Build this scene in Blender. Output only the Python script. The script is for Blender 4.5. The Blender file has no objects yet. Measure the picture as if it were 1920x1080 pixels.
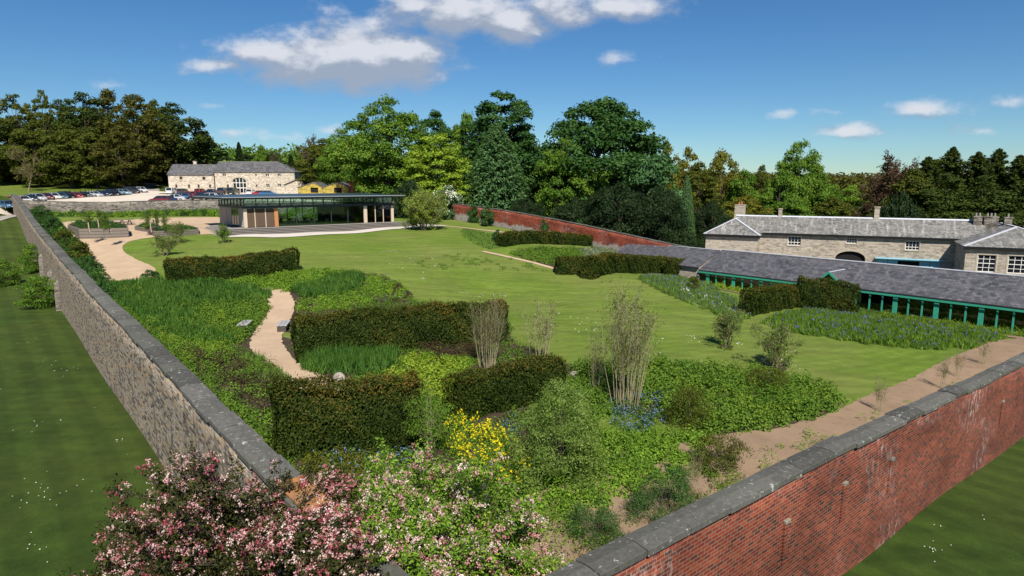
# A walled garden seen from above its corner: stone wall left, brick wall right, pavilion, glasshouse, stables, barn and woods.
EXPOSURE = 0.5
SKY_SAT, SKY_VAL = 1.2, 1.0
CLOUD_DARK, CLOUD_LIT = (4.3, 5.0, 6.3), (9.0, 9.3, 10.0)
import bpy, math
import numpy as np
from mathutils import Vector, Matrix
from mathutils.geometry import delaunay_2d_cdt

# ------------------------------------------------------------------ scene
SC = bpy.context.scene
COL = SC.collection
RNG = np.random.default_rng(11)
R = math.radians
CAMZ = 10.0
F, CX, CY = 1200.0, 960.0, 540.0
PIT = math.atan2(195.0, 1200.0)
SP, CP = math.sin(PIT), math.cos(PIT)
E1 = np.array([0.773, 0.634]); E1 /= np.linalg.norm(E1)      # along the red brick wall
E2 = np.array([-E1[1], E1[0]])                               # along the rubble stone wall

def ray(u, v):
    a, b = (u - CX) / F, (CY - v) / F
    return np.array([a, CP + b * SP, -SP + b * CP])

def at_y(u, v, y):
    d = ray(u, v); t = y / d[1]
    return np.array([d[0] * t, y, CAMZ + d[2] * t])

def at_z(u, v, z):
    d = ray(u, v); t = (z - CAMZ) / d[2]
    return np.array([d[0] * t, d[1] * t, z])

def px_x(u, y, z):
    """world x of a point seen at column u, at distance y and height z"""
    depth = y * CP + (CAMZ - z) * SP
    return (u - CX) / F * depth

def z_of(v, y):
    d = ray(CX, v)
    return CAMZ + d[2] / d[1] * y

# ------------------------------------------------------------------ terrain height
STEP = 1.9
LW_NEAR = at_z(318, 898, 0.0)[:2]
CORNER_FAR_L = np.array([-87.0, 113.0])
CORNER_FAR_R = np.array([-11.5, 121.5])
BACK_R = np.array([-14.0, 134.5])
_b = (BACK_R - CORNER_FAR_L); BW_DIR = _b / np.linalg.norm(_b); BW_N = np.array([-BW_DIR[1], BW_DIR[0]])

def _sm(t):
    t = np.clip(t, 0, 1); return t * t * (3 - 2 * t)

def step_at(x, y):
    p = (x - CORNER_FAR_L[0]) * BW_DIR[0] + (y - CORNER_FAR_L[1]) * BW_DIR[1]
    n = (x - CORNER_FAR_L[0]) * BW_N[0] + (y - CORNER_FAR_L[1]) * BW_N[1]
    return STEP * _sm((n - 0.5) / 0.9) * _sm((p + 40) / 38.0) * _sm((84 - p) / 30.0)

CTRL = []
def cp(u, v, y): CTRL.append(tuple(at_y(u, v, y)))
def cz(u, v, z): CTRL.append(tuple(at_z(u, v, z)))
def cw(x, y, z): CTRL.append((x, y, z))
def cs(u, v, y): p = at_y(u, v, y); CTRL.append((p[0], p[1], p[2] - float(step_at(np.array([p[0]]), np.array([p[1]]))[0])))
cz(318, 898, 0); cz(120, 580, 0); cp(75, 497, 72); cp(34, 416, 113)
cw(-60, 40, 0); cw(-30, 15, 0); cw(-80, 70, .6); cw(-112, 112, 3.6)
cz(650, 690, 0); cz(540, 860, 0); cw(0, 12, -.2); cz(900, 660, 0); cz(1000, 560, 0)
cp(430, 527, 62); cp(225, 525, 62); cp(230, 470, 76); cp(600, 446, 88); cp(600, 480, 73); cp(600, 530, 60)
cp(190, 447, 85); cp(460, 441, 89); cp(600, 437, 93.5); cp(736, 430, 101); cp(430, 430, 98); cw(-30, 108, 3.1); cp(60, 408, 112)
cp(850, 412, 120); cw(10.7, 92, .9); cp(1050, 463, 86); cp(1180, 525, 65)
cw(23, 77, -1.9); cw(42, 53, -2.5); cz(1500, 600, -1); cz(1880, 650, -1.4)
cz(1250, 740, -.3); cz(1450, 690, -.6); cw(11.7, 19.5, -.6); cw(22.4, 28, -1.38); cw(46, 48, -2.0)
cw(30, 15, -1.2); cw(60, 30, -2.2); cw(40, 80, -2.6); cw(62, 62, -2.8)
cw(-72, 120, 6.0 - STEP); cw(-60, 128, 6.2 - STEP); cw(-25, 137, 5.9 - STEP); cw(-30, 126, 3.4); cs(-60, 392, 108); cs(14, 390, 113); cs(30, 385, 120); cs(44, 382, 124); cs(58, 379, 129); cs(72, 377.5, 133); cs(101, 375, 142); cs(126, 372.5, 148); cs(176, 369, 155); cs(212, 367, 162); cs(-100, 385, 118)
cw(*at_y(150, 371, 145)[:2], 6.9 - STEP); cw(*at_y(430, 362, 178)[:2], 7.5 - STEP); cw(*at_y(270, 362, 165)[:2], 7.4 - STEP)
cw(-140, 130, 6.6); cw(-170, 200, 10.5); cw(-110, 215, 9.0)
cw(-10, 150, 4); cw(15, 130, .5); cw(50, 130, -3); cw(90, 110, -4)
cw(-300, 300, 15); cw(-60, 260, 8); cw(0, 300, 5); cw(150, 300, -2); cw(300, 300, 0); cw(-400, 900, 25); cw(0, 900, 10)
cw(400, 900, 10); cw(900, 800, 10); cw(-900, 400, 20); cw(0, 2600, 10); cw(-2200, 2600, 20); cw(2200, 2600, 10)
cw(600, 200, -3); cw(-600, 60, 8); cw(0, -60, 0); cw(-100, -50, 0); cw(100, -50, -2); cw(2200, 0, 0); cw(-2200, 0, 10)
CTRL = np.array(CTRL)

def _tps_fit(P, S=1.5):
    n = len(P); X = P[:, :2]
    d = np.linalg.norm(X[:, None] - X[None], axis=2)
    K = np.where(d > 0, d * d * np.log(d + 1e-9), 0) + S * np.eye(n)
    Q = np.c_[np.ones(n), X]
    A = np.zeros((n + 3, n + 3)); A[:n, :n] = K; A[:n, n:] = Q; A[n:, :n] = Q.T
    return np.linalg.solve(A, np.r_[P[:, 2], 0, 0, 0])
_W = _tps_fit(CTRL)

def ground_z(x, y):
    x = np.asarray(x, float); y = np.asarray(y, float); sh = x.shape
    xf, yf = x.ravel(), y.ravel(); out = np.empty(len(xf))
    n = len(CTRL)
    for i in range(0, len(xf), 20000):
        a, b = xf[i:i + 20000], yf[i:i + 20000]
        d = np.hypot(a[:, None] - CTRL[None, :, 0], b[:, None] - CTRL[None, :, 1])
        k = d * d * np.log(d + 1e-9)
        out[i:i + 20000] = k @ _W[:n] + _W[n] + _W[n + 1] * a + _W[n + 2] * b
    und = 0.17 * np.sin(xf * .21 + 1.3) * np.sin(yf * .17 + .4) + .05 * np.sin(xf * .53 + yf * .31)
    out = np.clip(out, -7, 40) + und
    return (out + step_at(xf, yf)).reshape(sh)

def gz(x, y): return float(ground_z(np.array([x]), np.array([y]))[0])

def at(u, v, far=600.0):
    """where the sight line through (u, v) meets the ground"""
    d = ray(u, v)
    ts = np.geomspace(6, far, 900)
    zz = CAMZ + d[2] * ts - ground_z(d[0] * ts, d[1] * ts)
    i = np.argmax(zz < 0)
    if zz[i] >= 0: i = len(ts) - 1
    t0, t1 = ts[max(i - 1, 0)], ts[i]
    a0, a1 = zz[max(i - 1, 0)], zz[i]
    t = t0 + (t1 - t0) * (a0 / (a0 - a1) if a0 != a1 else 0)
    return np.array([d[0] * t, d[1] * t, CAMZ + d[2] * t])

# ------------------------------------------------------------------ object helpers
def tag(o, label=None, cat=None, group=None, kind=None):
    if label: o['label'] = label
    if cat: o['category'] = cat
    if group: o['group'] = group
    if kind: o['kind'] = kind
    return o

def empty(name, loc=(0, 0, 0), rz=0.0, label=None, cat=None, group=None):
    o = bpy.data.objects.new(name, None); COL.objects.link(o)
    o.location = [float(c) for c in loc]; o.rotation_euler = (0, 0, rz); o.empty_display_size = .3
    return tag(o, label, cat, group)

def link(name, me, mats=None, parent=None, loc=None, rz=None):
    o = bpy.data.objects.new(name, me); COL.objects.link(o)
    if mats is not None:
        for m in (mats if isinstance(mats, (list, tuple)) else [mats]): me.materials.append(m)
    if parent is not None: o.parent = parent
    if loc is not None: o.location = [float(c) for c in loc]
    if rz is not None: o.rotation_euler = (0, 0, rz)
    return o

def copy_tree(root, loc=None, rz=None, scale=None, label=None):
    r = root.copy(); COL.objects.link(r)
    for ch in root.children:
        c = ch.copy(); COL.objects.link(c); c.parent = r
        for g in ch.children:
            d = g.copy(); COL.objects.link(d); d.parent = c
    if loc is not None: r.location = [float(c) for c in loc]
    if rz is not None: r.rotation_euler = (0, 0, rz)
    if scale is not None: r.scale = scale
    if label: r['label'] = label
    return r

def np_mesh(name, V, Q, rnd=None, mi=None, smooth=False):
    me = bpy.data.meshes.new(name)
    V = np.asarray(V, np.float32); Q = np.asarray(Q, np.int32); m, k = Q.shape
    me.vertices.add(len(V)); me.vertices.foreach_set('co', V.ravel())
    me.loops.add(m * k); me.loops.foreach_set('vertex_index', Q.ravel())
    me.polygons.add(m); me.polygons.foreach_set('loop_start', np.arange(0, m * k, k, dtype=np.int32))
    if mi is not None: me.polygons.foreach_set('material_index', np.asarray(mi, np.int32))
    if smooth: me.polygons.foreach_set('use_smooth', np.ones(m, bool))
    me.update(calc_edges=True)
    if rnd is not None:
        a = me.attributes.new('rnd', 'FLOAT', 'POINT'); a.data.foreach_set('value', np.asarray(rnd, np.float32))
    return me

class Soup:
    """gathers many small faces (leaves, petals, twigs) of ONE plant or planting"""
    def __init__(s): s.V, s.Q, s.R, s.M, s.n = [], [], [], [], 0
    def add(s, V, Q, rnd, mi=0):
        s.V.append(V); s.Q.append(Q + s.n); s.R.append(rnd); s.M.append(np.full(len(Q), mi)); s.n += len(V)
    def leaves(s, C, N, L, W, rng, rnd, mi=0, T=None, fold=.25):
        n = len(C)
        if n == 0: return
        N = N / (np.linalg.norm(N, axis=1, keepdims=True) + 1e-9)
        if T is None: T = rng.normal(size=(n, 3))
        T = T - N * np.sum(T * N, 1, keepdims=True); T /= (np.linalg.norm(T, axis=1, keepdims=True) + 1e-9)
        B = np.cross(N, T)
        L = np.broadcast_to(np.asarray(L, float), (n,))[:, None]; W = np.broadcast_to(np.asarray(W, float), (n,))[:, None]
        V = np.stack([C - T * L - N * fold * W, C + B * W + N * fold * W * .5, C + T * L - N * fold * W, C - B * W + N * fold * W * .5], 1).reshape(-1, 3)
        Q = np.arange(n * 4).reshape(n, 4)
        s.add(V, Q, np.repeat(np.broadcast_to(rnd, (n,)), 4), mi)
    def tube(s, P, rad, sides=5, mi=0, rnd=.5):
        P = np.asarray(P, float); k = len(P); rad = np.broadcast_to(np.asarray(rad, float), (k,))
        d = np.gradient(P, axis=0); d /= (np.linalg.norm(d, axis=1, keepdims=True) + 1e-9)
        ref = np.where(np.abs(d[:, 2:3]) > .9, np.array([[1., 0, 0]]), np.array([[0, 0, 1.]]))
        a = np.cross(d, ref); a /= (np.linalg.norm(a, axis=1, keepdims=True) + 1e-9); b = np.cross(d, a)
        th = np.arange(sides) * 2 * math.pi / sides
        V = (P[:, None] + rad[:, None, None] * (a[:, None] * np.cos(th)[None, :, None] + b[:, None] * np.sin(th)[None, :, None])).reshape(-1, 3)
        i = np.arange(k - 1)[:, None] * sides; j = np.arange(sides)[None]; j2 = (j + 1) % sides
        Q = np.stack([i + j, i + j2, i + j2 + sides, i + j + sides], 2).reshape(-1, 4)
        s.add(V, Q, np.full(len(V), rnd), mi)
    def mesh(s, name, smooth=False):
        return np_mesh(name, np.concatenate(s.V), np.concatenate(s.Q), np.concatenate(s.R), np.concatenate(s.M), smooth)

class MB:
    """boxes, slabs, prisms and cylinders of ONE part"""
    def __init__(s): s.v, s.f = [], []
    def raw(s, V, Fc):
        n = len(s.v); s.v += [tuple(map(float, p)) for p in V]; s.f += [tuple(i + n for i in f) for f in Fc]; return s
    def box(s, x0, x1, y0, y1, z0, z1, rz=0, c=None):
        V = [(x0, y0, z0), (x1, y0, z0), (x1, y1, z0), (x0, y1, z0), (x0, y0, z1), (x1, y0, z1), (x1, y1, z1), (x0, y1, z1)]
        if rz:
            cx, cy = c if c else ((x0 + x1) / 2, (y0 + y1) / 2); co, si = math.cos(rz), math.sin(rz)
            V = [(cx + (x - cx) * co - (y - cy) * si, cy + (x - cx) * si + (y - cy) * co, z) for x, y, z in V]
        return s.raw(V, [(0, 3, 2, 1), (4, 5, 6, 7), (0, 1, 5, 4), (1, 2, 6, 5), (2, 3, 7, 6), (3, 0, 4, 7)])
    def prism(s, prof, a0, a1, axis='x'):
        """prof = list of 2-D points, extruded along the axis from a0 to a1"""
        n = len(prof)
        mk = {'x': lambda p, a: (a, p[0], p[1]), 'y': lambda p, a: (p[0], a, p[1]), 'z': lambda p, a: (p[0], p[1], a)}[axis]
        V = [mk(p, a0) for p in prof] + [mk(p, a1) for p in prof]
        return s.raw(V, [tuple(range(n))[::-1], tuple(range(n, 2 * n))] + [(i, (i + 1) % n, (i + 1) % n + n, i + n) for i in range(n)])
    def bar(s, p, q, w, h=None):
        p, q = Vector(p), Vector(q); d = (q - p).normalized(); h = h or w
        a = d.cross(Vector((0, 0, 1)))
        if a.length < 1e-4: a = Vector((1, 0, 0))
        a.normalize(); b = a.cross(d); V = []
        for e in (p, q):
            for sa, sb in ((-1, -1), (1, -1), (1, 1), (-1, 1)): V.append(tuple(e + a * sa * w / 2 + b * sb * h / 2))
        return s.raw(V, [(0, 1, 2, 3)[::-1], (4, 5, 6, 7), (0, 1, 5, 4), (1, 2, 6, 5), (2, 3, 7, 6), (3, 0, 4, 7)])
    def cyl(s, c, r0, h, r1=None, n=12, axis='z'):
        r1 = r0 if r1 is None else r1; V = []
        for (r, t) in ((r0, 0), (r1, h)):
            for i in range(n):
                a = 2 * math.pi * i / n; p = (r * math.cos(a), r * math.sin(a))
                V.append({'z': (c[0] + p[0], c[1] + p[1], c[2] + t), 'y': (c[0] + p[0], c[1] + t, c[2] + p[1]), 'x': (c[0] + t, c[1] + p[0], c[2] + p[1])}[axis])
        return s.raw(V, [tuple(range(n))[::-1], tuple(range(n, 2 * n))] + [(i, (i + 1) % n, (i + 1) % n + n, i + n) for i in range(n)])
    def quad(s, *p): return s.raw(p, [tuple(range(len(p)))])
    def build(s, name, mats, parent=None, loc=None, rz=None, bevel=0, smooth=False):
        me = bpy.data.meshes.new(name); me.from_pydata(s.v, [], s.f); me.update()
        import bmesh
        bm = bmesh.new(); bm.from_mesh(me); bmesh.ops.recalc_face_normals(bm, faces=bm.faces)
        if bevel:
            bmesh.ops.bevel(bm, geom=[e for e in bm.edges if len(e.link_faces) == 2 and e.calc_face_angle(0) > .5], offset=bevel, segments=1, affect='EDGES')
        bm.to_mesh(me); bm.free()
        if smooth:
            for p in me.polygons: p.use_smooth = True
        return link(name, me, mats, parent, loc, rz)

def in_poly(x, y, P):
    P = np.asarray(P); r = np.zeros(len(x), bool); j = len(P) - 1
    for i in range(len(P)):
        c = ((P[i, 1] > y) != (P[j, 1] > y)) & (x < (P[j, 0] - P[i, 0]) * (y - P[i, 1]) / (P[j, 1] - P[i, 1] + 1e-12) + P[i, 0])
        r ^= c; j = i
    return r

def smooth_poly(P, n=2):
    P = np.asarray(P, float)
    for _ in range(n):
        Q = np.roll(P, -1, 0); P = np.stack([.75 * P + .25 * Q, .25 * P + .75 * Q], 1).reshape(-1, 2)
    return P

def px_poly(pts, sm=1):
    P = np.array([at(u, v)[:2] for u, v in pts])
    return smooth_poly(P, sm) if sm else P

def sheet(name, poly, mat, dz, cell=1.0, jit=0.0):
    """a flat covering that lies on the ground, dz above it"""
    P = np.asarray(poly, float)
    out = []
    for a, b in zip(P, np.roll(P, -1, 0)):
        k = max(1, int(np.linalg.norm(b - a) / (cell * .6)))
        out += [a + (b - a) * i / k for i in range(k)]
    B = np.array(out)
    if jit: B = B + RNG.normal(size=B.shape) * jit
    lo, hi = B.min(0), B.max(0)
    gx, gy = np.meshgrid(np.arange(lo[0], hi[0], cell), np.arange(lo[1], hi[1], cell)); gx, gy = gx.ravel(), gy.ravel()
    m = in_poly(gx, gy, B); I = np.c_[gx[m], gy[m]]
    if len(I):
        keep = np.ones(len(I), bool)
        for i in range(0, len(I), 2000):
            keep[i:i + 2000] = np.min(np.linalg.norm(I[i:i + 2000, None] - B[None], axis=2), 1) > cell * .3
        I = I[keep]
    A = np.r_[B, I] if len(I) else B
    nb = len(B)
    vs, es, fs, *_ = delaunay_2d_cdt([Vector(p) for p in A], [(i, (i + 1) % nb) for i in range(nb)], [list(range(nb))], 1, 1e-4)
    vs = np.array([(p[0], p[1]) for p in vs]); z = ground_z(vs[:, 0], vs[:, 1]) + dz
    me = bpy.data.meshes.new(name); me.from_pydata(np.c_[vs, z].tolist(), [], [tuple(f) for f in fs]); me.update()
    for p in me.polygons: p.use_smooth = True
    if sum(p.normal.z for p in me.polygons) < 0: me.flip_normals()
    return tag(link(name, me, mat), kind='structure')

def ribbon_poly(C, w):
    C = np.asarray(C, float); d = np.gradient(C, axis=0); d /= np.linalg.norm(d, axis=1, keepdims=True)
    n = np.c_[-d[:, 1], d[:, 0]]; w = np.broadcast_to(np.asarray(w, float), (len(C),))[:, None]
    return np.r_[C + n * w / 2, (C - n * w / 2)[::-1]]
# ------------------------------------------------------------------ materials
class NT:
    def __init__(s, name, mat=None):
        s.m = bpy.data.materials.new(name); s.m.use_nodes = True; s.t = s.m.node_tree; s.t.nodes.clear()
        s.out = s.n('ShaderNodeOutputMaterial')
    def n(s, typ, **kw):
        o = s.t.nodes.new(typ)
        for k, v in kw.items(): setattr(o, k, v)
        return o
    def l(s, a, b): s.t.links.new(a, b)
    def val(s, sock, v):
        if isinstance(v, bpy.types.NodeSocket): s.l(v, sock)
        elif v is not None: sock.default_value = v
    def math(s, op, a, b=None, c=None, clamp=False):
        o = s.n('ShaderNodeMath', operation=op, use_clamp=clamp); s.val(o.inputs[0], a)
        if b is not None: s.val(o.inputs[1], b)
        if c is not None: s.val(o.inputs[2], c)
        return o.outputs[0]
    def mix(s, f, a, b, mode='MIX'):
        o = s.n('ShaderNodeMix', data_type='RGBA', blend_type=mode, clamp_factor=True)
        s.val(o.inputs[0], f)
        for sock, v in ((o.inputs[6], a), (o.inputs[7], b)):
            if isinstance(v, (tuple, list)): v = (*v[:3], 1)
            s.val(sock, v)
        return o.outputs[2]
    def ramp(s, f, stops, interp='LINEAR'):
        o = s.n('ShaderNodeValToRGB'); r = o.color_ramp; r.interpolation = interp
        while len(r.elements) < len(stops): r.elements.new(.5)
        for e, (p, c) in zip(r.elements, stops):
            e.position = p; e.color = (c, c, c, 1) if isinstance(c, (int, float)) else (*c[:3], 1)
        s.val(o.inputs[0], f); return o.outputs[0]
    def co(s, kind='Object'): return s.n('ShaderNodeTexCoord').outputs[kind]
    def map(s, vec, scale=(1, 1, 1), loc=(0, 0, 0), rot=(0, 0, 0)):
        o = s.n('ShaderNodeMapping'); s.l(vec, o.inputs[0]); o.inputs[1].default_value = loc; o.inputs[2].default_value = rot; o.inputs[3].default_value = scale
        return o.outputs[0]
    def noise(s, vec, scale, detail=5, rough=.6, dist=0, col=False):
        o = s.n('ShaderNodeTexNoise'); s.l(vec, o.inputs['Vector']); o.inputs['Scale'].default_value = scale
        o.inputs['Detail'].default_value = detail; o.inputs['Roughness'].default_value = rough; o.inputs['Distortion'].default_value = dist
        return o.outputs['Color' if col else 'Fac']
    def vor(s, vec, scale, feature='F1', out='Color', rnd=1):
        o = s.n('ShaderNodeTexVoronoi', feature=feature); s.l(vec, o.inputs['Vector']); o.inputs['Scale'].default_value = scale; o.inputs['Randomness'].default_value = rnd
        return o.outputs[out]
    def bump(s, h, dist=.02, strength=.6):
        o = s.n('ShaderNodeBump'); s.l(h, o.inputs['Height']); o.inputs['Distance'].default_value = dist; o.inputs['Strength'].default_value = strength
        return o.outputs[0]
    def pbr(s, col, rough=.8, metal=0, normal=None, spec=.3, **kw):
        o = s.n('ShaderNodeBsdfPrincipled')
        if isinstance(col, (tuple, list)): col = (*col[:3], 1)
        s.val(o.inputs['Base Color'], col); s.val(o.inputs['Roughness'], rough); s.val(o.inputs['Metallic'], metal); s.val(o.inputs['Specular IOR Level'], spec)
        if normal is not None: s.l(normal, o.inputs['Normal'])
        return o.outputs[0]
    def done(s, sh): s.l(sh, s.out.inputs[0]); return s.m
    def facade(s):
        """object coords turned so that x runs along a wall face and y goes up"""
        sp = s.n('ShaderNodeSeparateXYZ'); s.l(s.co(), sp.inputs[0])
        cb = s.n('ShaderNodeCombineXYZ'); s.l(s.math('ADD', sp.outputs[0], sp.outputs[1]), cb.inputs[0]); s.l(sp.outputs[2], cb.inputs[1]); s.l(sp.outputs[1], cb.inputs[2])
        return cb.outputs[0]
    def brick(s, vec, w, h, mortar, c1, c2, cm, bias=0, smooth=.1, off=.5, sq=1):
        o = s.n('ShaderNodeTexBrick'); s.l(vec, o.inputs['Vector']); o.offset = off; o.squash = sq; o.squash_frequency = 3
        for k, v in (('Color1', c1), ('Color2', c2), ('Mortar', cm)):
            if isinstance(v, (tuple, list)): v = (*v[:3], 1)
            s.val(o.inputs[k], v)
        o.inputs['Scale'].default_value = 1; o.inputs['Mortar Size'].default_value = mortar; o.inputs['Mortar Smooth'].default_value = smooth
        o.inputs['Bias'].default_value = bias; o.inputs['Brick Width'].default_value = w; o.inputs['Row Height'].default_value = h
        return o.outputs['Color'], o.outputs['Fac']

def plain(name, col, rough=.7, metal=0, var=.25, scale=3, spec=.3):
    t = NT(name); n = t.noise(t.co(), scale)
    c = t.mix(n, tuple(x * (1 - var) for x in col), tuple(min(1, x * (1 + var)) for x in col))
    return t.done(t.pbr(c, rough, metal, spec=spec))

def leafmat(name, stops, trans=.3, rough=.6, spec=.10, patch=.35, pscale=.35, tint=(1.15, 1.0, .7), gain=1.):
    """each leaf takes its own colour from the ramp; slow patches of other growth shift it"""
    t = NT(name); a = t.n('ShaderNodeAttribute', attribute_name='rnd').outputs['Fac']
    n = t.noise(t.co(), pscale, 3)
    c = t.ramp(a, [(p, tuple(min(1, x * gain) for x in q)) for p, q in stops])
    c = t.mix(t.math('MULTIPLY', t.ramp(n, [(.4, 0), (.65, 1)]), patch), c, t.mix(1, c, tint, 'MULTIPLY'))
    s = t.pbr(c, rough, spec=spec)
    tr = t.n('ShaderNodeBsdfTranslucent'); t.l(t.mix(1, c, (1.25, 1.3, .6), 'MULTIPLY'), tr.inputs[0])
    mx = t.n('ShaderNodeMixShader'); mx.inputs[0].default_value = trans; t.l(s, mx.inputs[1]); t.l(tr.outputs[0], mx.inputs[2])
    return t.done(mx.outputs[0])

def stonemat(name, stones, mortar, w=.42, h=.2, dirt=(.10, .09, .08), dirt_amt=.5, distort=.09, stain=None, m=.018, bump=.03):
    t = NT(name); v = t.facade()
    nz = t.noise(v, 1.6, 4, col=True)
    off = t.n('ShaderNodeVectorMath', operation='MULTIPLY_ADD'); t.l(nz, off.inputs[0]); off.inputs[1].default_value = (distort * 2.2, distort * 1.6, 0); t.l(v, off.inputs[2])
    ve = off.outputs[0]
    col, fac = t.brick(ve, w, h, m, (0, 0, 0), (1, 1, 1), (.5, .5, .5), 0, .3, .43, 1.35)
    vc = t.n('ShaderNodeSeparateColor'); t.l(t.vor(t.map(ve, (1 / w, 1 / h, 0)), 1.0), vc.inputs[0])
    pick = t.math('ADD', t.math('MULTIPLY', col, .55), t.math('MULTIPLY', vc.outputs[0], .45))
    k = len(stones); c = t.ramp(pick, [(.24 + .52 * i / (k - 1), s) for i, s in enumerate(stones)])
    g = t.noise(v, 14, 6, .7); c = t.mix(.55, c, t.ramp(g, [(.25, .35), (.75, 1.5)]), 'MULTIPLY')
    c = t.mix(fac, c, mortar)
    big = t.noise(t.map(v, (.35, .9, 1)), .8, 5, .65)
    c = t.mix(t.math('MULTIPLY', t.ramp(big, [(.45, 0), (.7, 1)]), dirt_amt), c, dirt)
    if stain:
        st = t.noise(t.map(v, (2.2, .18, 1)), 1.0, 4, .6); c = t.mix(t.ramp(st, [(.55, 0), (.72, .8)]), c, stain)
    hgt = t.math('SUBTRACT', t.math('MULTIPLY', g, .6), fac)
    return t.done(t.pbr(c, .9, normal=t.bump(hgt, bump, .8), spec=.15))

def brickmat(name, w=.235, h=.085, low=None, split=None, slope=0., z0=0., gain=1.):
    t = NT(name); v = t.facade()
    jit = t.n('ShaderNodeVectorMath', operation='MULTIPLY_ADD'); t.l(t.noise(v, 2.5, 3, col=True), jit.inputs[0]); jit.inputs[1].default_value = (.02, .02, 0); t.l(v, jit.inputs[2])
    col, fac = t.brick(jit.outputs[0], w, h, .009, (0, 0, 0), (1, 1, 1), (.5, .5, .5), 0, .15)
    c = t.ramp(col, [(.0, (.055, .022, .018)), (.18, (.12, .03, .02)), (.34, (.16, .026, .014)), (.62, (.205, .036, .018)), (.85, (.27, .062, .028)), (1, (.085, .024, .018))])
    c = t.mix(1, c, (gain, gain, gain), 'MULTIPLY')
    g = t.noise(v, 18, 5, .7); c = t.mix(.5, c, t.ramp(g, [(.25, .5), (.75, 1.45)]), 'MULTIPLY')
    c = t.mix(t.math('MULTIPLY', fac, .8), c, (.24, .18, .125))
    sp = t.noise(t.map(v, (2.5, .25, 1)), .9, 5, .6); c = t.mix(t.ramp(sp, [(.60, 0), (.8, .75)]), c, (.06, .035, .03))
    bg_ = t.noise(t.map(v, (.5, .8, 1), (4, 1, 0)), .8, 5, .65); c = t.mix(1, c, t.ramp(bg_, [(.35, .55), (.6, 1.05)]), 'MULTIPLY')
    ef = t.math('MULTIPLY', t.ramp(t.noise(t.map(v, (.5, .6, 1)), .45, 3), [(.52, 0), (.66, 1)]), t.ramp(t.noise(t.map(v, (2, .8, 1)), 3.0, 5, .7), [(.5, 0), (.68, 1)]))
    c = t.mix(t.math('MULTIPLY', ef, .75), c, (.62, .55, .52))
    if split is not None:
        sep = t.n('ShaderNodeSeparateXYZ'); t.l(v, sep.inputs[0])
        e = t.math('ADD', t.math('ADD', t.math('SUBTRACT', sep.outputs[1], z0), t.math('MULTIPLY', sep.outputs[0], slope)), t.math('MULTIPLY', t.math('SUBTRACT', t.noise(t.map(v, (1, .3, 1)), .5, 5, .65), .5), 2.4))
        col2, _ = t.brick(jit.outputs[0], .34, .15, .02, (.16, .13, .11), (.34, .30, .26), (.38, .35, .31))
        c = t.mix(t.ramp(t.math('DIVIDE', e, split), [(.46, 1), (.54, 0)]), c, col2)
    hgt = t.math('SUBTRACT', t.math('MULTIPLY', g, .4), fac)
    return t.done(t.pbr(c, .85, normal=t.bump(hgt, .012, .7), spec=.2))

def copemat(name, base=(.105, .10, .088), joint=.9):
    t = NT(name); o = t.co(); g = t.noise(o, 9, 8, .7); b = t.noise(o, .9, 4, .6); isl = t.n('ShaderNodeNewGeometry').outputs['Random Per Island']
    c = t.ramp(g, [(.3, tuple(x * .55 for x in base)), (.55, base), (.75, tuple(x * 1.5 for x in base))])
    c = t.mix(t.ramp(b, [(.4, 0), (.65, .6)]), c, (.085, .09, .07))
    c = t.mix(1, c, t.ramp(isl, [(0, .72), (.5, 1.0), (1, 1.3)]), 'MULTIPLY')
    li = t.noise(o, 5.5, 6, .75); c = t.mix(t.ramp(li, [(.60, 0), (.66, .9)]), c, (.42, .43, .40))
    w = t.noise(t.map(o, (1, 1, 1), (7, 3, 1)), 2.2, 6, .7); c = t.mix(t.ramp(w, [(.64, 0), (.7, .7)]), c, (.05, .05, .045))
    return t.done(t.pbr(c, .9, normal=t.bump(g, .02, .6), spec=.2))

def slatemat(name, a=(.055, .055, .062), b=(.16, .155, .16), pale=(.30, .30, .27), pale_amt=.3, w=.36, h=.3, xy=('x', 'y'), streak=True):
    t = NT(name); sp = t.n('ShaderNodeSeparateXYZ'); t.l(t.co(), sp.inputs[0])
    cb = t.n('ShaderNodeCombineXYZ'); t.l(sp.outputs[0 if xy[0] == 'x' else 1], cb.inputs[0]); t.l(sp.outputs[1 if xy[1] == 'y' else 0], cb.inputs[1])
    v = cb.outputs[0]
    col, fac = t.brick(v, w, h, .012, (0, 0, 0), (1, 1, 1), (.0, .0, .0), 0, .2)
    c = t.ramp(col, [(0, tuple(x * .7 for x in a)), (.4, a), (.8, tuple((x + y) / 2 for x, y in zip(a, b))), (1, b)])
    n1 = t.noise(t.map(v, (.3, 1.3, 1)), .9, 6, .7); c = t.mix(t.ramp(n1, [(.42, 0), (.62, .55)]), c, tuple(x * 1.05 for x in b))
    n2 = t.noise(t.map(v, (1.6, .3, 1)), 1.3, 6, .7); c = t.mix(t.math('MULTIPLY', t.ramp(n2, [(.52, 0), (.68, 1)]), pale_amt), c, pale)
    n3 = t.noise(t.map(v, (2.2, .25, 1), (5, 2, 0)), .9, 5, .7); c = t.mix(t.ramp(n3, [(.56, 0), (.74, .6)]), c, tuple(x * .55 for x in a))
    c = t.mix(t.math('MULTIPLY', fac, .7), c, (.02, .02, .022))
    g = t.noise(v, 12, 5); c = t.mix(.5, c, t.ramp(g, [(.3, .7), (.7, 1.3)]), 'MULTIPLY')
    return t.done(t.pbr(c, .62, normal=t.bump(t.math('SUBTRACT', t.math('MULTIPLY', g, .4), fac), .02, .6), spec=.35))

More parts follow.
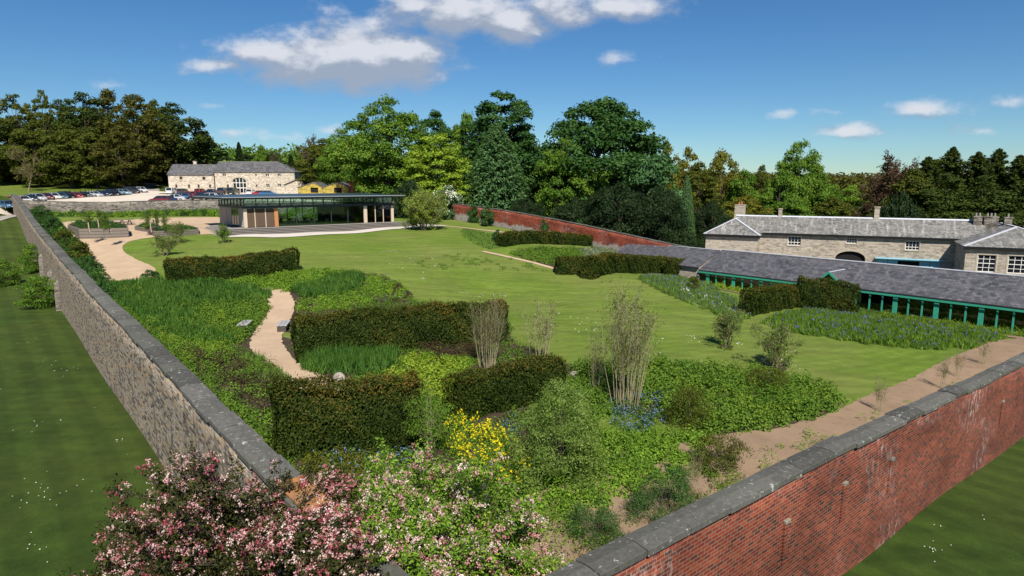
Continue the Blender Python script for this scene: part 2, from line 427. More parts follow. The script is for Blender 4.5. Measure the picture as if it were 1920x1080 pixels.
def grassmat(name, a, b, d, stripes=None, worn=.2, speck=0.0, tint=(.17, .16, .035)):
    t = NT(name); o = t.co()
    fine = t.noise(o, 22, 6, .75); mid = t.noise(o, 1.3, 5, .65); big = t.noise(o, .09, 5, .6)
    c = t.ramp(t.math('ADD', t.math('MULTIPLY', fine, .55), t.math('MULTIPLY', mid, .45)), [(.32, a), (.5, b), (.68, d)])
    c = t.mix(t.math('MULTIPLY', t.ramp(big, [(.38, 0), (.66, 1)]), worn + .2), c, tint)
    m2 = t.noise(t.map(o, (.25, 1.1, 1), (0, 0, 0), (0, 0, R(28))), .8, 4, .6)
    c = t.mix(.55, c, t.ramp(m2, [(.3, .62), (.7, 1.32)]), 'MULTIPLY')
    if stripes:
        w = t.n('ShaderNodeTexWave', wave_type='BANDS', bands_direction='X'); t.l(t.map(o, (1, 1, 1), (0, 0, 0), (0, 0, stripes[0])), w.inputs[0])
        w.inputs['Scale'].default_value = stripes[1]; w.inputs['Distortion'].default_value = 1.2; w.inputs['Detail Scale'].default_value = .6
        c = t.mix(stripes[2], c, t.ramp(w.outputs['Fac'], [(.3, .75), (.7, 1.2)]), 'MULTIPLY')
    return t.done(t.pbr(c, .85, normal=t.bump(t.noise(o, 34, 4, .8), .05, .8), spec=.15))

def gravelmat(name, a, b, d=(.2, .15, .1), scale=30, spots=.25):
    t = NT(name); o = t.co(); f = t.noise(o, scale, 6, .8); m = t.noise(o, .5, 5, .6); k = t.noise(t.map(o, (1, 1, 1), (3, 9, 0)), 2.0, 5, .7)
    c = t.mix(f, a, b); c = t.mix(t.ramp(m, [(.4, 0), (.7, .55)]), c, tuple(x * .82 for x in a)); c = t.mix(t.math('MULTIPLY', t.ramp(k, [(.55, 0), (.75, 1)]), spots), c, d)
    return t.done(t.pbr(c, .95, normal=t.bump(f, .02, .5), spec=.1))

def glassmat(name, tint=(.55, .7, .62), refl=1.0, base=.06):
    t = NT(name); tr = t.n('ShaderNodeBsdfTransparent'); tr.inputs[0].default_value = (*tint, 1)
    gl = t.n('ShaderNodeBsdfGlossy'); gl.inputs['Roughness'].default_value = .02; gl.inputs[0].default_value = (.9, .95, 1, 1)
    fr = t.n('ShaderNodeFresnel'); fr.inputs[0].default_value = 1.5
    mx = t.n('ShaderNodeMixShader'); t.l(t.math('ADD', t.math('MULTIPLY', fr.outputs[0], refl), base, clamp=True), mx.inputs[0]); t.l(tr.outputs[0], mx.inputs[1]); t.l(gl.outputs[0], mx.inputs[2])
    return t.done(mx.outputs[0])

def woodmat(name, a, b, axis=(1, 12, 12), rough=.7):
    t = NT(name); n = t.noise(t.map(t.co(), axis), 1.6, 6, .65); n2 = t.noise(t.co(), .8, 3)
    c = t.mix(n, a, b); c = t.mix(t.math('MULTIPLY', n2, .4), c, tuple(x * .7 for x in a))
    return t.done(t.pbr(c, rough, normal=t.bump(n, .01, .5)))

MAT = {}
G = MAT
G['stone'] = stonemat('rubble_stone', [(.07, .062, .058), (.16, .135, .105), (.28, .235, .18), (.44, .375, .285), (.26, .24, .235), (.40, .26, .13)], (.27, .22, .165), .30, .115, (.20, .15, .10), .35, .07, (.075, .065, .058), .014, .04)
G['stone_dark'] = stonemat('weathered_stone', [(.10, .085, .075), (.19, .165, .135), (.28, .25, .20), (.36, .32, .26), (.22, .20, .18)], (.24, .21, .17), .5, .2, (.06, .055, .05), .7, .12, (.05, .045, .04), .02, .04)
G['barn_stone'] = stonemat('barn_sandstone', [(.32, .26, .20), (.47, .40, .31), (.60, .53, .42), (.68, .62, .51), (.42, .34, .26)], (.60, .54, .44), .55, .24, (.42, .36, .27), .3, .1)
G['shed_stone'] = stonemat('yellow_lichen_stone', [(.26, .20, .05), (.42, .32, .05), (.54, .41, .07), (.34, .27, .10)], (.40, .32, .12), .6, .3, (.24, .20, .06), .4, .1)
G['stable_stone'] = stonemat('stable_sandstone', [(.26, .215, .165), (.38, .325, .255), (.48, .415, .33), (.34, .30, .255), (.50, .43, .34)], (.44, .385, .305), .5, .2, (.17, .15, .12), .35, .09)
G['dressed'] = plain('dressed_stone', (.40, .34, .26), .85, var=.3)
G['dressed_grey'] = plain('grey_dressed_stone', (.24, .22, .19), .88, var=.35)
G['brick'] = brickmat('red_brick')
G['brick_split'] = brickmat('red_brick_over_stone', .24, .085, split=3.2, slope=.088, z0=3.1, gain=1.45)
G['brick_ch'] = brickmat('chimney_brick', .23, .08)
G['cope'] = copemat('coping_stone')
G['cope_orange'] = copemat('rust_coping_stone', (.34, .15, .055))
G['slate'] = slatemat('grey_slate', (.060, .060, .068), (.125, .122, .13), (.22, .22, .205), .3)
G['slate_y'] = slatemat('grey_slate_across', xy=('y', 'x'))
G['slate_lichen'] = slatemat('lichened_stone_slate', (.13, .125, .112), (.26, .25, .23), (.46, .45, .41), .8, .3, .22)
G['slate_lichen_y'] = slatemat('lichened_stone_slate_across', (.12, .115, .105), (.27, .26, .235), (.42, .41, .36), .6, .45, .35, xy=('y', 'x'))
G['slate_barn'] = slatemat('barn_slate', (.07, .068, .07), (.15, .145, .145), (.24, .23, .2), .3, .5, .35)
G['lead'] = plain('lead_flashing', (.50, .51, .54), .5, .0)
G['grass_out'] = grassmat('outer_grass', (.018, .040, .005), (.036, .066, .008), (.064, .096, .015), (R(-40), .22, .38), .18, tint=(.085, .088, .018))  # the dim tone at the view's edges is put into this grass colour
G['grass_in'] = grassmat('mown_lawn', (.070, .122, .013), (.115, .178, .020), (.170, .225, .034), (R(62), .35, .16), .3, tint=(.20, .20, .06))
G['grass_field'] = grassmat('field_grass', (.07, .12, .016), (.11, .16, .024), (.15, .19, .035), None, .2)
G['soil'] = gravelmat('dark_soil', (.040, .028, .020), (.085, .060, .042), (.03, .022, .016), 12)
G['earth_path'] = gravelmat('earth_path', (.22, .150, .096), (.32, .228, .148), (.14, .095, .060), 11, .8)
G['gravel'] = gravelmat('buff_gravel', (.40, .285, .185), (.54, .405, .275), (.30, .205, .13), 28, .4)
G['gravel_grey'] = gravelmat('car_park_gravel', (.52, .45, .36), (.66, .58, .48), (.42, .35, .28), 20, .4)
G['paving'] = gravelmat('pale_paving', (.52, .47, .40), (.66, .60, .53), (.42, .38, .33), 14, .25)
G['tarmac'] = gravelmat('grey_road', (.28, .25, .22), (.36, .33, .29), (.2, .18, .16), 25)
G['bark'] = woodmat('tree_bark', (.055, .042, .032), (.13, .105, .08), (10, 10, 1.5), .9)
G['bark_pale'] = woodmat('pale_bark', (.27, .235, .135), (.42, .365, .215), (14, 14, 2), .85)
G['twig'] = woodmat('twig_bark', (.17, .125, .085), (.29, .22, .15), (8, 8, 2), .9)
G['twig_brown'] = woodmat('brown_twigs', (.095, .062, .046), (.17, .115, .085), (8, 8, 2), .9)
G['deck'] = woodmat('silvered_deck', (.22, .205, .185), (.34, .315, .285), (1, 9, 9), .8)
G['sleeper'] = woodmat('weathered_sleeper', (.14, .115, .095), (.27, .235, .20), (1, 1, 9), .85)
G['bench_grey'] = plain('grey_bench_board', (.34, .33, .33), .7, var=.3)
G['timber_dark'] = woodmat('dark_timber', (.05, .04, .032), (.10, .08, .065), (9, 9, 1))
G['timber_pale'] = woodmat('pale_larch', (.50, .40, .29), (.66, .55, .42), (9, 9, 1))
G['timber_orange'] = woodmat('orange_larch', (.42, .17, .07), (.55, .25, .11), (9, 9, 1))
G['louvre'] = woodmat('brown_louvre', (.12, .075, .05), (.22, .15, .10), (1, 1, 14))
G['louvre_pale'] = woodmat('silvered_louvre', (.40, .34, .28), (.56, .49, .42), (1, 1, 14))
G['steel'] = plain('dark_steel', (.030, .042, .048), .45, .3, .2)
G['roof_steel'] = plain('dark_metal_roof', (.045, .075, .085), .35, .4, .2)
G['roof_edge'] = plain('pale_roof_edge', (.45, .48, .50), .4, .3, .1)
G['glass'] = glassmat('clear_glass', (.78, .88, .82), .7, .02)
G['glass_front'] = glassmat('coated_front_glass', (.80, .90, .85), .6, .07)
G['glass_dark'] = glassmat('dark_tinted_glass', (.22, .27, .27))  # glass with a dark tint of its own
G['pane'] = plain('dark_window_glass', (.012, .014, .018), .06, 0, .1, spec=.6)
G['white_paint'] = plain('white_paint', (.74, .72, .66), .5, 0, .06)
G['green_paint'] = plain('turquoise_paint', (.040, .31, .20), .6, 0, .3)
G['blue_paint'] = plain('pale_blue_paint', (.25, .52, .66), .55, 0, .12)
G['shade_fill'] = plain('painted_interior_shade', (.012, .011, .010), .9)  # near-black colour standing for the shade inside openings
G['iron'] = plain('black_iron', (.018, .018, .018), .5, .5)
G['clay_pot'] = plain('clay_chimney_pot', (.38, .14, .07), .8)
G['cream_pot'] = plain('buff_chimney_pot', (.52, .43, .30), .8)
G['rubber'] = plain('tyre_rubber', (.012, .012, .012), .9)
G['alloy'] = plain('grey_alloy', (.38, .38, .39), .35, .8)
G['carglass'] = plain('car_glass', (.014, .018, .022), .04, 0, .05, spec=.8)
G['lamp_red'] = plain('red_lens', (.35, .012, .012), .25)
G['lamp_white'] = plain('clear_lens', (.62, .62, .60), .2)
G['rock'] = plain('pale_boulder', (.30, .26, .22), .9, var=.35)
G['floor_in'] = plain('dark_wood_floor', (.10, .075, .05), .5)
def carpaint(name, c):
    t = NT(name); b = t.n('ShaderNodeBsdfPrincipled'); b.inputs['Base Color'].default_value = (*c, 1); b.inputs['Roughness'].default_value = .3; b.inputs['Metallic'].default_value = .25
    b.inputs['Coat Weight'].default_value = .8; b.inputs['Coat Roughness'].default_value = .05
    return t.done(b.outputs[0])
CARCOL = {'red': (.36, .018, .018), 'dark red': (.14, .012, .016), 'silver': (.50, .51, .52), 'white': (.72, .72, .70), 'black': (.010, .010, .012), 'dark grey': (.05, .052, .056),
          'navy': (.012, .022, .065), 'blue': (.04, .13, .27), 'pale blue': (.27, .40, .48), 'dark green': (.012, .04, .028), 'teal': (.03, .13, .17)}
for k, c in CARCOL.items(): G['car ' + k] = carpaint(k.replace(' ', '_') + '_car_paint', c)

# foliage ramps
G['lf_bright'] = leafmat('spring_leaves', [(0, (.040, .085, .010)), (.5, (.085, .155, .016)), (1, (.15, .22, .026))], .32, gain=1.75)
G['lf_mid'] = leafmat('green_leaves', [(0, (.024, .055, .008)), (.5, (.054, .103, .012)), (1, (.10, .152, .020))], .30, gain=1.85)
G['lf_deep'] = leafmat('deep_green_leaves', [(0, (.012, .035, .010)), (.5, (.026, .066, .015)), (1, (.055, .105, .026))], .25, gain=1.5)
G['lf_dark'] = leafmat('dark_needles', [(0, (.008, .018, .007)), (.6, (.018, .036, .012)), (1, (.036, .056, .018))], .15, gain=1.1)
G['lf_olive'] = leafmat('olive_leaves', [(0, (.034, .044, .008)), (.5, (.064, .080, .012)), (1, (.11, .12, .020))], .3, gain=1.25)
G['lf_brown'] = leafmat('bronze_leaves', [(0, (.032, .034, .008)), (.5, (.062, .064, .012)), (1, (.11, .104, .021))], .3, gain=1.2)
G['lf_blue'] = leafmat('bluish_green_leaves', [(0, (.022, .060, .024)), (.5, (.052, .115, .040)), (1, (.10, .17, .065))], .28, gain=1.4)
G['lf_lime'] = leafmat('lime_leaves', [(0, (.075, .13, .012)), (.5, (.15, .225, .020)), (1, (.24, .30, .040))], .32, gain=1.35)
G['lf_yew'] = leafmat('yew_sprays', [(0, (.012, .026, .004)), (.3, (.028, .048, .007)), (.55, (.052, .072, .011)), (.76, (.095, .080, .014)), (1, (.19, .115, .022))], .15, .6, .08, .3, .5, (1.25, .95, .7))
G['lf_grass'] = leafmat('grass_blades', [(0, (.022, .062, .012)), (.5, (.046, .112, .018)), (1, (.10, .175, .030))], .35, gain=1.35)
G['lf_meadow'] = leafmat('meadow_blades', [(0, (.05, .10, .02)), (.5, (.09, .16, .03)), (1, (.16, .22, .05))], .35, gain=1.3)
G['lf_purple'] = leafmat('purple_brown_leaves', [(0, (.030, .022, .014)), (.6, (.066, .048, .026)), (1, (.12, .080, .044))], .2, gain=1.1)
G['lf_willow'] = leafmat('willow_leaves', [(0, (.050, .090, .018)), (.5, (.100, .160, .030)), (1, (.19, .245, .070))], .32, gain=1.4)
G['lf_gold'] = leafmat('golden_leaves', [(0, (.070, .080, .012)), (.5, (.125, .130, .018)), (1, (.20, .185, .030))], .35, gain=1.15)
G['lf_silver'] = leafmat('silver_leaves', [(0, (.09, .13, .07)), (.5, (.18, .23, .13)), (1, (.32, .36, .24))], .25)
G['lf_wood'] = leafmat('woodland_leaves', [(0, (.016, .028, .006)), (.5, (.036, .056, .010)), (1, (.072, .092, .018))], .25, gain=1.2)
G['lf_redbrown'] = leafmat('red_brown_buds', [(0, (.045, .028, .017)), (.5, (.085, .052, .030)), (1, (.13, .085, .045))], .2)
G['lf_crab'] = leafmat('dark_crab_leaves', [(0, (.020, .024, .008)), (.5, (.045, .055, .014)), (1, (.085, .085, .020))], .25)
G['pt_pink'] = leafmat('pink_petals', [(0, (.26, .030, .055)), (.2, (.46, .11, .15)), (.42, (.62, .30, .31)), (.7, (.76, .55, .52)), (1, (.82, .74, .68))], .3, patch=0)
G['pt_white'] = leafmat('white_petals', [(0, (.65, .62, .52)), (1, (.86, .85, .80))], .3, patch=0)
G['pt_yellow'] = leafmat('yellow_flower_heads', [(0, (.55, .42, .01)), (1, (.80, .68, .02))], .25, patch=0)
G['pt_blue'] = leafmat('blue_petals', [(0, (.10, .16, .42)), (1, (.28, .36, .66))], .2, patch=0)
G['pt_violet'] = leafmat('violet_petals', [(0, (.08, .06, .32)), (1, (.20, .17, .52))], .2, patch=0)
G['skin'] = plain('skin', (.45, .27, .19), .6, 0, .08)
G['cloth_white'] = plain('white_cloth', (.74, .73, .70), .9, 0, .06)
G['cloth_dark'] = plain('dark_cloth', (.03, .032, .04), .9)
G['hair_grey'] = plain('grey_hair', (.32, .30, .28), .8)
G['hair_dark'] = plain('dark_hair', (.03, .02, .015), .7)
# ------------------------------------------------------------------ vegetation
def env_r(prof, t):
    t = np.clip(t, 0, 1)
    if prof == 'round': return np.sin(np.pi * (.10 + .88 * t)) ** .62
    if prof == 'oval': return np.sin(np.pi * (.16 + .82 * t)) ** .8
    if prof == 'dome': return np.sqrt(np.clip(1 - t ** 2.1, 0, 1)) * (.86 + .14 * np.minimum(1, t * 4))
    if prof == 'cone': return (1 - t) ** .72 * .98 + .03
    if prof == 'bell': return np.clip(1 - t ** 1.5, 0, 1) ** .75 * .97 + .02
    if prof == 'col': return np.sin(np.pi * (.22 + .76 * t)) ** .55
    return np.ones_like(t)

def unit(rng, n):
    d = rng.normal(size=(n, 3)); return d / np.linalg.norm(d, axis=1, keepdims=True)

def clumps_of(rng, H, Rr, hb, prof, ncl, csize, shell=.3, zbias=1.0):
    lob = rng.uniform(0, 6.28, 4)
    t = rng.uniform(0, 1, ncl * 6) ** zbias
    w = env_r(prof, t); keep = rng.uniform(0, 1, len(t)) < (w / w.max()); t = t[keep][:ncl]; n = len(t)
    th = rng.uniform(0, 6.283, n)
    wob = 1 + .14 * np.sin(2 * th + lob[0]) + .10 * np.sin(3 * th + lob[1] + 4 * t) + .08 * np.sin(5 * t * 3 + lob[2])
    rc = Rr * rng.uniform(csize[0], csize[1], n) * (.65 + .35 * env_r(prof, t))
    rad = np.maximum(env_r(prof, t) * Rr * wob - rc * .6, 0) * np.sqrt(rng.uniform(shell, 1, n))
    z = hb + t * (H - hb) - rc * .35
    return np.c_[rad * np.cos(th), rad * np.sin(th), z], rc

def crown_fill(s, rng, C, rc, nlf, ls, mi=0, flat=.72, asp=.55, droop=0., shift=None, up=.25, hollow=.55):
    w = rc ** 2; k = np.maximum(1, (nlf * w / w.sum())).astype(int)
    idx = np.repeat(np.arange(len(C)), k); n = len(idx)
    d = unit(rng, n); d[:, 2] = np.where(d[:, 2] < -.35, -d[:, 2] * .6, d[:, 2])
    rr = rc[idx] * (hollow + (1.22 - hollow) * rng.uniform(0, 1, n) ** .75)
    lump = 1 + .16 * np.sin(d[:, 0] * 5 + idx) * np.sin(d[:, 1] * 5 + idx * 1.7)
    P = C[idx] + d * (rr * lump)[:, None] * np.array([1, 1, flat])
    P[:, 2] -= droop * rr * rng.uniform(0, 1, n)
    N = d + rng.normal(size=(n, 3)) * .55 + np.array([0, 0, up])
    cr = rng.uniform(0, 1, len(C))[idx]
    rnd = np.clip(.55 * rng.uniform(0, 1, n) + .45 * cr + (0 if shift is None else shift), 0, 1)
    L = ls * rng.uniform(.65, 1.3, n)
    s.leaves(P, N, L, L * asp, rng, rnd, mi)
    return n

def trunk_of(rng, H, hb, r, C, rc, nlimb, lean=.03, sides=7, stems=1, top=.82):
    s = Soup()
    for k in range(stems):
        a = rng.uniform(0, 6.28); off = np.array([math.cos(a), math.sin(a), 0]) * (0 if stems == 1 else r * 2.2)
        zs = np.linspace(-.4, H * top, 9); w = rng.normal(size=(9, 2)).cumsum(0) * lean * H / 9
        w -= w[0]
        spread = 0 if stems == 1 else .22
        P = np.c_[off[0] * (1 + zs * spread) + w[:, 0], off[1] * (1 + zs * spread) + w[:, 1], zs]
        rad = r / (1 if stems == 1 else 1.6) * np.linspace(1, .12, 9); rad[0] *= 1.5; rad[1] *= 1.05
        s.tube(P, rad, sides)
        order = rng.permutation(len(C))[:max(1, nlimb // stems)]
        for i in order:
            c = C[i]; z0 = np.clip(c[2] * rng.uniform(.45, .75), hb * .6, H * top * .9)
            j = np.interp(z0, zs, np.arange(9)); b = np.array([np.interp(z0, zs, P[:, 0]), np.interp(z0, zs, P[:, 1]), z0])
            r0 = np.interp(z0, zs, rad) * .55
            m = b * .45 + c * .55 + np.array([0, 0, .06 * np.linalg.norm(c - b)]) + rng.normal(size=3) * .05 * np.linalg.norm(c - b)
            s.tube(np.array([b, (b + m) / 2 + rng.normal(size=3) * .03 * H * .3, m, c]), [r0, r0 * .75, r0 * .5, r0 * .18], 5)
    return s

PROTO = {}
def broad(key, leaf, H=20, Rr=8, hb=3, prof='round', ncl=90, nlf=15000, ls=.34, csize=(.16, .32), seed=1, flat=.9, nlimb=14, r=.45, bark='bark', shell=.3, zbias=1., asp=.6, stems=1, hollow=.55, lean=.03, top=.82, droop=0.):
    rng = np.random.default_rng(seed)
    C, rc = clumps_of(rng, H, Rr, hb, prof, ncl, csize, shell, zbias)
    s = Soup(); crown_fill(s, rng, C, rc, nlf, ls, 0, flat, asp, hollow=hollow, droop=droop)
    cm = s.mesh(key + '_crown'); cm.materials.append(G[leaf])
    tm = trunk_of(rng, H, hb, r, C, rc, nlimb, lean, stems=stems, top=top).mesh(key + '_trunk', True); tm.materials.append(G[bark])
    PROTO[key] = (tm, cm, H, Rr); return PROTO[key]

def conifer(key, leaf, H=20, Rr=4, hb=1.5, nlev=26, nb=11, nlf=9000, ls=.3, seed=1, prof='cone', droop=.35, r=.3, ragged=.25):
    rng = np.random.default_rng(seed); s = Soup()
    per = max(6, nlf // (nlev * nb))
    for i in range(nlev):
        t = (i + .3) / nlev; z = hb + t * (H - hb)
        rr = Rr * env_r(prof, np.array([t]))[0]; a0 = rng.uniform(0, 6.28)
        for j in range(nb):
            a = a0 + j * 6.283 / nb + rng.normal() * .15; ln = rr * rng.uniform(1 - ragged, 1.05)
            q = rng.uniform(.12, 1, per) ** .75
            side = rng.normal(size=per) * .22 * ln * (1.1 - q)
            P = np.c_[np.cos(a) * q * ln - np.sin(a) * side, np.sin(a) * q * ln + np.cos(a) * side, z - droop * ln * q ** 1.3 + .12 * ln * (q > .8) + rng.normal(size=per) * .16]
            N = np.c_[np.cos(a) * .5 * np.ones(per), np.sin(a) * .5 * np.ones(per), np.ones(per)] + rng.normal(size=(per, 3)) * .5
            T = np.tile(np.array([[math.cos(a), math.sin(a), -droop]]), (per, 1)) + rng.normal(size=(per, 3)) * .4
            s.leaves(P, N, ls * rng.uniform(.7, 1.3, per), ls * .32, rng, np.clip(rng.uniform(0, .8, per) + .25 * (q > .75), 0, 1), 0, T)
    cm = s.mesh(key + '_crown'); cm.materials.append(G[leaf])
    s2 = Soup(); s2.tube(np.array([[0, 0, -.4], [0, 0, H * .5], [.1, 0, H * .99]]), [r * 1.2, r * .6, .03], 7)
    tm = s2.mesh(key + '_trunk', True); tm.materials.append(G['bark'])
    PROTO[key] = (tm, cm, H, Rr); return PROTO[key]

def twiggy(key, leaf, twig, H=12, Rr=5, r=.18, seed=1, depth=4, nleaf=2500, ls=.14, stems=1, upw=.5, r_min=.02, split=(3, 4), bark=None, spread=.75, base_z=.25):
    """open branching tree or shrub whose twigs show, with few or fresh small leaves"""
    rng = np.random.default_rng(seed); trunk = Soup(); tw = Soup(); tips = []
    def grow(p, d, ln, rad, lev):
        q = p; pts = [p]; dd = d.copy()
        for k in range(3):
            dd = dd + rng.normal(size=3) * .12 + np.array([0, 0, upw * .12]); dd /= np.linalg.norm(dd); q = q + dd * ln / 3; pts.append(q)
        e = rad * .62
        (trunk if lev == 0 else tw).tube(np.array(pts), np.linspace(rad, e, 4), 6 if lev == 0 else (4 if lev < 2 else 3))
        if lev >= depth:
            tips.extend(pts[1:]); return
        for j in range(rng.integers(split[0], split[1] + 1)):
            i = rng.integers(1, 4); b = pts[i]
            nd = dd + rng.normal(size=3) * spread * (1.0 if lev < 3 else .8) + np.array([0, 0, upw * .35]); nd /= np.linalg.norm(nd)
            grow(b, nd, ln * rng.uniform(.55, .8), max(r_min, e * rng.uniform(.5, .7)), lev + 1)
        if lev >= depth - 1: tips.extend(pts[2:])
    for k in range(stems):
        a = k * 6.283 / stems + rng.uniform(-.3, .3); o = (.02 if stems == 1 else .05 * Rr)
        d = np.array([math.cos(a) * (.06 if stems == 1 else .3), math.sin(a) * (.06 if stems == 1 else .3), 1.]); d /= np.linalg.norm(d)
        grow(np.array([math.cos(a) * o, math.sin(a) * o, -.2]), d, H * .42, r / (1 if stems == 1 else 1.5), 0)
    tips = np.array(tips)
    # fit into the wanted envelope
    sz = H / max(tips[:, 2].max(), .1); sr = Rr / np.percentile(np.hypot(tips[:, 0], tips[:, 1]), 96)
    M = np.array([sr, sr, sz])
    for sp in (trunk, tw):
        sp.V = [v * M for v in sp.V]
    tips = tips * M
    i = rng.integers(0, len(tips), nleaf)
    P = tips[i] + rng.normal(size=(nleaf, 3)) * ls * 1.2
    if nleaf: tw.leaves(P, rng.normal(size=(nleaf, 3)) + np.array([0, 0, .4]), ls * rng.uniform(.6, 1.25, nleaf), ls * .5, rng, rng.uniform(0, 1, nleaf), 1)
    cm = tw.mesh(key + '_crown'); cm.materials.append(G[twig]); cm.materials.append(G[leaf])
    tm = trunk.mesh(key + '_trunk', True); tm.materials.append(G[bark or twig])
    PROTO[key] = (tm, cm, H, Rr); return PROTO[key]

def whips(key, leaf, n=40, H=4.5, Rr=1.3, seed=1, nleaf=2500, ls=.05, r=.011, bark='twig', lean=.28):
    """many thin upright stems from one stool, twiggy above, few small leaves"""
    rng = np.random.default_rng(seed); st = Soup(); tw = Soup(); tips = []
    for k in range(n):
        a = rng.uniform(0, 6.28); q = math.sqrt(rng.uniform(0, 1)); h = H * rng.uniform(.7, 1.0)
        b = np.array([math.cos(a) * q * Rr * .35, math.sin(a) * q * Rr * .35, -.05])
        e = np.array([math.cos(a) * q * Rr * (.75 + rng.normal() * .1), math.sin(a) * q * Rr * (.75 + rng.normal() * .1), h])
        m = (b + e) / 2 + np.r_[rng.normal(size=2) * .08 * Rr, 0]
        P = np.array([b, b * .6 + m * .4, m, m * .5 + e * .5, e]); st.tube(P, [r * 1.2, r, r * .75, r * .5, r * .25], 4)
        for j in range(24):
            t = rng.uniform(.36, .99); p = m + (e - m) * (t - .5) / .5 if t > .5 else b + (m - b) * t / .5
            d = np.r_[rng.normal(size=2) * .5, rng.uniform(.5, 1.)]; d /= np.linalg.norm(d); ln = H * rng.uniform(.06, .19)
            tw.tube(np.array([p, p + d * ln * .5, p + d * ln + np.r_[rng.normal(size=2) * .05, 0]]), [r * .36, r * .28, r * .18], 3); tips += [p + d * ln, p + d * ln * .6]
    tips = np.array(tips); i = rng.integers(0, len(tips), nleaf)
    tw.leaves(tips[i] + rng.normal(size=(nleaf, 3)) * ls, rng.normal(size=(nleaf, 3)), ls * rng.uniform(.6, 1.2, nleaf), ls * .45, rng, rng.uniform(0, 1, nleaf), 1)
    cm = tw.mesh(key + '_twigs'); cm.materials.append(G[bark]); cm.materials.append(G[leaf])
    tm = st.mesh(key + '_stems', True); tm.materials.append(G[bark])
    PROTO[key] = (tm, cm, H, Rr); return PROTO[key]

def plant(name, key, loc, h, w, label, cat='tree', group=None, rz=None, parts=('trunk', 'crown'), seed=[0]):
    tm, cm, H, Rr = PROTO[key]; seed[0] += 1
    e = empty(name, loc, (seed[0] * 2.399) % 6.283 if rz is None else rz, label, cat, group)
    e.scale = (w / 2 / Rr, w / 2 / Rr, h / H)
    for n, m in zip(parts, (tm, cm)):
        o = bpy.data.objects.new(n, m); COL.objects.link(o); o.parent = e
    return e

def tree(name, key, u, vtop, wpx, y, label, group=None, cat='tree', base=0, rz=None, parts=('trunk', 'crown')):
    """the tree whose crown top is seen at (u, vtop), y metres ahead; stands on the ground"""
    p = at_y(u, vtop, y); g = gz(p[0], p[1]) + base
    h = max(1.0, p[2] - g); depth = y * CP + (CAMZ - (g + h * .5)) * SP
    return plant(name, key, (p[0], p[1], g), h, wpx / F * depth, label, cat, group, rz, parts)

def shrub(name, key, u, v, hpx, wpx, label, cat='shrub', group=None, rz=None, parts=('stems', 'foliage')):
    """a plant whose foot is seen at (u, v)"""
    p = at(u, v); depth = p[1] * CP + (CAMZ - p[2]) * SP
    return plant(name, key, p, hpx / F * depth * 1.03, wpx / F * depth, label, cat, group, rz, parts)

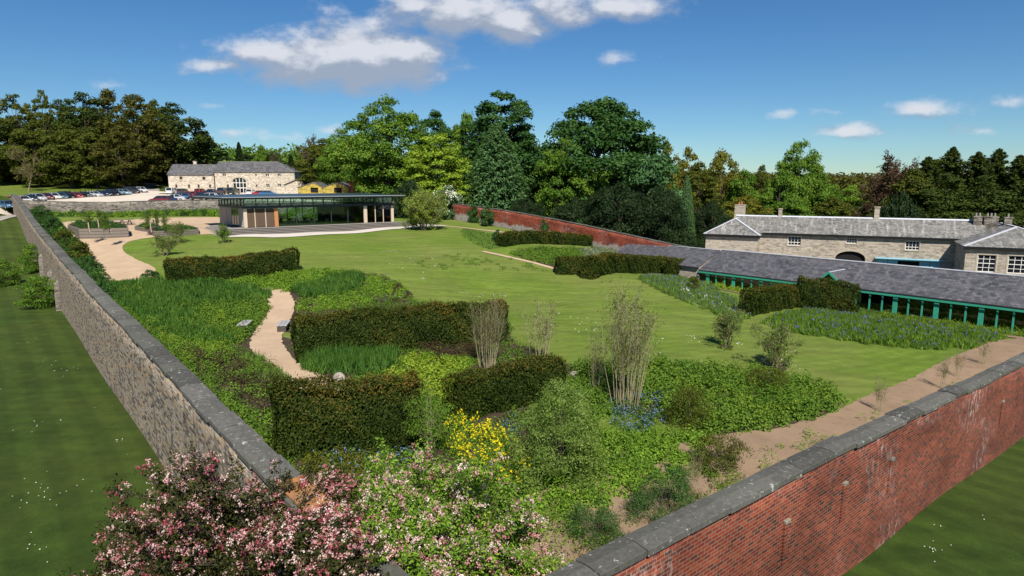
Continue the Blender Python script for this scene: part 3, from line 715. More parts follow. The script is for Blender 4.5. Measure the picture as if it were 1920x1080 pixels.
# ------------------------------------------------------------------ hedges
def hedge(pa, pb, h, th, label, leaf='lf_yew', dens=260, ls=.10, seed=1, notch=None, brown=.36, spiky=.03):
    """clipped hedge; pa and pb are the two front foot points (x, y)"""
    ls, dens = ls * .78, dens * 1.55
    rng = np.random.default_rng(seed)
    pa, pb = np.array(pa[:2]), np.array(pb[:2]); L = np.linalg.norm(pb - pa); d = (pb - pa) / L; n = np.array([-d[1], d[0]])
    if n[1] < 0: n = -n
    s = Soup()
    def top(x): return h * (1 + .03 * np.sin(x * 1.3 + seed) + .022 * np.sin(x * 3.3 + 2 * seed) + .012 * np.sin(x * 7.7)) + (0 if notch is None else notch(x / L))
    def bulge(a, b): return .11 * np.sin(a * 1.9 + seed) * np.sin(b * 2.3 + 1) + .06 * np.sin(a * 5.1 + b * 4.3 + seed)
    def put(n_, face):
        a = rng.uniform(0, 1, n_); b = rng.uniform(0, 1, n_); k = rng.uniform(0, 1, n_)
        if face in ('front', 'back'):
            x = a * L; z = b ** .9 * top(x); y = np.full(n_, 0. if face == 'front' else th); N = np.tile([0, -1. if face == 'front' else 1., .15], (n_, 1))
            off = bulge(x, z) + rng.normal(size=n_) * .045; off = off - .20 * np.clip(b, 0, 1) ** 7 - .16 * np.clip(np.abs(a - .5) * 2, 0, 1) ** (3 * L); y = y + (-off if face == 'front' else off)
        elif face == 'top':
            x = a * L; y = b * th; z = top(x) + bulge(x, y) * .6 + np.abs(rng.normal(size=n_)) * (.07 + spiky) * (1 + (rng.uniform(0, 1, n_) > .97) * 1.5) - .12 * np.clip(np.abs(b - .5) * 2, 0, 1) ** 4; N = np.tile([0, 0, 1.], (n_, 1))
        else:
            y = a * th; z = b * h; x0 = 0. if face == 'l' else L; z = b * top(np.array([x0])); off = bulge(y, z) + rng.normal(size=n_) * .045
            x = np.full(n_, x0) + (-off if face == 'l' else off); N = np.tile([-1. if face == 'l' else 1., 0, .15], (n_, 1))
        tz = z / h
        rnd = rng.uniform(0, .62, n_) + brown * np.clip((tz - .72) / .3, 0, 1) * rng.uniform(.3, 1.1, n_) + .10 * np.sin(x * 1.1 + seed) * np.sin(z * 1.7) - .06 + .22 * np.clip(np.sin(x * .9 + seed * 3) * np.sin(z * 1.4 + x * .6 + seed) + .3 * np.sin(x * 3.7 + z * 2.9), 0, 1)
        lx, ly = x, y
        P = np.c_[pa[0] + d[0] * lx + n[0] * ly, pa[1] + d[1] * lx + n[1] * ly, z]
        P[:, 2] += ground_z(pa[0] + d[0] * lx, pa[1] + d[1] * lx)
        NN = np.c_[d[0] * N[:, 0] + n[0] * N[:, 1], d[1] * N[:, 0] + n[1] * N[:, 1], N[:, 2]] + rng.normal(size=(n_, 3)) * .6
        T = np.tile([0, 0, 1.], (n_, 1)) + rng.normal(size=(n_, 3)) * .7
        s.leaves(P, NN, ls * rng.uniform(.6, 1.35, n_), ls * .42, rng, np.clip(rnd, 0, 1), 0, T)
    put(int(L * h * dens), 'front'); put(int(L * h * dens * .4), 'back'); put(int(L * th * dens * 1.3), 'top')
    for e in 'lr': put(int(th * h * dens), e)
    # dense inside of the hedge
    k = max(2, int(L / .6)); xs = np.linspace(.26, L - .26, k); V = []
    for x in xs:
        g = gz(*(pa + d * x)); t = float(top(np.array([x]))[0]) - .1
        for (yy, zz) in ((.24, -.3), (.30, t - .14), (th - .30, t - .14), (th - .24, -.3)):
            q = pa + d * x + n * yy; V.append((q[0], q[1], g + zz))
    Q = [(4 * i + j, 4 * i + (j + 1) % 4, 4 * i + 4 + (j + 1) % 4, 4 * i + 4 + j) for i in range(k - 1) for j in range(4)] + [(0, 1, 2, 3), tuple(4 * (k - 1) + j for j in (3, 2, 1, 0))]
    s.add(np.array(V), np.array(Q), np.full(len(V), .05), 0)
    me = s.mesh('hedge')
    c = np.array([*(pa + pb) / 2, gz(*((pa + pb) / 2))])
    co = np.empty(len(me.vertices) * 3, np.float32); me.vertices.foreach_get('co', co); co = co.reshape(-1, 3) - c; me.vertices.foreach_set('co', co.ravel())
    return tag(link('hedge', me, G[leaf], loc=c), label, 'hedge', 'clipped yew hedges in the garden')

def px_hedge(u0, v0, u1, v1, vt, th, label, **k):
    a, b = at(u0, v0), at(u1, v1)
    h = z_of(vt, a[1]) - a[2]
    return hedge(a, b, h, th, label, **k)

# ------------------------------------------------------------------ ground planting
def cover(name, label, poly, leaf, dens=5., r=(.25, .45), h=(.25, .5), k=26, L=.09, W=.045, kind='dome', seed=1, flower=None, fk=4, fsize=.04, fz=1.05, patchy=0., thing=None, lift=0., brn=0., avoid=()):
    if kind == 'dome': L, W, k = L * .78, W * .78, int(k * 1.45)
    rng = np.random.default_rng(seed); P = np.asarray(poly); lo, hi = P.min(0), P.max(0)
    area = .5 * abs(np.dot(P[:, 0], np.roll(P[:, 1], 1)) - np.dot(P[:, 1], np.roll(P[:, 0], 1)))
    n = int((hi - lo).prod() * dens); X = rng.uniform(lo, hi, (n, 2)); m = in_poly(X[:, 0], X[:, 1], P)
    for av in avoid: m &= ~in_poly(X[:, 0], X[:, 1], av)
    if patchy: m &= (np.sin(X[:, 0] * .9 + seed) * np.sin(X[:, 1] * .8 + 2 * seed) + .5 * np.sin(X[:, 0] * 2.1 + X[:, 1] * 1.7) + rng.normal(size=n) * .4) > patchy - 1
    X = X[m]; n = len(X); z = ground_z(X[:, 0], X[:, 1]) + lift
    sc = (1 + .25 * np.sin(X[:, 0] * 1.1 + seed) * np.sin(X[:, 1] * .9 + seed * 2))
    rr = rng.uniform(*r, n) * sc; hh = rng.uniform(*h, n) * sc
    pr = np.clip(rng.uniform(0, 1, n) * .7 + .3 * (.5 + .5 * np.sin(X[:, 0] * .7 + X[:, 1] * .5 + seed)), 0, 1)
    i = np.repeat(np.arange(n), k); N_ = len(i); s = Soup()
    if kind == 'dome':
        d = unit(rng, N_); d[:, 2] = np.abs(d[:, 2])
        q = rng.uniform(.72, 1.05, N_)
        C = np.c_[X[i, 0], X[i, 1], z[i]] + d * q[:, None] * np.c_[rr[i], rr[i], hh[i]]
        s.leaves(C, d + rng.normal(size=(N_, 3)) * .5 + np.array([0, 0, .45]), L * rng.uniform(.6, 1.35, N_), W * rng.uniform(.7, 1.2, N_), rng, np.clip(.5 * pr[i] + .5 * rng.uniform(0, 1, N_), 0, 1), 0)
    else:
        a = rng.uniform(0, 6.283, N_); q = np.sqrt(rng.uniform(0, 1, N_)); ln = rng.uniform(.1, .55, N_)
        hb = hh[i] * rng.uniform(.6, 1.1, N_)
        T = np.c_[np.cos(a) * ln, np.sin(a) * ln, np.ones(N_)]; T /= np.linalg.norm(T, axis=1, keepdims=True)
        B = np.c_[X[i, 0] + np.cos(a) * q * rr[i] * .7, X[i, 1] + np.sin(a) * q * rr[i] * .7, z[i]]
        C = B + T * hb[:, None] * .5
        s.leaves(C, np.c_[np.cos(a), np.sin(a), .3 * np.ones(N_)] + rng.normal(size=(N_, 3)) * .5, hb * .52, W * rng.uniform(.7, 1.3, N_), rng, np.clip(.45 * pr[i] + .55 * rng.uniform(0, 1, N_), 0, 1), 0, T)
    mats = [G[leaf]]
    if flower:
        sel = np.repeat(np.where(rng.uniform(0, 1, n) < (1 if fk >= 1 else fk))[0], max(1, int(fk))); M_ = len(sel)
        d = unit(rng, M_); d[:, 2] = np.abs(d[:, 2]) + .3; d /= np.linalg.norm(d, axis=1, keepdims=True)
        C = np.c_[X[sel, 0], X[sel, 1], z[sel]] + d * np.c_[rr[sel], rr[sel], hh[sel] * fz]
        j = np.repeat(np.arange(M_), 3)
        s.leaves(C[j] + rng.normal(size=(len(j), 3)) * fsize * .5, rng.normal(size=(len(j), 3)) + np.array([0, -.5, 1.]), fsize * rng.uniform(.7, 1.2, len(j)), fsize * .6, rng, rng.uniform(0, 1, len(j)), 1)
        mats.append(G[flower])
    o = link(name, s.mesh(name), mats)
    return tag(o, label, thing, None, None) if thing else tag(o, label, None, None, 'stuff')
# ------------------------------------------------------------------ the setting: ground
def grid_axis(lo, hi, fine0, fine1, step):
    a = list(np.arange(fine0, fine1 + .01, step))
    s = step; x = fine0
    while x > lo: s *= 1.22; x -= s; a.insert(0, x)
    s = step; x = fine1
    while x < hi: s *= 1.22; x += s; a.append(x)
    return np.array(a)
gx = grid_axis(-2600, 2600, -112, 74, 1.0); gy = grid_axis(-60, 2900, -2, 132, 1.0)
XX, YY = np.meshgrid(gx, gy); ZZ = ground_z(XX, YY)
ni, nj = XX.shape
idx = np.arange(ni * nj).reshape(ni, nj)
Qg = np.stack([idx[:-1, :-1], idx[:-1, 1:], idx[1:, 1:], idx[1:, :-1]], -1).reshape(-1, 4)
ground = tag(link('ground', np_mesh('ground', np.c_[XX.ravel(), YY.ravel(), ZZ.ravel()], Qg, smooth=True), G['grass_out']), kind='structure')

# wall lines of the garden (outer faces on the near walls)
LWa = LW_NEAR                                   # foot of the stone wall, outer face
RWp = at_z(1678, 1009, -.75)[:2]                # foot of the brick wall, outer face
A_ = np.array([E2, -E1]).T                      # corner where the two outer faces meet
_t = np.linalg.solve(np.array([[-E2[0], E1[0]], [-E2[1], E1[1]]]), LWa - RWp)
CORNER = LWa + E2 * _t[0]
LW_LEN = np.dot(CORNER_FAR_L - CORNER, E2) + 1.0
CORNER_FAR_L = CORNER + E2 * LW_LEN
GH0 = at_y(1316, 505, 77)[:2]                   # front left eave corner of the glasshouse
RW_LEN = np.dot(GH0 + E1 * 4.6 - CORNER, E1)
NEAR_R = CORNER + E1 * RW_LEN
GARDEN = np.array([CORNER + E1 * .3 + E2 * .3, NEAR_R + E2 * .3, CORNER_FAR_R + (-E1) * .2, BACK_R - BW_N * .4, CORNER_FAR_L + E1 * .5 - BW_N * .4])

def long_wall(name, p0, dirv, L, h, th, mat, cope, label, cope_over=.07, cope_th=.13, cuts=None, base=-1.0, n=None, cope_w=1.2, top_adj=None, seed=3, cope_mat2=None):
    """free-standing wall on sloping ground; local x along the wall, local y into the wall"""
    rng = np.random.default_rng(seed)
    rz = math.atan2(dirv[1], dirv[0]); e = empty(name, (p0[0], p0[1], 0), rz, label, 'wall')
    nrm = np.array([-dirv[1], dirv[0]])
    k = n or max(2, int(L / 2.0)); xs = np.linspace(0, L, k + 1)
    W = p0[None] + dirv[None] * xs[:, None] + nrm[None] * th / 2
    g = ground_z(W[:, 0], W[:, 1])
    gs = np.convolve(np.pad(g, 6, mode='edge'), np.ones(13) / 13, 'valid')
    tp = gs + h + (0 if top_adj is None else top_adj(xs))
    V, Q = [], []
    nz = 7
    for i, x in enumerate(xs):
        b = min(g[i], gs[i]) + base
        for j in range(nz + 1): V.append((x, 0, b + (tp[i] - b) * j / nz))
        for j in range(nz + 1): V.append((x, th, b + (tp[i] - b) * j / nz))
    m = 2 * (nz + 1)
    for i in range(k):
        for j in range(nz):
            a = i * m + j; Q.append((a, a + m, a + m + 1, a + 1)); a2 = a + nz + 1; Q.append((a2 + 1, a2 + m + 1, a2 + m, a2))
        a = i * m + nz; Q.append((a, a + m, a + m + nz + 1, a + nz + 1))
    for i in (0, k):
        for j in range(nz): a = i * m + j; Q.append((a, a + 1, a + nz + 2, a + nz + 1) if i == 0 else (a + nz + 1, a + nz + 2, a + 1, a))
    link('wall_body', np_mesh('wall_body', V, Q), mat, e)
    # coping stones, slightly uneven, as one run
    mb = MB(); x = 0.
    while x < L - .05:
        w = min(cope_w * rng.uniform(.75, 1.3), L - x); dz = rng.normal() * .014; dy = rng.normal() * .014
        z0, z1 = np.interp([x, x + w], xs, tp) + .003 + dz
        a, b = x + .012, x + w - .012; y0, y1 = -cope_over + dy, th + cope_over + dy; t = cope_th + rng.normal() * .006; mid = th / 2
        Vb = [(a, y0, z0), (b, y0, z1), (b, y1, z1), (a, y1, z0), (a, y0, z0 + t), (b, y0, z1 + t), (b, y1, z1 + t), (a, y1, z0 + t), (a, mid, z0 + t * 1.3), (b, mid, z1 + t * 1.3)]
        mb.raw(Vb, [(0, 3, 2, 1), (0, 1, 5, 4), (2, 3, 7, 6), (4, 5, 9, 8), (8, 9, 6, 7), (0, 4, 8, 7, 3), (1, 2, 6, 9, 5)])
        x += w
    mb.build('coping', cope, e, bevel=.012)
    return e, (lambda x: float(np.interp(x, xs, tp))), (lambda x: float(np.interp(x, xs, g)))

# rubble stone wall on the left: local x runs from the far end towards the near corner so that local y points into the garden
lw, lw_top, lw_g = long_wall('stone_wall', CORNER_FAR_L, -E2, LW_LEN, 3.42, .52, G['stone'], G['cope'], 'long rubble stone garden wall with grey coping beside the outer lawn at left', top_adj=lambda x: np.interp(LW_LEN - x, [0, 10, 20, 30, 37, 38, 45, 60, 75, 90, 105, 120, 137], [.4, .45, .58, .68, .78, .92, 1.0, 1.12, 1.05, .82, .4, 0, 0]), seed=4)
for xx, w in ((LW_LEN - 55.5, .34), (LW_LEN - 61.5, .34), (LW_LEN - 72, .32)):
    b = MB(); z0 = lw_g(xx) - .4; zt = lw_g(xx) + 2.45
    b.raw([(xx, -.34, z0), (xx + w, -.34, z0), (xx + w, .02, z0), (xx, .02, z0), (xx, -.30, zt - .35), (xx + w, -.30, zt - .35), (xx + w, .02, zt), (xx, .02, zt)],
          [(0, 3, 2, 1), (4, 5, 6, 7), (0, 1, 5, 4), (1, 2, 6, 5), (2, 3, 7, 6), (3, 0, 4, 7)]).build('buttress', G['stone_dark'], lw, bevel=.02)
# broken, rust coloured coping stone near the corner
b = MB(); xx = LW_LEN - 5.4; b.box(xx - .3, xx + 1.3, -.02, .55, lw_top(xx) + .155, lw_top(xx) + .235); b.build('rust_stained_slab', G['cope_orange'], lw, bevel=.02)['label'] = 'orange rust-stained coping slab near the wall end'

# red brick wall on the right (local x from the near corner away)
rw, rw_top, rw_g = long_wall('brick_wall', CORNER, E1, RW_LEN + 14, 3.6, .44, G['brick'], G['cope'], 'red brick garden wall with broad lichened stone coping at right', cope_over=.08, cope_th=.14, cope_w=1.5, top_adj=lambda x: np.interp(x, [0, 12, 30, 60], [.06, .05, -.1, -.15]), seed=8)
for i, xx in enumerate((9.6, 12.6, 15.7, 27.0)):
    z = rw_top(xx) - (1.05, .95, 1.0, 1.2)[i]; b = MB(); b.box(xx - .11, xx + .11, -.07, .01, z, z + .09); b.build('corbel_stone', G['stone_dark'], rw, bevel=.012)
    b = MB(); b.box(xx - .11, xx + .11, -.04, .01, z - 1.0, z - .003); b.build('pilaster', G['brick'], rw)

# far brick wall with stone lower part (local x from the glasshouse end to the far corner, local y away from the garden)
FB0 = GH0 + E1 * 4.62
fb_len = np.dot(CORNER_FAR_R - FB0, E2); fb_dir = (CORNER_FAR_R - FB0) / np.linalg.norm(CORNER_FAR_R - FB0)
fb, fb_top, fb_g = long_wall('weathered_brick_wall', CORNER_FAR_R, -fb_dir, np.linalg.norm(CORNER_FAR_R - FB0), 3.05, .5, G['brick_split'], G['cope'], 'weathered brick wall with grey stone lower half sloping down behind the far hedges', cope_over=.05, cope_th=.09, top_adj=lambda x: x * 0, seed=5)

# back wall holding up the car park
bw, bw_top, bw_g = long_wall('retaining_wall', CORNER_FAR_L, BW_DIR, np.linalg.norm(BACK_R - CORNER_FAR_L), 2.75, .5, G['stone_dark'], G['cope'], 'dark weathered stone wall at the far end of the garden below the car park', cope_over=.04, cope_th=.08, seed=6)

# ------------------------------------------------------------------ buildings: helpers
def holed_wall(mb, x0, x1, z0, z1, holes, y=0., depth=.22, flip=1):
    xs = sorted({x0, x1, *[h[0] for h in holes], *[h[1] for h in holes]}); zs = sorted({z0, z1, *[h[2] for h in holes], *[h[3] for h in holes]})
    for a, b in zip(xs, xs[1:]):
        for c, d in zip(zs, zs[1:]):
            mx, mz = (a + b) / 2, (c + d) / 2
            if any(h[0] < mx < h[1] and h[2] < mz < h[3] for h in holes): continue
            mb.quad((a, y, c), (b, y, c), (b, y, d), (a, y, d))
    for a, b, c, d in holes:
        Y = y + depth
        mb.quad((a, y, c), (a, y, d), (a, Y, d), (a, Y, c)); mb.quad((b, y, c), (b, Y, c), (b, Y, d), (b, y, d))
        mb.quad((a, y, d), (b, y, d), (b, Y, d), (a, Y, d)); mb.quad((a, y, c), (a, Y, c), (b, Y, c), (b, y, c))

def shell(mb, x0, x1, y0, y1, z0, z1, holes, depth=.22):
    holed_wall(mb, x0, x1, z0, z1, holes, y0, depth)
    mb.quad((x0, y0, z0), (x0, y0, z1), (x0, y1, z1), (x0, y1, z0)); mb.quad((x1, y0, z0), (x1, y1, z0), (x1, y1, z1), (x1, y0, z1)); mb.quad((x0, y1, z0), (x0, y1, z1), (x1, y1, z1), (x1, y1, z0))
    mb.quad((x0, y0, z1), (x1, y0, z1), (x1, y1, z1), (x0, y1, z1))

def window(par, x, z, w, h, y=0., depth=.2, nx=2, ny=2, frame='white_paint', bar=.05, surround=None, sill=True, fw=.07, rail=True):
    """x, z = left bottom of the opening whose wall face is at y"""
    yf = y + depth - .09; b = MB()
    b.box(x, x + fw, yf, yf + .06, z, z + h); b.box(x + w - fw, x + w, yf, yf + .06, z, z + h); b.box(x + fw, x + w - fw, yf, yf + .06, z, z + fw); b.box(x + fw, x + w - fw, yf, yf + .06, z + h - fw, z + h)
    for i in range(1, nx): c = x + w * i / nx; b.box(c - bar / 2, c + bar / 2, yf + .004, yf + .05, z + fw, z + h - fw)
    for j in range(1, ny):
        c = z + h * j / ny; t = bar * (1.5 if rail and j == ny // 2 else 1)
        b.box(x + fw, x + w - fw, yf + .002, yf + .053, c - t / 2, c + t / 2)
    o = b.build('window', G[frame], par)
    p = MB(); p.box(x + .01, x + w - .01, yf + .062, yf + .08, z + .01, z + h - .01); p.build('pane', G['pane'], o)
    if sill: s = MB(); s.box(x - .1, x + w + .1, y - .07, y + .1, z - .13, z - .003); s.build('sill', G['dressed'], o)
    if surround:
        s = MB(); t = surround
        s.box(x - t, x - .002, y - .03, y + .02, z - .003, z + h + .002); s.box(x + w + .002, x + w + t, y - .03, y + .02, z - .003, z + h + .002); s.box(x - t, x + w + t, y - .03, y + .02, z + h + .003, z + h + t); s.build('surround', G['dressed'], o)
    return o

def gable_roof(mb, x0, x1, y0, y1, ze, zr, over=.25, th=.12, hipl=0., hipr=0.):
    """ridge along x; hipl/hipr > 0 set the ridge in from that end"""
    ym = (y0 + y1) / 2; a0, a1 = x0 - over, x1 + over; b0, b1 = y0 - over, y1 + over
    sl = (zr - ze) / (ym - y0); zo = ze - over * sl
    r0, r1 = (a0 + hipl if hipl else a0), (a1 - hipr if hipr else a1)
    def lay(dz): return [(a0, b0, zo + dz), (a1, b0, zo + dz), (a1, b1, zo + dz), (a0, b1, zo + dz), (r0, ym, zr + dz), (r1, ym, zr + dz)]
    V = lay(th) + lay(0)
    mb.raw(V, [(0, 1, 5, 4), (2, 3, 4, 5), (3, 0, 4), (1, 2, 5), (7, 6, 10, 11), (9, 8, 11, 10), (6, 9, 10), (8, 7, 11), (0, 6, 7, 1), (1, 7, 8, 2), (2, 8, 9, 3), (3, 9, 6, 0)])
    return r0, r1, ym, zr + th

def chimney(par, x, y, z0, w, d, h, mat='stable_stone', pots=2, pot='cream_pot', name='chimney'):
    b = MB(); b.box(x - w / 2, x + w / 2, y - d / 2, y + d / 2, z0, z0 + h); b.box(x - w / 2 - .06, x + w / 2 + .06, y - d / 2 - .06, y + d / 2 + .06, z0 + h + .002, z0 + h + .14)
    o = b.build(name, G[mat], par)
    for i in range(pots):
        px = x + (i - (pots - 1) / 2) * min(.38, w / max(pots, 1)); p = MB(); p.cyl((px, y, z0 + h + .143), .12, .42, .10, 10); p.build('chimney_pot', G[pot], o)
    return o

def frame_x(u, v_guess_z, org, rz):
    """local x on the facade through org (rotated rz) that is seen at column u (height z)"""
    c, s = math.cos(rz), math.sin(rz); d = ray(u, CY)
    lo, hi = -60., 120.
    f = lambda w: (org[0] + c * w) / ((org[1] + s * w) * CP + (CAMZ - v_guess_z) * SP) - (u - CX) / F
    for _ in range(60):
        m = (lo + hi) / 2
        if f(m) < 0: lo = m
        else: hi = m
    return (lo + hi) / 2

# ------------------------------------------------------------------ pavilion
PV0 = at_y(460, 427, 92.0); PVR = math.atan2(E1[1], E1[0])
pv = empty('pavilion', PV0, PVR, 'low modern timber and glass pavilion with a dark flat overhanging roof', 'pavilion')
zb = PV0[2]
X = lambda u, z=None: frame_x(u, (zb + 1.2) if z is None else z, PV0, PVR)
PW = X(736); PD = 12.5; FH = 2.72; CH = 3.95; RH = 4.35
b = MB(); b.box(-.2, PW + .2, -.2, PD + .2, -1.6, .0); b.build('floor_slab', G['floor_in'], pv)
# roof: thin slab with long overhang, tapered edges, pale edge line
b = MB(); o_ = 1.75
b.raw([(-3.4, -o_, CH + .28), (PW + 1.5, -o_, CH + .28), (PW + 1.5, PD + 1.4, CH + .28), (-3.4, PD + 1.4, CH + .28), (-3.4, -o_, CH + .42), (PW + 1.5, -o_, CH + .42), (PW + 1.5, PD + 1.4, CH + .42), (-3.4, PD + 1.4, CH + .42), (PW * .1, PD * .45, CH + .74), (PW * .92, PD * .45, CH + .74)],
      [(0, 3, 2, 1), (0, 1, 5, 4), (1, 2, 6, 5), (2, 3, 7, 6), (3, 0, 4, 7), (4, 5, 9, 8), (6, 7, 8, 9), (5, 6, 9), (7, 4, 8)])
b.build('roof', G['roof_steel'], pv)
b = MB(); b.box(-3.42, PW + 1.52, -o_ - .03, -o_ - .004, CH + .36, CH + .44); b.box(-3.43, -3.404, -o_ - .03, PD + 1.4, CH + .36, CH + .44); b.build('roof_edge_strip', G['roof_edge'], pv)
b = MB(); b.prism([(-1.5, CH + .27), (-.1, CH + .05), (PD + .1, CH + .05), (PD + 1.2, CH + .27)], -2.6, PW + 1.2, 'x'); b.build('soffit', G['steel'], pv)
# beam between doors and clerestory
for nm, (x0, x1, y0, y1) in {'beam': (-.12, PW + .12, -.14, .14), 'beam ': (-.12, PW + .12, PD - .14, PD + .14)}.items():
    b = MB(); b.box(x0, x1, y0, y1, FH, FH + .36); b.build('beam', G['steel'], pv)
b = MB(); b.box(-.14, .14, .145, PD - .145, FH, FH + .36); b.build('beam', G['steel'], pv)
b = MB(); b.box(PW - .14, PW + .14, .145, PD - .145, FH, FH + .36); b.build('beam', G['steel'], pv)
# clerestory: glass with thin posts and slanting struts
for (x0, x1, y) in ((0, PW, 0), (0, PW, PD)):
    b = MB(); b.box(x0, x1, y - .012, y + .012, FH + .363, CH + .045); b.build('clerestory_glass', G['glass_front'], pv)
    n = 14
    for i in range(n + 1):
        c = x0 + (x1 - x0) * i / n; b = MB(); b.box(c - .05, c + .05, y - .07, y + .07, FH + .362, CH + .048)
        if i < n: b.bar((c + .05, y, FH + .37), (c + (x1 - x0) / n * .5, y, CH + .02), .05)
        b.build('clerestory_post', G['steel'], pv)
for x in (0, PW):
    b = MB(); b.box(x - .012, x + .012, .2, PD - .2, FH + .363, CH + .045); b.build('clerestory_glass', G['glass'], pv)
    for i in range(1, 8):
        c = PD * i / 8; b = MB(); b.box(x - .07, x + .07, c - .05, c + .05, FH + .362, CH + .048); b.build('clerestory_post', G['steel'], pv)
# front: piers, sliding panels and big windows
xs_ = {k: X(k) for k in (463, 478, 498, 515, 520, 612, 682, 687, 703, 718, 733)}
def pier(x0, x1, m, y0=-.16, y1=.16): b = MB(); b.box(x0, x1, y0, y1, .003, FH - .003); b.build('pier', G[m], pv, bevel=.01)
pier(-.15, .32, 'timber_pale'); pier(xs_[515] - .05, xs_[520] + .1, 'timber_orange'); pier(xs_[682], xs_[687], 'timber_pale'); pier(PW - .3, PW + .15, 'timber_pale')
def panel(x0, x1, mat, name, y=0.): b = MB(); b.box(x0 + .04, x1 - .04, y - .03, y + .03, .06, FH - .03); return b.build(name, G[mat], pv)
def mull(x, y=0., m='timber_pale'): b = MB(); b.box(x - .06, x + .06, y - .09, y + .09, .003, FH - .003); b.build('mullion', G[m], pv)
def louvres(x0, x1, m, y=0.):
    b = MB(); z = .1
    while z < FH - .12: b.raw([(x0, y - .07, z), (x1, y - .07, z), (x1, y + .04, z + .11), (x0, y + .04, z + .11), (x0, y - .05, z - .02), (x1, y - .05, z - .02), (x1, y + .06, z + .09), (x0, y + .06, z + .09)], [(0, 1, 2, 3), (7, 6, 5, 4), (0, 4, 5, 1), (3, 2, 6, 7)]); z += .135
    b.box(x0, x1, y + .07, y + .09, .03, FH - .03)
    b.build('louvre_panel', G[m], pv)
for a, c in ((.34, xs_[478]), (xs_[478], xs_[498]), (xs_[498], xs_[515] - .06)): louvres(a + .06, c - .06, 'louvre')
mull(xs_[478]); mull(xs_[498])
gx0, gx1 = xs_[520] + .1, xs_[682]
for i in range(5):
    a, c = gx0 + (gx1 - gx0) * i / 5, gx0 + (gx1 - gx0) * (i + 1) / 5; panel(a, c, 'glass_front', 'window_glass')
    if i: mull(c - (gx1 - gx0) / 5, 0, 'steel')
for a, c in ((xs_[687], xs_[703]), (xs_[703], xs_[718]), (xs_[718], PW - .3)): panel(a, c, 'glass_dark', 'door_glass'); mull(a + .03 if a != xs_[687] else a + .05)
# rear: glass on the left two thirds, timber wall on the right
rx = gx0 + (gx1 - gx0) * .57 + 3.4
for i in range(6): a, c = .2 + (rx - .2) * i / 6, .2 + (rx - .2) * (i + 1) / 6; panel(a, c, 'glass', 'window_glass', PD); mull(a, PD, 'steel')
b = MB(); b.box(rx, PW + .1, PD - .1, PD + .1, .003, FH - .003); b.build('wall', G['louvre'], pv)
b = MB(); b.box(rx + 1.5, rx + 1.65, 3.5, PD - .12, .003, FH - .01); b.box(rx + 1.66, PW - 4.5, 5.0, 5.15, .003, FH - .01); b.build('partition', G['louvre'], pv)
# left side
def sidepanel(y0, y1, m, nm): b = MB(); b.box(-.06, .06, y0 + .05, y1 - .05, .03, FH - .03); b.build(nm, G[m], pv)
sp_ = [.2, 2.4, 3.6, 4.8, 6.0, 8.6, 11.0, PD]
for i, (a, c) in enumerate(zip(sp_, sp_[1:])):
    sidepanel(a, c, 'louvre_pale' if i in (0, 4, 5, 6) else 'glass_dark', 'side_panel'); b = MB(); b.box(-.1, .1, a - .06, a + .06, .003, FH - .003); b.build('mullion', G['timber_pale'], pv)
b = MB(); b.box(PW - .05, PW + .05, .2, PD - .15, .03, FH - .03); b.build('side_panel', G['louvre_pale'], pv)
# stepped timber deck round the front and the left side
b = MB()
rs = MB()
for i in range(5):
    z = -.02 - i * .18; y0 = -1.6 - i * .5; y1 = -.205 if i == 0 else y0 + .497
    rs.box(-2.4 - i * .5, PW + 2.2 + i * .5, y0 - .012, y0 - .002, z - .17, z - .045)  # dark strip over each riser, painting in the shade between the steps
    b.box(-2.4 - i * .5, PW + 2.2 + i * .5, y0, y1, z - (.9 if i == 4 else .176), z)
    b.box(-2.4 - i * .5, -.205 if i == 0 else -1.903 - i * .5, y1 + .003, PD - 3, z - (.9 if i == 4 else .176), z - .004)
b.build('deck_steps', G['deck'], pv); rs.build('riser_shade_strips', G['timber_dark'], pv)
# tables and chairs seen through the glass, things of their own
co_, si_ = math.cos(PVR), math.sin(PVR)
def in_pv(x, y, z=0.): return (PV0[0] + co_ * x - si_ * y, PV0[1] + si_ * x + co_ * y, zb + z)
def make_table():
    e = empty('cafe_table', (0, 0, 0), 0, 'small', 'table', 'cafe tables inside the pavilion')
    b = MB(); b.box(-.55, .55, -.4, .4, .71, .745); b.build('tabletop', G['timber_pale'], e, bevel=.008)
    for sx in (-.48, .48):
        for sy in (-.33, .33): b = MB(); b.box(sx - .025, sx + .025, sy - .025, sy + .025, 0, .707); b.build('leg', G['steel'], e)
    return e
def make_chair():
    e = empty('cafe_chair', (0, 0, 0), 0, 'x', 'chair', 'dark cafe chairs inside the pavilion')
    b = MB(); b.box(-.21, .21, -.21, .21, .43, .46); b.build('seat', G['timber_dark'], e)
    b = MB(); b.raw([(-.2, .19, .58), (.2, .19, .58), (.2, .26, .86), (-.2, .26, .86), (-.2, .215, .58), (.2, .215, .58), (.2, .285, .86), (-.2, .285, .86)], [(0, 3, 2, 1), (4, 5, 6, 7), (0, 1, 5, 4), (1, 2, 6, 5), (2, 3, 7, 6), (3, 0, 4, 7)]); b.build('backrest', G['timber_dark'], e)
    for sx in (-.19, .19):
        for sy, t in ((-.19, .427), (.19, .58)): b = MB(); b.box(sx - .018, sx + .018, sy - .018, sy + .018, 0, t); b.build('leg', G['steel'], e)
    return e
tb, ch = make_table(), make_chair(); first = [True, True]
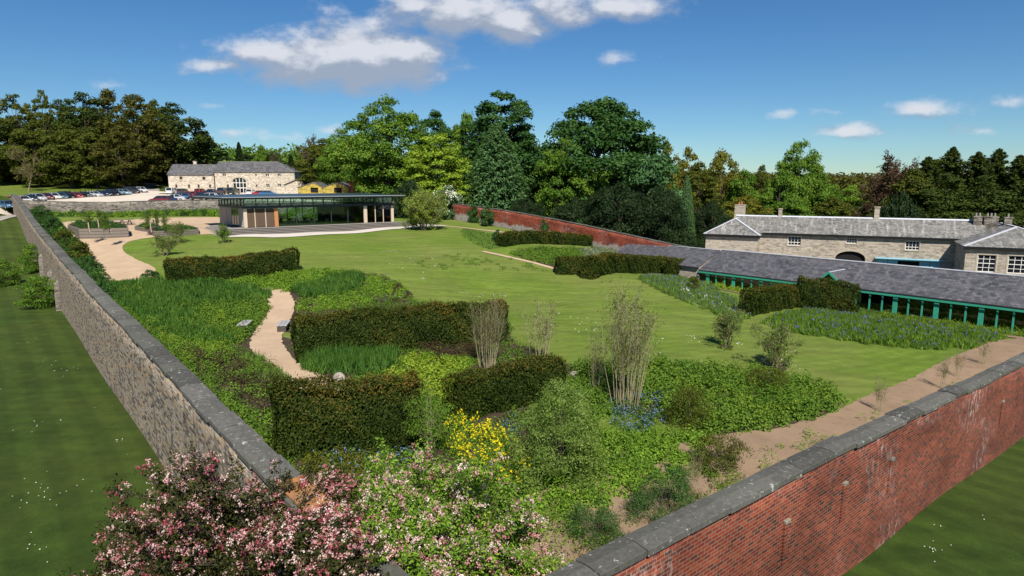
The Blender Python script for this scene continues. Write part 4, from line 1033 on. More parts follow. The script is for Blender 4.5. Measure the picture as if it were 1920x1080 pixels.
for i in range(4):
    x = gx0 + 1.0 + i * (gx1 - gx0 - 5) / 3.6
    for j, y in enumerate((1.9, 4.6)):
        lb = 'pale cafe table just behind the pavilion glass' if j == 0 else 'pale cafe table deeper inside the pavilion'
        if first[0]: t = tb; first[0] = False
        else: t = copy_tree(tb)
        t.location = in_pv(x, y, .003); t.rotation_euler = (0, 0, PVR); t['label'] = f'{lb}, {["nearest the orange post", "second from the orange post", "third from the orange post", "nearest the brown inner wall"][i]}'
        for k, (dx, dy, rr) in enumerate(((-.35, -.62, math.pi), (.35, .62, 0))):
            if first[1]: c = ch; first[1] = False
            else: c = copy_tree(ch)
            c.location = in_pv(x + dx, y + dy, .003); c.rotation_euler = (0, 0, PVR + rr); c['label'] = 'dark wooden chair at a cafe table behind the pavilion glass'

# two people seated at the tables behind the glass
def seated_person(loc, rz, top, trousers, hair, label):
    import bmesh
    P = {'pel': (0, .02, .56, .15, .12), 'wai': (0, .04, .74, .14, .10), 'che': (0, .03, .93, .165, .11), 'nek': (0, .01, 1.09, .055, .055), 'hd0': (0, -.01, 1.18, .072, .085), 'hd1': (0, -.01, 1.28, .078, .095), 'hd2': (0, .0, 1.35, .05, .06)}
    E = [('pel', 'wai'), ('wai', 'che'), ('che', 'nek'), ('nek', 'hd0'), ('hd0', 'hd1'), ('hd1', 'hd2')]
    for s_, n in ((-1, 'l'), (1, 'r')):
        P.update({n + 'sh': (s_ * .19, .03, 1.02, .058, .058), n + 'el': (s_ * .26, -.06, .80, .043, .043), n + 'wr': (s_ * .16, -.30, .78, .030, .026), n + 'ha': (s_ * .12, -.39, .775, .034, .018),
                  n + 'hp': (s_ * .10, -.06, .54, .085, .085), n + 'kn': (s_ * .13, -.42, .52, .062, .062), n + 'an': (s_ * .13, -.40, .10, .040, .042), n + 'to': (s_ * .14, -.56, .045, .036, .03)})
        for i, a_ in enumerate((-28, -8, 10, 26)):
            P[n + 'f%d' % i] = (s_ * .12 + math.sin(R(a_)) * .07, -.39 - math.cos(R(a_)) * (.085, .1, .095, .08)[i], .762, .009, .009); E.append((n + 'ha', n + 'f%d' % i))
        P[n + 'th'] = (s_ * .12 - s_ * .055, -.41, .77, .010, .010); E.append((n + 'ha', n + 'th'))
        E += [('che', n + 'sh'), (n + 'sh', n + 'el'), (n + 'el', n + 'wr'), (n + 'wr', n + 'ha'), ('pel', n + 'hp'), (n + 'hp', n + 'kn'), (n + 'kn', n + 'an'), (n + 'an', n + 'to')]
    P['nos'] = (0, -.105, 1.235, .014, .016); E.append(('hd0', 'nos'))
    K = list(P); me = bpy.data.meshes.new('person'); me.from_pydata([P[k][:3] for k in K], [(K.index(a_), K.index(b_)) for a_, b_ in E], [])
    o = bpy.data.objects.new('person', me); COL.objects.link(o); m = o.modifiers.new('skin', 'SKIN'); m.use_smooth_shade = True
    for i, k in enumerate(K): o.data.skin_vertices[0].data[i].radius = P[k][3:5]; o.data.skin_vertices[0].data[i].use_root = (k == 'pel')
    o.modifiers.new('sub', 'SUBSURF').levels = 1
    dg = bpy.context.evaluated_depsgraph_get(); nm = bpy.data.meshes.new_from_object(o.evaluated_get(dg)); o.modifiers.clear(); o.data = nm; bpy.data.meshes.remove(me)
    nm.name = 'person'; nm.materials.clear()
    for mt in (G['skin'], G[top], G[trousers], G['rubber']): nm.materials.append(mt)
    for p in nm.polygons:
        c = p.center; p.material_index = 0 if (c.z > 1.075 or (c.y < -.24 and c.z > .7)) else (3 if c.z < .09 else (2 if c.z < .66 else 1))
    bm = bmesh.new(); bmesh.ops.create_uvsphere(bm, u_segments=12, v_segments=8, radius=.1)
    for v in list(bm.verts):
        v.co = Vector((v.co.x * .92, v.co.y * 1.08 + .015, v.co.z * 1.0 + 1.30))
    bmesh.ops.delete(bm, geom=[v for v in bm.verts if v.co.z < 1.24 or (v.co.y < -.05 and v.co.z < 1.33)], context='VERTS')
    hm = bpy.data.meshes.new('hair'); bm.to_mesh(hm); bm.free(); link('hair', hm, G[hair], o)
    o.location = loc; o.rotation_euler = (0, 0, rz); return tag(o, label, 'person')
def chair_at(i, y, dx, dy): return in_pv(gx0 + 1.0 + i * (gx1 - gx0 - 5) / 3.6 + dx, y + dy - .02, -.02)
seated_person(chair_at(1, 1.9, .35, .62), PVR, 'cloth_white', 'cloth_dark', 'hair_grey', 'person in a white top sitting at a cafe table behind the pavilion glass')
seated_person(chair_at(0, 1.9, .35, .62), PVR, 'cloth_dark', 'cloth_dark', 'hair_dark', 'person in dark clothes sitting at a cafe table nearest the orange post')

# ------------------------------------------------------------------ glasshouse (long slate lean-to) 
GHR = math.atan2(-E2[1], -E2[0])
ze = z_of(505, 77); zr = z_of(469, at_y(1362, 469, 80)[1]) if False else 1.75
GHL = np.dot(NEAR_R - GH0, -E2) - .4
gh = empty('glasshouse', (GH0[0], GH0[1], 0), GHR, 'long lean-to glasshouse with slate roof and turquoise green posts', 'glasshouse')
gD = 4.55; g0 = -3.1
# local y points away from the camera
b = MB(); nseg = 28
V = []; sl = (zr - ze) / gD
b.raw([(-.25, -.3, ze - .3 * sl), (GHL, -.3, ze - .3 * sl), (GHL, gD, zr), (-.25, gD, zr), (-.25, -.3, ze - .3 * sl + .1), (GHL, -.3, ze - .3 * sl + .1), (GHL, gD, zr + .1), (-.25, gD, zr + .1)],
      [(0, 3, 2, 1), (4, 5, 6, 7), (0, 1, 5, 4), (1, 2, 6, 5), (2, 3, 7, 6), (3, 0, 4, 7)])
b.build('roof', G['slate'], gh)
b = MB(); b.box(-.3, GHL, gD - .16, gD + .2, zr + .095, zr + .17); b.build('ridge_flashing', G['lead'], gh)
b = MB(); b.box(-.3, GHL, gD + .0, gD + .45, g0, zr + .09); b.build('wall', G['stable_stone'], gh)
b = MB(); b.box(-.2, GHL, -.36, -.303, ze - .38, ze - .2); b.build('gutter', G['green_paint'], gh)
b = MB(); b.box(-.05, GHL, -.05, .05, g0, g0 + .75); b.build('dwarf_wall', G['dressed_grey'], gh)
b = MB(); b.box(-.05, GHL, -.012, .012, g0 + .753, ze - .2); b.build('glazing', G['glass_dark'], gh)
b = MB(); b.box(0, GHL, -.11, .11, ze - .32, ze - .06); b.build('eaves_beam', G['green_paint'], gh)
b = MB(); b.quad((-.02, 0, g0), (-.02, gD, g0), (-.02, gD, zr), (-.02, 0, ze)); b.build('gable_wall', G['stable_stone'], gh)
b = MB(); b.box(0, GHL, 0.3, gD, g0, g0 + .3); b.build('floor_slab', G['soil'], gh)
x = .9; i = 0
while x < GHL - .3:
    w = .40 if i % 3 == 0 else .13; b = MB(); b.box(x - w / 2, x + w / 2, -.10, .09, g0 + .6, ze - .322); b.build('post', G['green_paint'], gh); x += 1.15; i += 1
# gabled porch
px0 = frame_x(1562, ze, (GH0[0], GH0[1]), GHR); hw = 1.6
b = MB(); za = ze + 1.3
for sgn in (-1, 1):
    V = [(px0, -1.1, za), (px0 + sgn * hw, -1.1, ze - .15), (px0 + sgn * hw, -.2, ze - .15 + .0), (px0, 2.3, za), (px0 + sgn * hw, .0, ze - .0)]
    b.raw([(px0, -1.1, za + .02), (px0 + sgn * hw, -1.1, ze - .12), (px0 + sgn * hw, .1, ze - .08), (px0, 2.5, za + .02), (px0, -1.1, za + .10), (px0 + sgn * hw, -1.1, ze - .04), (px0 + sgn * hw, .1, ze + .0), (px0, 2.5, za + .10)],
          [(0, 1, 2, 3), (7, 6, 5, 4), (0, 4, 5, 1), (1, 5, 6, 2), (2, 6, 7, 3), (3, 7, 4, 0)])
po = b.build('porch_roof', G['slate'], gh)
b = MB(); b.bar((px0, -1.14, za + .08), (px0 - hw - .1, -1.14, ze - .14), .06, .2); b.bar((px0, -1.14, za + .08), (px0 + hw + .1, -1.14, ze - .14), .06, .2)
for dx in (-hw + .1, -.42, .42, hw - .1): b.box(px0 + dx - .07, px0 + dx + .07, -1.1, -.98, g0, ze - .1 + max(0, (hw - abs(dx)) * .72) - .1)
b.box(px0 - hw, px0 + hw, -1.1, -.98, ze - .32, ze - .16); b.build('porch_frame', G['green_paint'], po)
b = MB(); b.bar((px0, -1.1, za + .12), (px0, 2.45, za + .12), .16, .05); b.build('porch_flashing', G['lead'], po)
b = MB(); b.raw([(px0 - hw + .1, -1.04, ze - .16), (px0 + hw - .1, -1.04, ze - .16), (px0, -1.04, za - .05)], [(0, 1, 2)]); b.quad((px0 - hw + .1, -1.04, g0), (px0 + hw - .1, -1.04, g0), (px0 + hw - .1, -1.04, ze - .32), (px0 - hw + .1, -1.04, ze - .32)); b.build('porch_glass', G['glass_dark'], po)

# lower slate-roofed store at the left end of the glasshouse
st = empty('slate_roofed_shed', (GH0[0], GH0[1], 0), GHR, 'low lean-to shed with grey slate roof joined to the left end of the glasshouse', 'shed')
s0, s1 = -15.0, -.33
b = MB(); zre = zr - .05; zee = ze + .15
b.raw([(s0, -.3, zee), (s1, -.3, zee), (s1, gD - .2, zre), (s0, gD - .2, zre), (s0, -.3, zee + .1), (s1, -.3, zee + .1), (s1, gD - .2, zre + .1), (s0, gD - .2, zre + .1)], [(0, 3, 2, 1), (4, 5, 6, 7), (0, 1, 5, 4), (1, 2, 6, 5), (2, 3, 7, 6), (3, 0, 4, 7)]); b.build('roof', G['slate'], st)
b = MB(); b.box(s0, s1, gD - .38, gD - .15, zre + .1, zre + .16); b.build('ridge_flashing', G['lead'], st)
b = MB(); b.prism([(0, g0), (gD - .3, g0), (gD - .3, zre - .02), (0, zee + .05)], s0 + .15, s1 - .05, 'x'); b.build('wall', G['stable_stone'], st)

# ------------------------------------------------------------------ stable block behind the glasshouse
SB0 = at_y(1434, 434.5, 92); SBR = R(-27)
sz0 = -2.9; ez = SB0[2]; sb = empty('stable_block', (SB0[0], SB0[1], 0), SBR, 'long sandstone stable range with hipped end wings, lichened roof and white sash windows', 'building')
SL = frame_x(1800, ez, SB0, SBR); sD = 7.0; rz_ = z_of(404, 96) - .1
# main range
SX_ = SL + .2
u2x = lambda u, z: frame_x(u, z, SB0, SBR)
holes = []; wins = []
for u, v, wp, hp in ((1489, 452, 18, 16), (1596, 450, 14, 13), (1710, 461, 18, 16)):
    xc = u2x(u, 1.5); yl = SB0[1] + math.sin(SBR) * xc; w = wp / F * yl * 1.25; z = z_of(v + hp / 2, yl); h = hp / F * yl * 1.05; wins.append((xc - w / 2, z, w, h)); holes.append((xc - w / 2, xc + w / 2, z, z + h))
ax = u2x(1594, 0); yl = SB0[1] + math.sin(SBR) * ax; aw = 40 / F * yl * 1.25; az = z_of(471, yl); holes.append((ax - aw / 2, ax + aw / 2, sz0, az))
dx0, dx1 = u2x(1645, 0), u2x(1765, 0); dz = z_of(487, SB0[1] + math.sin(SBR) * (dx0 + dx1) / 2); holes.append((dx0, dx1, sz0, dz))
b = MB(); shell(b, -4.2, SL + 1.5, 0, sD, sz0, ez, holes, .35)
# rounded shoulders of the archway
n = 8; rr = aw / 2
for sgn in (-1, 1):
    fan = [(ax + sgn * aw / 2, 0, az)] + [(ax + sgn * rr * math.cos(t), 0, az - rr * .55 + rr * .55 * math.sin(t)) for t in np.linspace(0, math.pi / 2, n)]
    V = [(p[0], .004, p[2]) for p in fan] + [(p[0], .30, p[2]) for p in fan]
    m = len(fan); b.raw(V, [tuple(range(m)), tuple(range(2 * m - 1, m - 1, -1))] + [(i, i + m, i + m + 1, i + 1) for i in range(1, m - 1)])
wl = b.build('wall', G['stable_stone'], sb)
b = MB(); b.box(ax - aw / 2, ax + aw / 2, .352, 5.8, sz0, az - .02); b.build('archway_shade', G['shade_fill'], sb)  # solid black block painting the shade under the arch
b = MB(); r0 = rr + .02
for t0, t1 in zip(np.linspace(.02, math.pi - .02, 13), np.linspace(.02, math.pi - .02, 13)[1:]):
    P = [(ax + math.cos(t) * q, az - rr * .55 + math.sin(t) * q * (.55 if q == rr else .62)) for t, q in ((t0, rr), (t1, rr), (t1, rr + .32), (t0, rr + .32))]
    b.raw([(p[0], -.025, p[1]) for p in P] + [(p[0], .003, p[1]) for p in P], [(0, 1, 2, 3), (7, 6, 5, 4), (0, 4, 5, 1), (1, 5, 6, 2), (2, 6, 7, 3), (3, 7, 4, 0)])
b.build('arch_stones', G['dressed'], sb)
for (x, z, w, h) in wins: window(sb, x, z, w, h, 0, .2, 4, 3, surround=.14)
b = MB(); k = 6
for i in range(k):
    a, c = dx0 + (dx1 - dx0) * i / k, dx0 + (dx1 - dx0) * (i + 1) / k
    if i in (2, 3): continue
    b.box(a + .03, c - .03, .12, .18, sz0, dz - .22)
b.box(dx0, dx1, .08, .2, dz - .2, dz); b.build('garage_door', G['blue_paint'], sb)
b = MB(); b.box(dx0, dx1, .30, .34, sz0, dz); b.build('garage_shade', G['shade_fill'], sb)  # black sheet in place of the unlit garage inside
b = MB(); b.box(dx0 - .3, dx1 + .3, -.5, .04, dz + .02, dz + .14); b.build('door_canopy', G['blue_paint'], sb)
b = MB(); r0, r1, ym, zt = gable_roof(b, -4.2, SL + 2.5, 0, sD, ez, rz_, .3, .12, 0, 0); b.build('roof', G['slate_lichen'], sb)
b = MB(); b.prism([(ym - .3, zt - .13), (ym, zt + .05), (ym + .3, zt - .13), (ym, zt - .05)], r0, r1, 'x'); b.build('ridge', G['lead'], sb)
b = MB(); b.box(-.2, SX_ - .1, -.40, -.303, ez - .38, ez - .10); b.build('gutter', G['iron'], sb)  # gutter made deep and dark to draw the shadow line under the eaves
for u in (1515, 1684): xx = u2x(u, ez); b = MB(); b.box(xx - .12, xx + .12, -.30, -.005, ez - .42, ez - .275); b.build('gutter_bracket', G['dressed_grey'], sb)
chimney(sb, u2x(1626, 5) + 1.2, ym, zt - .35, .62, .62, 1.75, pots=0)
chimney(sb, u2x(1436, 5) + 1.6, ym, zt - .35, .5, .5, 1.3, pots=0)
# left wing
def wing(x0, x1, y0, y1, ez, zr, holes, name, mat_roof, front_hip=True):
    b = MB(); shell(b, x0, x1, y0, y1, sz0, ez, holes, .25); w = b.build('wall', G['stable_stone'], sb)
    xm = (x0 + x1) / 2; ov = .3; hipd = (x1 - x0) / 2 * .95
    V = [(x0 - ov, y0 - ov, ez - .1), (x1 + ov, y0 - ov, ez - .1), (x1 + ov, y1, ez - .1), (x0 - ov, y1, ez - .1), (xm, y0 - ov + hipd, zr), (xm, y1, zr)]
    V2 = [(a, b_, c + .12) for a, b_, c in V]
    b = MB(); b.raw(V2 + V, [(0, 1, 4), (1, 2, 5, 4), (3, 0, 4, 5), (2, 3, 5), (7, 6, 10), (8, 7, 10, 11), (6, 9, 11, 10), (0, 6, 7, 1), (1, 7, 8, 2), (3, 9, 6, 0), (2, 8, 9, 3)])
    r = b.build('roof', G[mat_roof], sb)
    b = MB()
    for p, q in (((x0 - ov, y0 - ov, ez + .03), (xm, y0 - ov + hipd, zr + .13)), ((x1 + ov, y0 - ov, ez + .03), (xm, y0 - ov + hipd, zr + .13)), ((xm, y0 - ov + hipd, zr + .13), (xm, y1, zr + .13))): b.bar(p, q, .32, .07)
    b.build('hip_flashing', G['lead'], r)
    b = MB(); b.box(x0 - ov, x1 + ov, y0 - ov - .1, y0 - ov - .003, ez - .32, ez - .0); b.build('gutter', G['iron'], sb)  # oversized dark gutter also paints the wing's eaves shadow
    return (xm, y0 - ov + hipd, zr)
lwx0 = frame_x(1324, ez, (SB0[0] + 2.6 * math.sin(SBR), SB0[1] - 2.6 * math.cos(SBR)), SBR)
pk = wing(lwx0, -.6, -2.6, sD - .8, ez - .38, rz_ - .35, [], 'wing', 'slate_lichen')
chimney(sb, (lwx0 - .6) / 2, sD - 2.2, rz_ - .8, 1.5, .8, 2.3, pots=2, pot='clay_pot')
# right wing, further forward
ex2 = ez - .42; h2 = []
x1w = SL + 9.6; yw = -7.6
W0 = (SB0[0] + math.cos(SBR) * 0 - math.sin(SBR) * yw, SB0[1] + math.sin(SBR) * 0 + math.cos(SBR) * yw)
sw = []
for u, v0, v1, wp in ((1848, 478, 510, 21), (1907, 480, 513, 23), (1968, 484, 518, 24)):
    xc = frame_x(u, 0, W0, SBR); yl = W0[1] + math.sin(SBR) * xc; w = wp / F * yl * 1.35; z0_, z1_ = z_of(v1, yl), z_of(v0, yl); sw.append((xc - w / 2, z0_, w, z1_ - z0_)); h2.append((xc - w / 2, xc + w / 2, z0_, z1_))
SX = frame_x(1812, ex2, W0, SBR); x1w = max(x1w, SX + 11.0)
h2 = [h for h in h2 if h[1] < x1w - .3]
wing(SX, x1w, yw, sD - .5, ex2, rz_ - .45, h2, 'wing', 'slate_lichen')
for (x, z, w, h) in sw[:len(h2)]: window(sb, x, z, w, h, yw, .22, 3, 4, surround=.18)
chimney(sb, SX + 2.4, sD - 4.2, rz_ - 1.3, .9, .8, 1.8, 'stone_dark', 2, 'dressed_grey'); chimney(sb, SX + 3.8, sD - 4.2, rz_ - 1.3, 1.5, .8, 1.8, 'stone_dark', 3, 'dressed_grey'); chimney(sb, SX + 5.6, sD - 4.0, rz_ - 1.3, .8, .8, 1.75, 'stone_dark', 1, 'dressed_grey')

# ------------------------------------------------------------------ barn beyond the car park
BA0 = at_y(404, 362, 178); BR = R(4)
ba = empty('stone_barn', (BA0[0], BA0[1], BA0[2] - .3), BR, 'two-storey sandstone barn with tall arched window beyond the car park', 'barn')
bz = BA0[2] - .3
bx = lambda u, z=10: frame_x(u, z, BA0, BR)
X1 = bx(553); X0 = bx(315); e1, r1_ = z_of(322, 178) - bz, z_of(304, 182) - bz; e2, r2_ = z_of(327, 178) - bz, z_of(309, 182) - bz
def bwin(u, v0, v1, wpx): w = wpx / F * 178; z0, z1 = z_of(v1, 178) - bz, z_of(v0, 178) - bz; x = bx(u) - w / 2; return (x, x + w, z0, z1)
A = bwin(449, 333, 362, 25)
hm = [bwin(421, 325, 331, 6), bwin(502, 325.5, 331, 6), bwin(524, 325.5, 331, 6), bwin(481, 326, 329, 2.5), bwin(427, 346, 352, 3.2), bwin(481, 346, 350, 2.5), bwin(502, 345, 352, 6), bwin(524, 345, 352, 6)]
b = MB(); shell(b, 0, X1, 0, 9, -1, e1, hm + [A], .3)
ax, rr, az = (A[0] + A[1]) / 2, (A[1] - A[0]) / 2, A[3]
for sgn in (-1, 1):
    fan = [(ax + sgn * rr, az)] + [(ax + sgn * rr * math.cos(t), az - rr * .6 + rr * .6 * math.sin(t)) for t in np.linspace(0, math.pi / 2, 8)]
    m = len(fan); b.raw([(p[0], .004, p[1]) for p in fan] + [(p[0], .28, p[1]) for p in fan], [tuple(range(m)), tuple(range(2 * m - 1, m - 1, -1))] + [(i, i + m, i + m + 1, i + 1) for i in range(1, m - 1)])
b.build('wall', G['barn_stone'], ba)
window(ba, A[0] + .02, A[2], A[1] - A[0] - .04, A[3] - A[2], 0, .28, 4, 3, bar=.14, sill=False, fw=.12)
b = MB()
for t0, t1 in zip(np.linspace(.05, math.pi - .05, 12), np.linspace(.05, math.pi - .05, 12)[1:]):
    P = [(ax + math.cos(t) * q, az - rr * .6 + math.sin(t) * (q * .6 if q == rr else q * .66)) for t, q in ((t0, rr), (t1, rr), (t1, rr + .4), (t0, rr + .4))]
    b.raw([(p[0], -.03, p[1]) for p in P] + [(p[0], .002, p[1]) for p in P], [(0, 1, 2, 3), (7, 6, 5, 4), (0, 4, 5, 1), (1, 5, 6, 2), (2, 6, 7, 3), (3, 7, 4, 0)])
b.build('arch_stones', G['dressed'], ba)
for h in hm: window(ba, h[0], h[2], h[1] - h[0], h[3] - h[2], 0, .26, 2 if h[1] - h[0] > .6 else 1, 1, 'timber_dark' if h[1] - h[0] < .6 else 'white_paint', .1, surround=.14)
b = MB(); q = gable_roof(b, 0, X1, 0, 9, e1, r1_, .25, .15, 0, 5.5); b.build('roof', G['slate_barn'], ba)
b = MB(); b.box(q[0], q[1], q[2] - .2, q[2] + .2, q[3] - .06, q[3] + .06); b.build('ridge', G['dressed_grey'], ba)
hl = [bwin(339, 331, 336, 5), bwin(382, 331.5, 337, 5), bwin(329, 346, 352, 3.2), bwin(353, 346, 352, 3.2), bwin(371, 346, 352, 3.2), bwin(392.5, 346, 352, 3.2)]
b = MB(); shell(b, X0, -.01, .4, 8.2, -1, e2, hl, .3); b.build('wall', G['barn_stone'], ba)
for h in hl: window(ba, h[0], h[2], h[1] - h[0], h[3] - h[2], .4, .26, 1, 1, 'timber_dark', .1, surround=.14)
b = MB(); q = gable_roof(b, X0, -.32, .4, 8.2, e2, r2_, .25, .15); b.build('roof', G['slate_barn'], ba)
chimney(ba, X0 * .55, 5.2, r2_ - .2, .9, .8, 1.1, 'barn_stone', 0)
b = MB(); b.box(-.1, .12, -.10, -.005, -.5, e1 - .2); b.build('downpipe', G['iron'], ba)
# small lean-to with a slate roof at the right end, and a low white wall
lt = empty('lean_to', at_y(535, 362, 170), R(4), 'little stone outhouse with one sloping slate roof at the right end of the barn', 'outhouse')
w_ = 34 / F * 170; z1, z2 = (362 - 336) / F * 170, (362 - 347) / F * 170
b = MB(); b.raw([(0, 0, -.8), (w_, 0, -.8), (w_, 0, z2), (w_ * .8, 0, z1), (0, 0, z2), (0, 6, -.8), (w_, 6, -.8), (w_, 6, z2), (w_ * .8, 6, z1), (0, 6, z2)], [(0, 1, 2, 3, 4), (9, 8, 7, 6, 5), (0, 4, 9, 5), (1, 6, 7, 2)]); b.build('wall', G['barn_stone'], lt)
b = MB(); b.raw([(-.3, -.3, z2 - .05), (w_ * .8, -.3, z1 + .05), (w_ * .8, 6.2, z1 + .05), (-.3, 6.2, z2 - .05), (-.3, -.3, z2 + .12), (w_ * .8, -.3, z1 + .22), (w_ * .8, 6.2, z1 + .22), (-.3, 6.2, z2 + .12), (w_ + .2, -.3, z2 - .05), (w_ + .2, 6.2, z2 - .05), (w_ + .2, -.3, z2 + .12), (w_ + .2, 6.2, z2 + .12)],
    [(4, 5, 6, 7), (0, 3, 2, 1), (0, 1, 5, 4), (3, 7, 6, 2), (0, 4, 7, 3), (5, 10, 11, 6), (1, 2, 9, 8), (1, 8, 10, 5), (8, 9, 11, 10), (2, 6, 11, 9)]); b.build('roof', G['slate_barn'], lt)
p = at_y(514, 362, 160); b = MB(); w_ = 44 / F * 160; b.box(0, w_, 0, .4, -.8, 1.5); b.box(-.06, w_ + .06, -.06, .46, 1.503, 1.62)
tag(b.build('low_wall', G['barn_stone'], None, p, R(3), bevel=.03), 'low pale rendered stone wall in front of the barn\'s right end', 'wall')
# two yellow-lichened gabled sheds
for (u0, u1, ug, lb, dy) in ((560, 604, 588, 'left one of two yellowish gabled stone sheds with a dark square opening', 0), (606, 652, 632, 'right one of two yellowish gabled stone sheds, nearer the brick chimney', 0)):
    p = at_y(u0, 364, 146); e = empty('gabled_shed', p, R(2), lb, 'shed', 'two gabled sheds behind the pavilion'); w = (u1 - u0) / F * 148; eh = (364 - 352) / F * 148; rh = (364 - 343) / F * 148
    xg = (ug - u0) / F * 148; hx0, hx1, hz1 = xg - .75, xg + .95, eh + .15
    b = MB(); holed_wall(b, 0, w, -1, eh, [(hx0, hx1, .3, eh - .02)], 0, .3); b.raw([(0, 0, eh), (w, 0, eh), (xg, 0, rh)], [(0, 1, 2)]); b.quad((0, 0, -1), (0, 0, eh), (0, 7, eh), (0, 7, -1)); b.quad((w, 0, -1), (w, 7, -1), (w, 7, eh), (w, 0, eh)); b.build('wall', G['shed_stone'], e)
    b = MB(); b.box(hx0, hx1, .305, .4, .2, eh); b.build('doorway_shade', G['shade_fill'], e)  # black panel painting the shade within the shed opening
    b = MB(); t = .14
    for (ax_, az_, bx_, bz_) in ((-.25, eh - .12, xg, rh), (w + .25, eh - .12, xg, rh)):
        b.raw([(ax_, -.15, az_), (bx_, -.15, bz_), (bx_, 7.2, bz_), (ax_, 7.2, az_), (ax_, -.15, az_ + t), (bx_, -.15, bz_ + t), (bx_, 7.2, bz_ + t), (ax_, 7.2, az_ + t)], [(0, 1, 2, 3), (7, 6, 5, 4), (0, 4, 5, 1), (1, 5, 6, 2), (2, 6, 7, 3), (3, 7, 4, 0)])
    b.build('roof', G['slate_barn'], e)
p = at_y(660, 366, 142); b = MB(); b.box(-.55, .55, -.5, .5, -1, 2.4); b.box(-.62, .62, -.57, .57, 2.403, 2.6); b.box(-.4, .4, -.38, .38, 2.603, 2.95)
tag(b.build('brick_chimney', G['brick_ch'], None, p, R(10), bevel=.02), 'short free-standing red brick chimney between the sheds and the trees', 'chimney')

# ------------------------------------------------------------------ garden furniture
def raised_bed(pts, h, label):
    P = np.array([at(u, v) for u, v in pts]); c = P.mean(0); z0 = P[:, 2].min() - .15; zt = P[:, 2].max() + h
    e = empty('raised_bed', (c[0], c[1], z0), 0, label, 'raised bed', 'timber raised beds on the gravel')
    b = MB(); n = len(P); pp = [Vector((p[0] - c[0], p[1] - c[1], 0)) for p in P]
    for i in range(n):
        p, q = pp[i], pp[(i + 1) % n]
        for k in range(4):
            za = k * (zt - z0) / 4; b.bar((p.x, p.y, za + (zt - z0) / 8), (q.x, q.y, za + (zt - z0) / 8), .16, (zt - z0) / 4 - .04)
    b.build('sleeper_wall', G['sleeper'], e)
    b = MB(); b.raw([(p.x * .99, p.y * .99, (zt - z0) - .12) for p in pp], [tuple(range(n))]); b.build('soil', G['soil'], e)
    return np.array([(p.x + c[0], p.y + c[1]) for p in pp]), zt - .12
RB1, rbz1 = raised_bed([(129, 432), (151, 449), (196, 448), (241, 445), (240, 436), (216, 429), (136, 425)], .5, 'timber raised bed with fruit trees nearest the stone wall')
RB2, rbz2 = raised_bed([(277, 438), (293, 445), (332, 443), (372, 440), (371, 433), (330, 430)], .42, 'timber raised bed with fruit trees nearest the pavilion')
RB3, rbz3 = raised_bed([(254, 432), (272, 435), (300, 430), (296, 425), (266, 425)], .4, 'small timber raised bed behind the one nearest the pavilion')
# long picnic table
p = at(188, 424); q = at(250, 421); d = np.array(q[:2]) - np.array(p[:2]); L = np.linalg.norm(d)
e = empty('picnic_table', p, math.atan2(d[1], d[0]), 'long dark timber table with benches behind the fruit-tree bed', 'table')
b = MB(); b.box(0, L, -.45, .45, .78, .86); b.build('tabletop', G['sleeper'], e)
for sy in (-.85, .85): b = MB(); b.box(0, L, sy - .16, sy + .16, .42, .48); b.build('seat', G['sleeper'], e)
for sx in (.5, L * .36, L * .66, L - .5):
    b = MB(); b.bar((sx, -.95, 0), (sx, -.2, .78), .1); b.bar((sx, .95, 0), (sx, .2, .78), .1); b.box(sx - .05, sx + .05, -.95, .95, .36, .417); b.build('trestle', G['timber_dark'], e)
# two slab benches facing each other over the winding path
for (u, v, lb, r0) in ((460, 618, 'grey slab bench on the left side of the winding path', .75), (532, 619, 'grey slab bench on the right side of the path against the hedge end', .75)):
    p = at(u, v); e = empty('slab_bench', p, R(100), lb, 'bench', 'slab benches beside the winding path')
    b = MB()
    for i in range(3): b.box(-.85, .85, -.36 + i * .245, -.36 + i * .245 + .225, .46, .53)
    b.build('seat', G['bench_grey'], e, bevel=.01)
    for sx in (-.7, .7): b = MB(); b.box(sx - .11, sx + .11, -.3, .3, -.1, .457); b.build('leg', G['timber_dark'], e, bevel=.01)
# boulders
def boulder(u, v, sx, sy, sz, label, seed, mat='rock'):
    import bmesh
    bm = bmesh.new(); bmesh.ops.create_icosphere(bm, subdivisions=3, radius=1); rng = np.random.default_rng(seed); k = rng.normal(size=(6, 3)) * 2
    for vt in bm.verts:
        f = 1 + .12 * sum(math.sin(Vector(a).dot(vt.co) + i) for i, a in enumerate(k)) / 2; vt.co = Vector((vt.co.x * sx * f, vt.co.y * sy * f, max(-.3, vt.co.z) * sz * f))
    me = bpy.data.meshes.new('boulder'); bm.to_mesh(me); bm.free(); p = at(u, v); return tag(link('boulder', me, G[mat], loc=p, rz=seed), label, 'boulder')
boulder(635, 711, .48, .32, .35, 'pale flat boulder behind the near hedge at the end of the winding path', 2)
boulder(548, 719, .34, .25, .2, 'small pale stone at the left edge of the winding path', 3)
boulder(1077, 703, .35, .28, .22, 'small pinkish stone beside the diagonal hedge', 5)
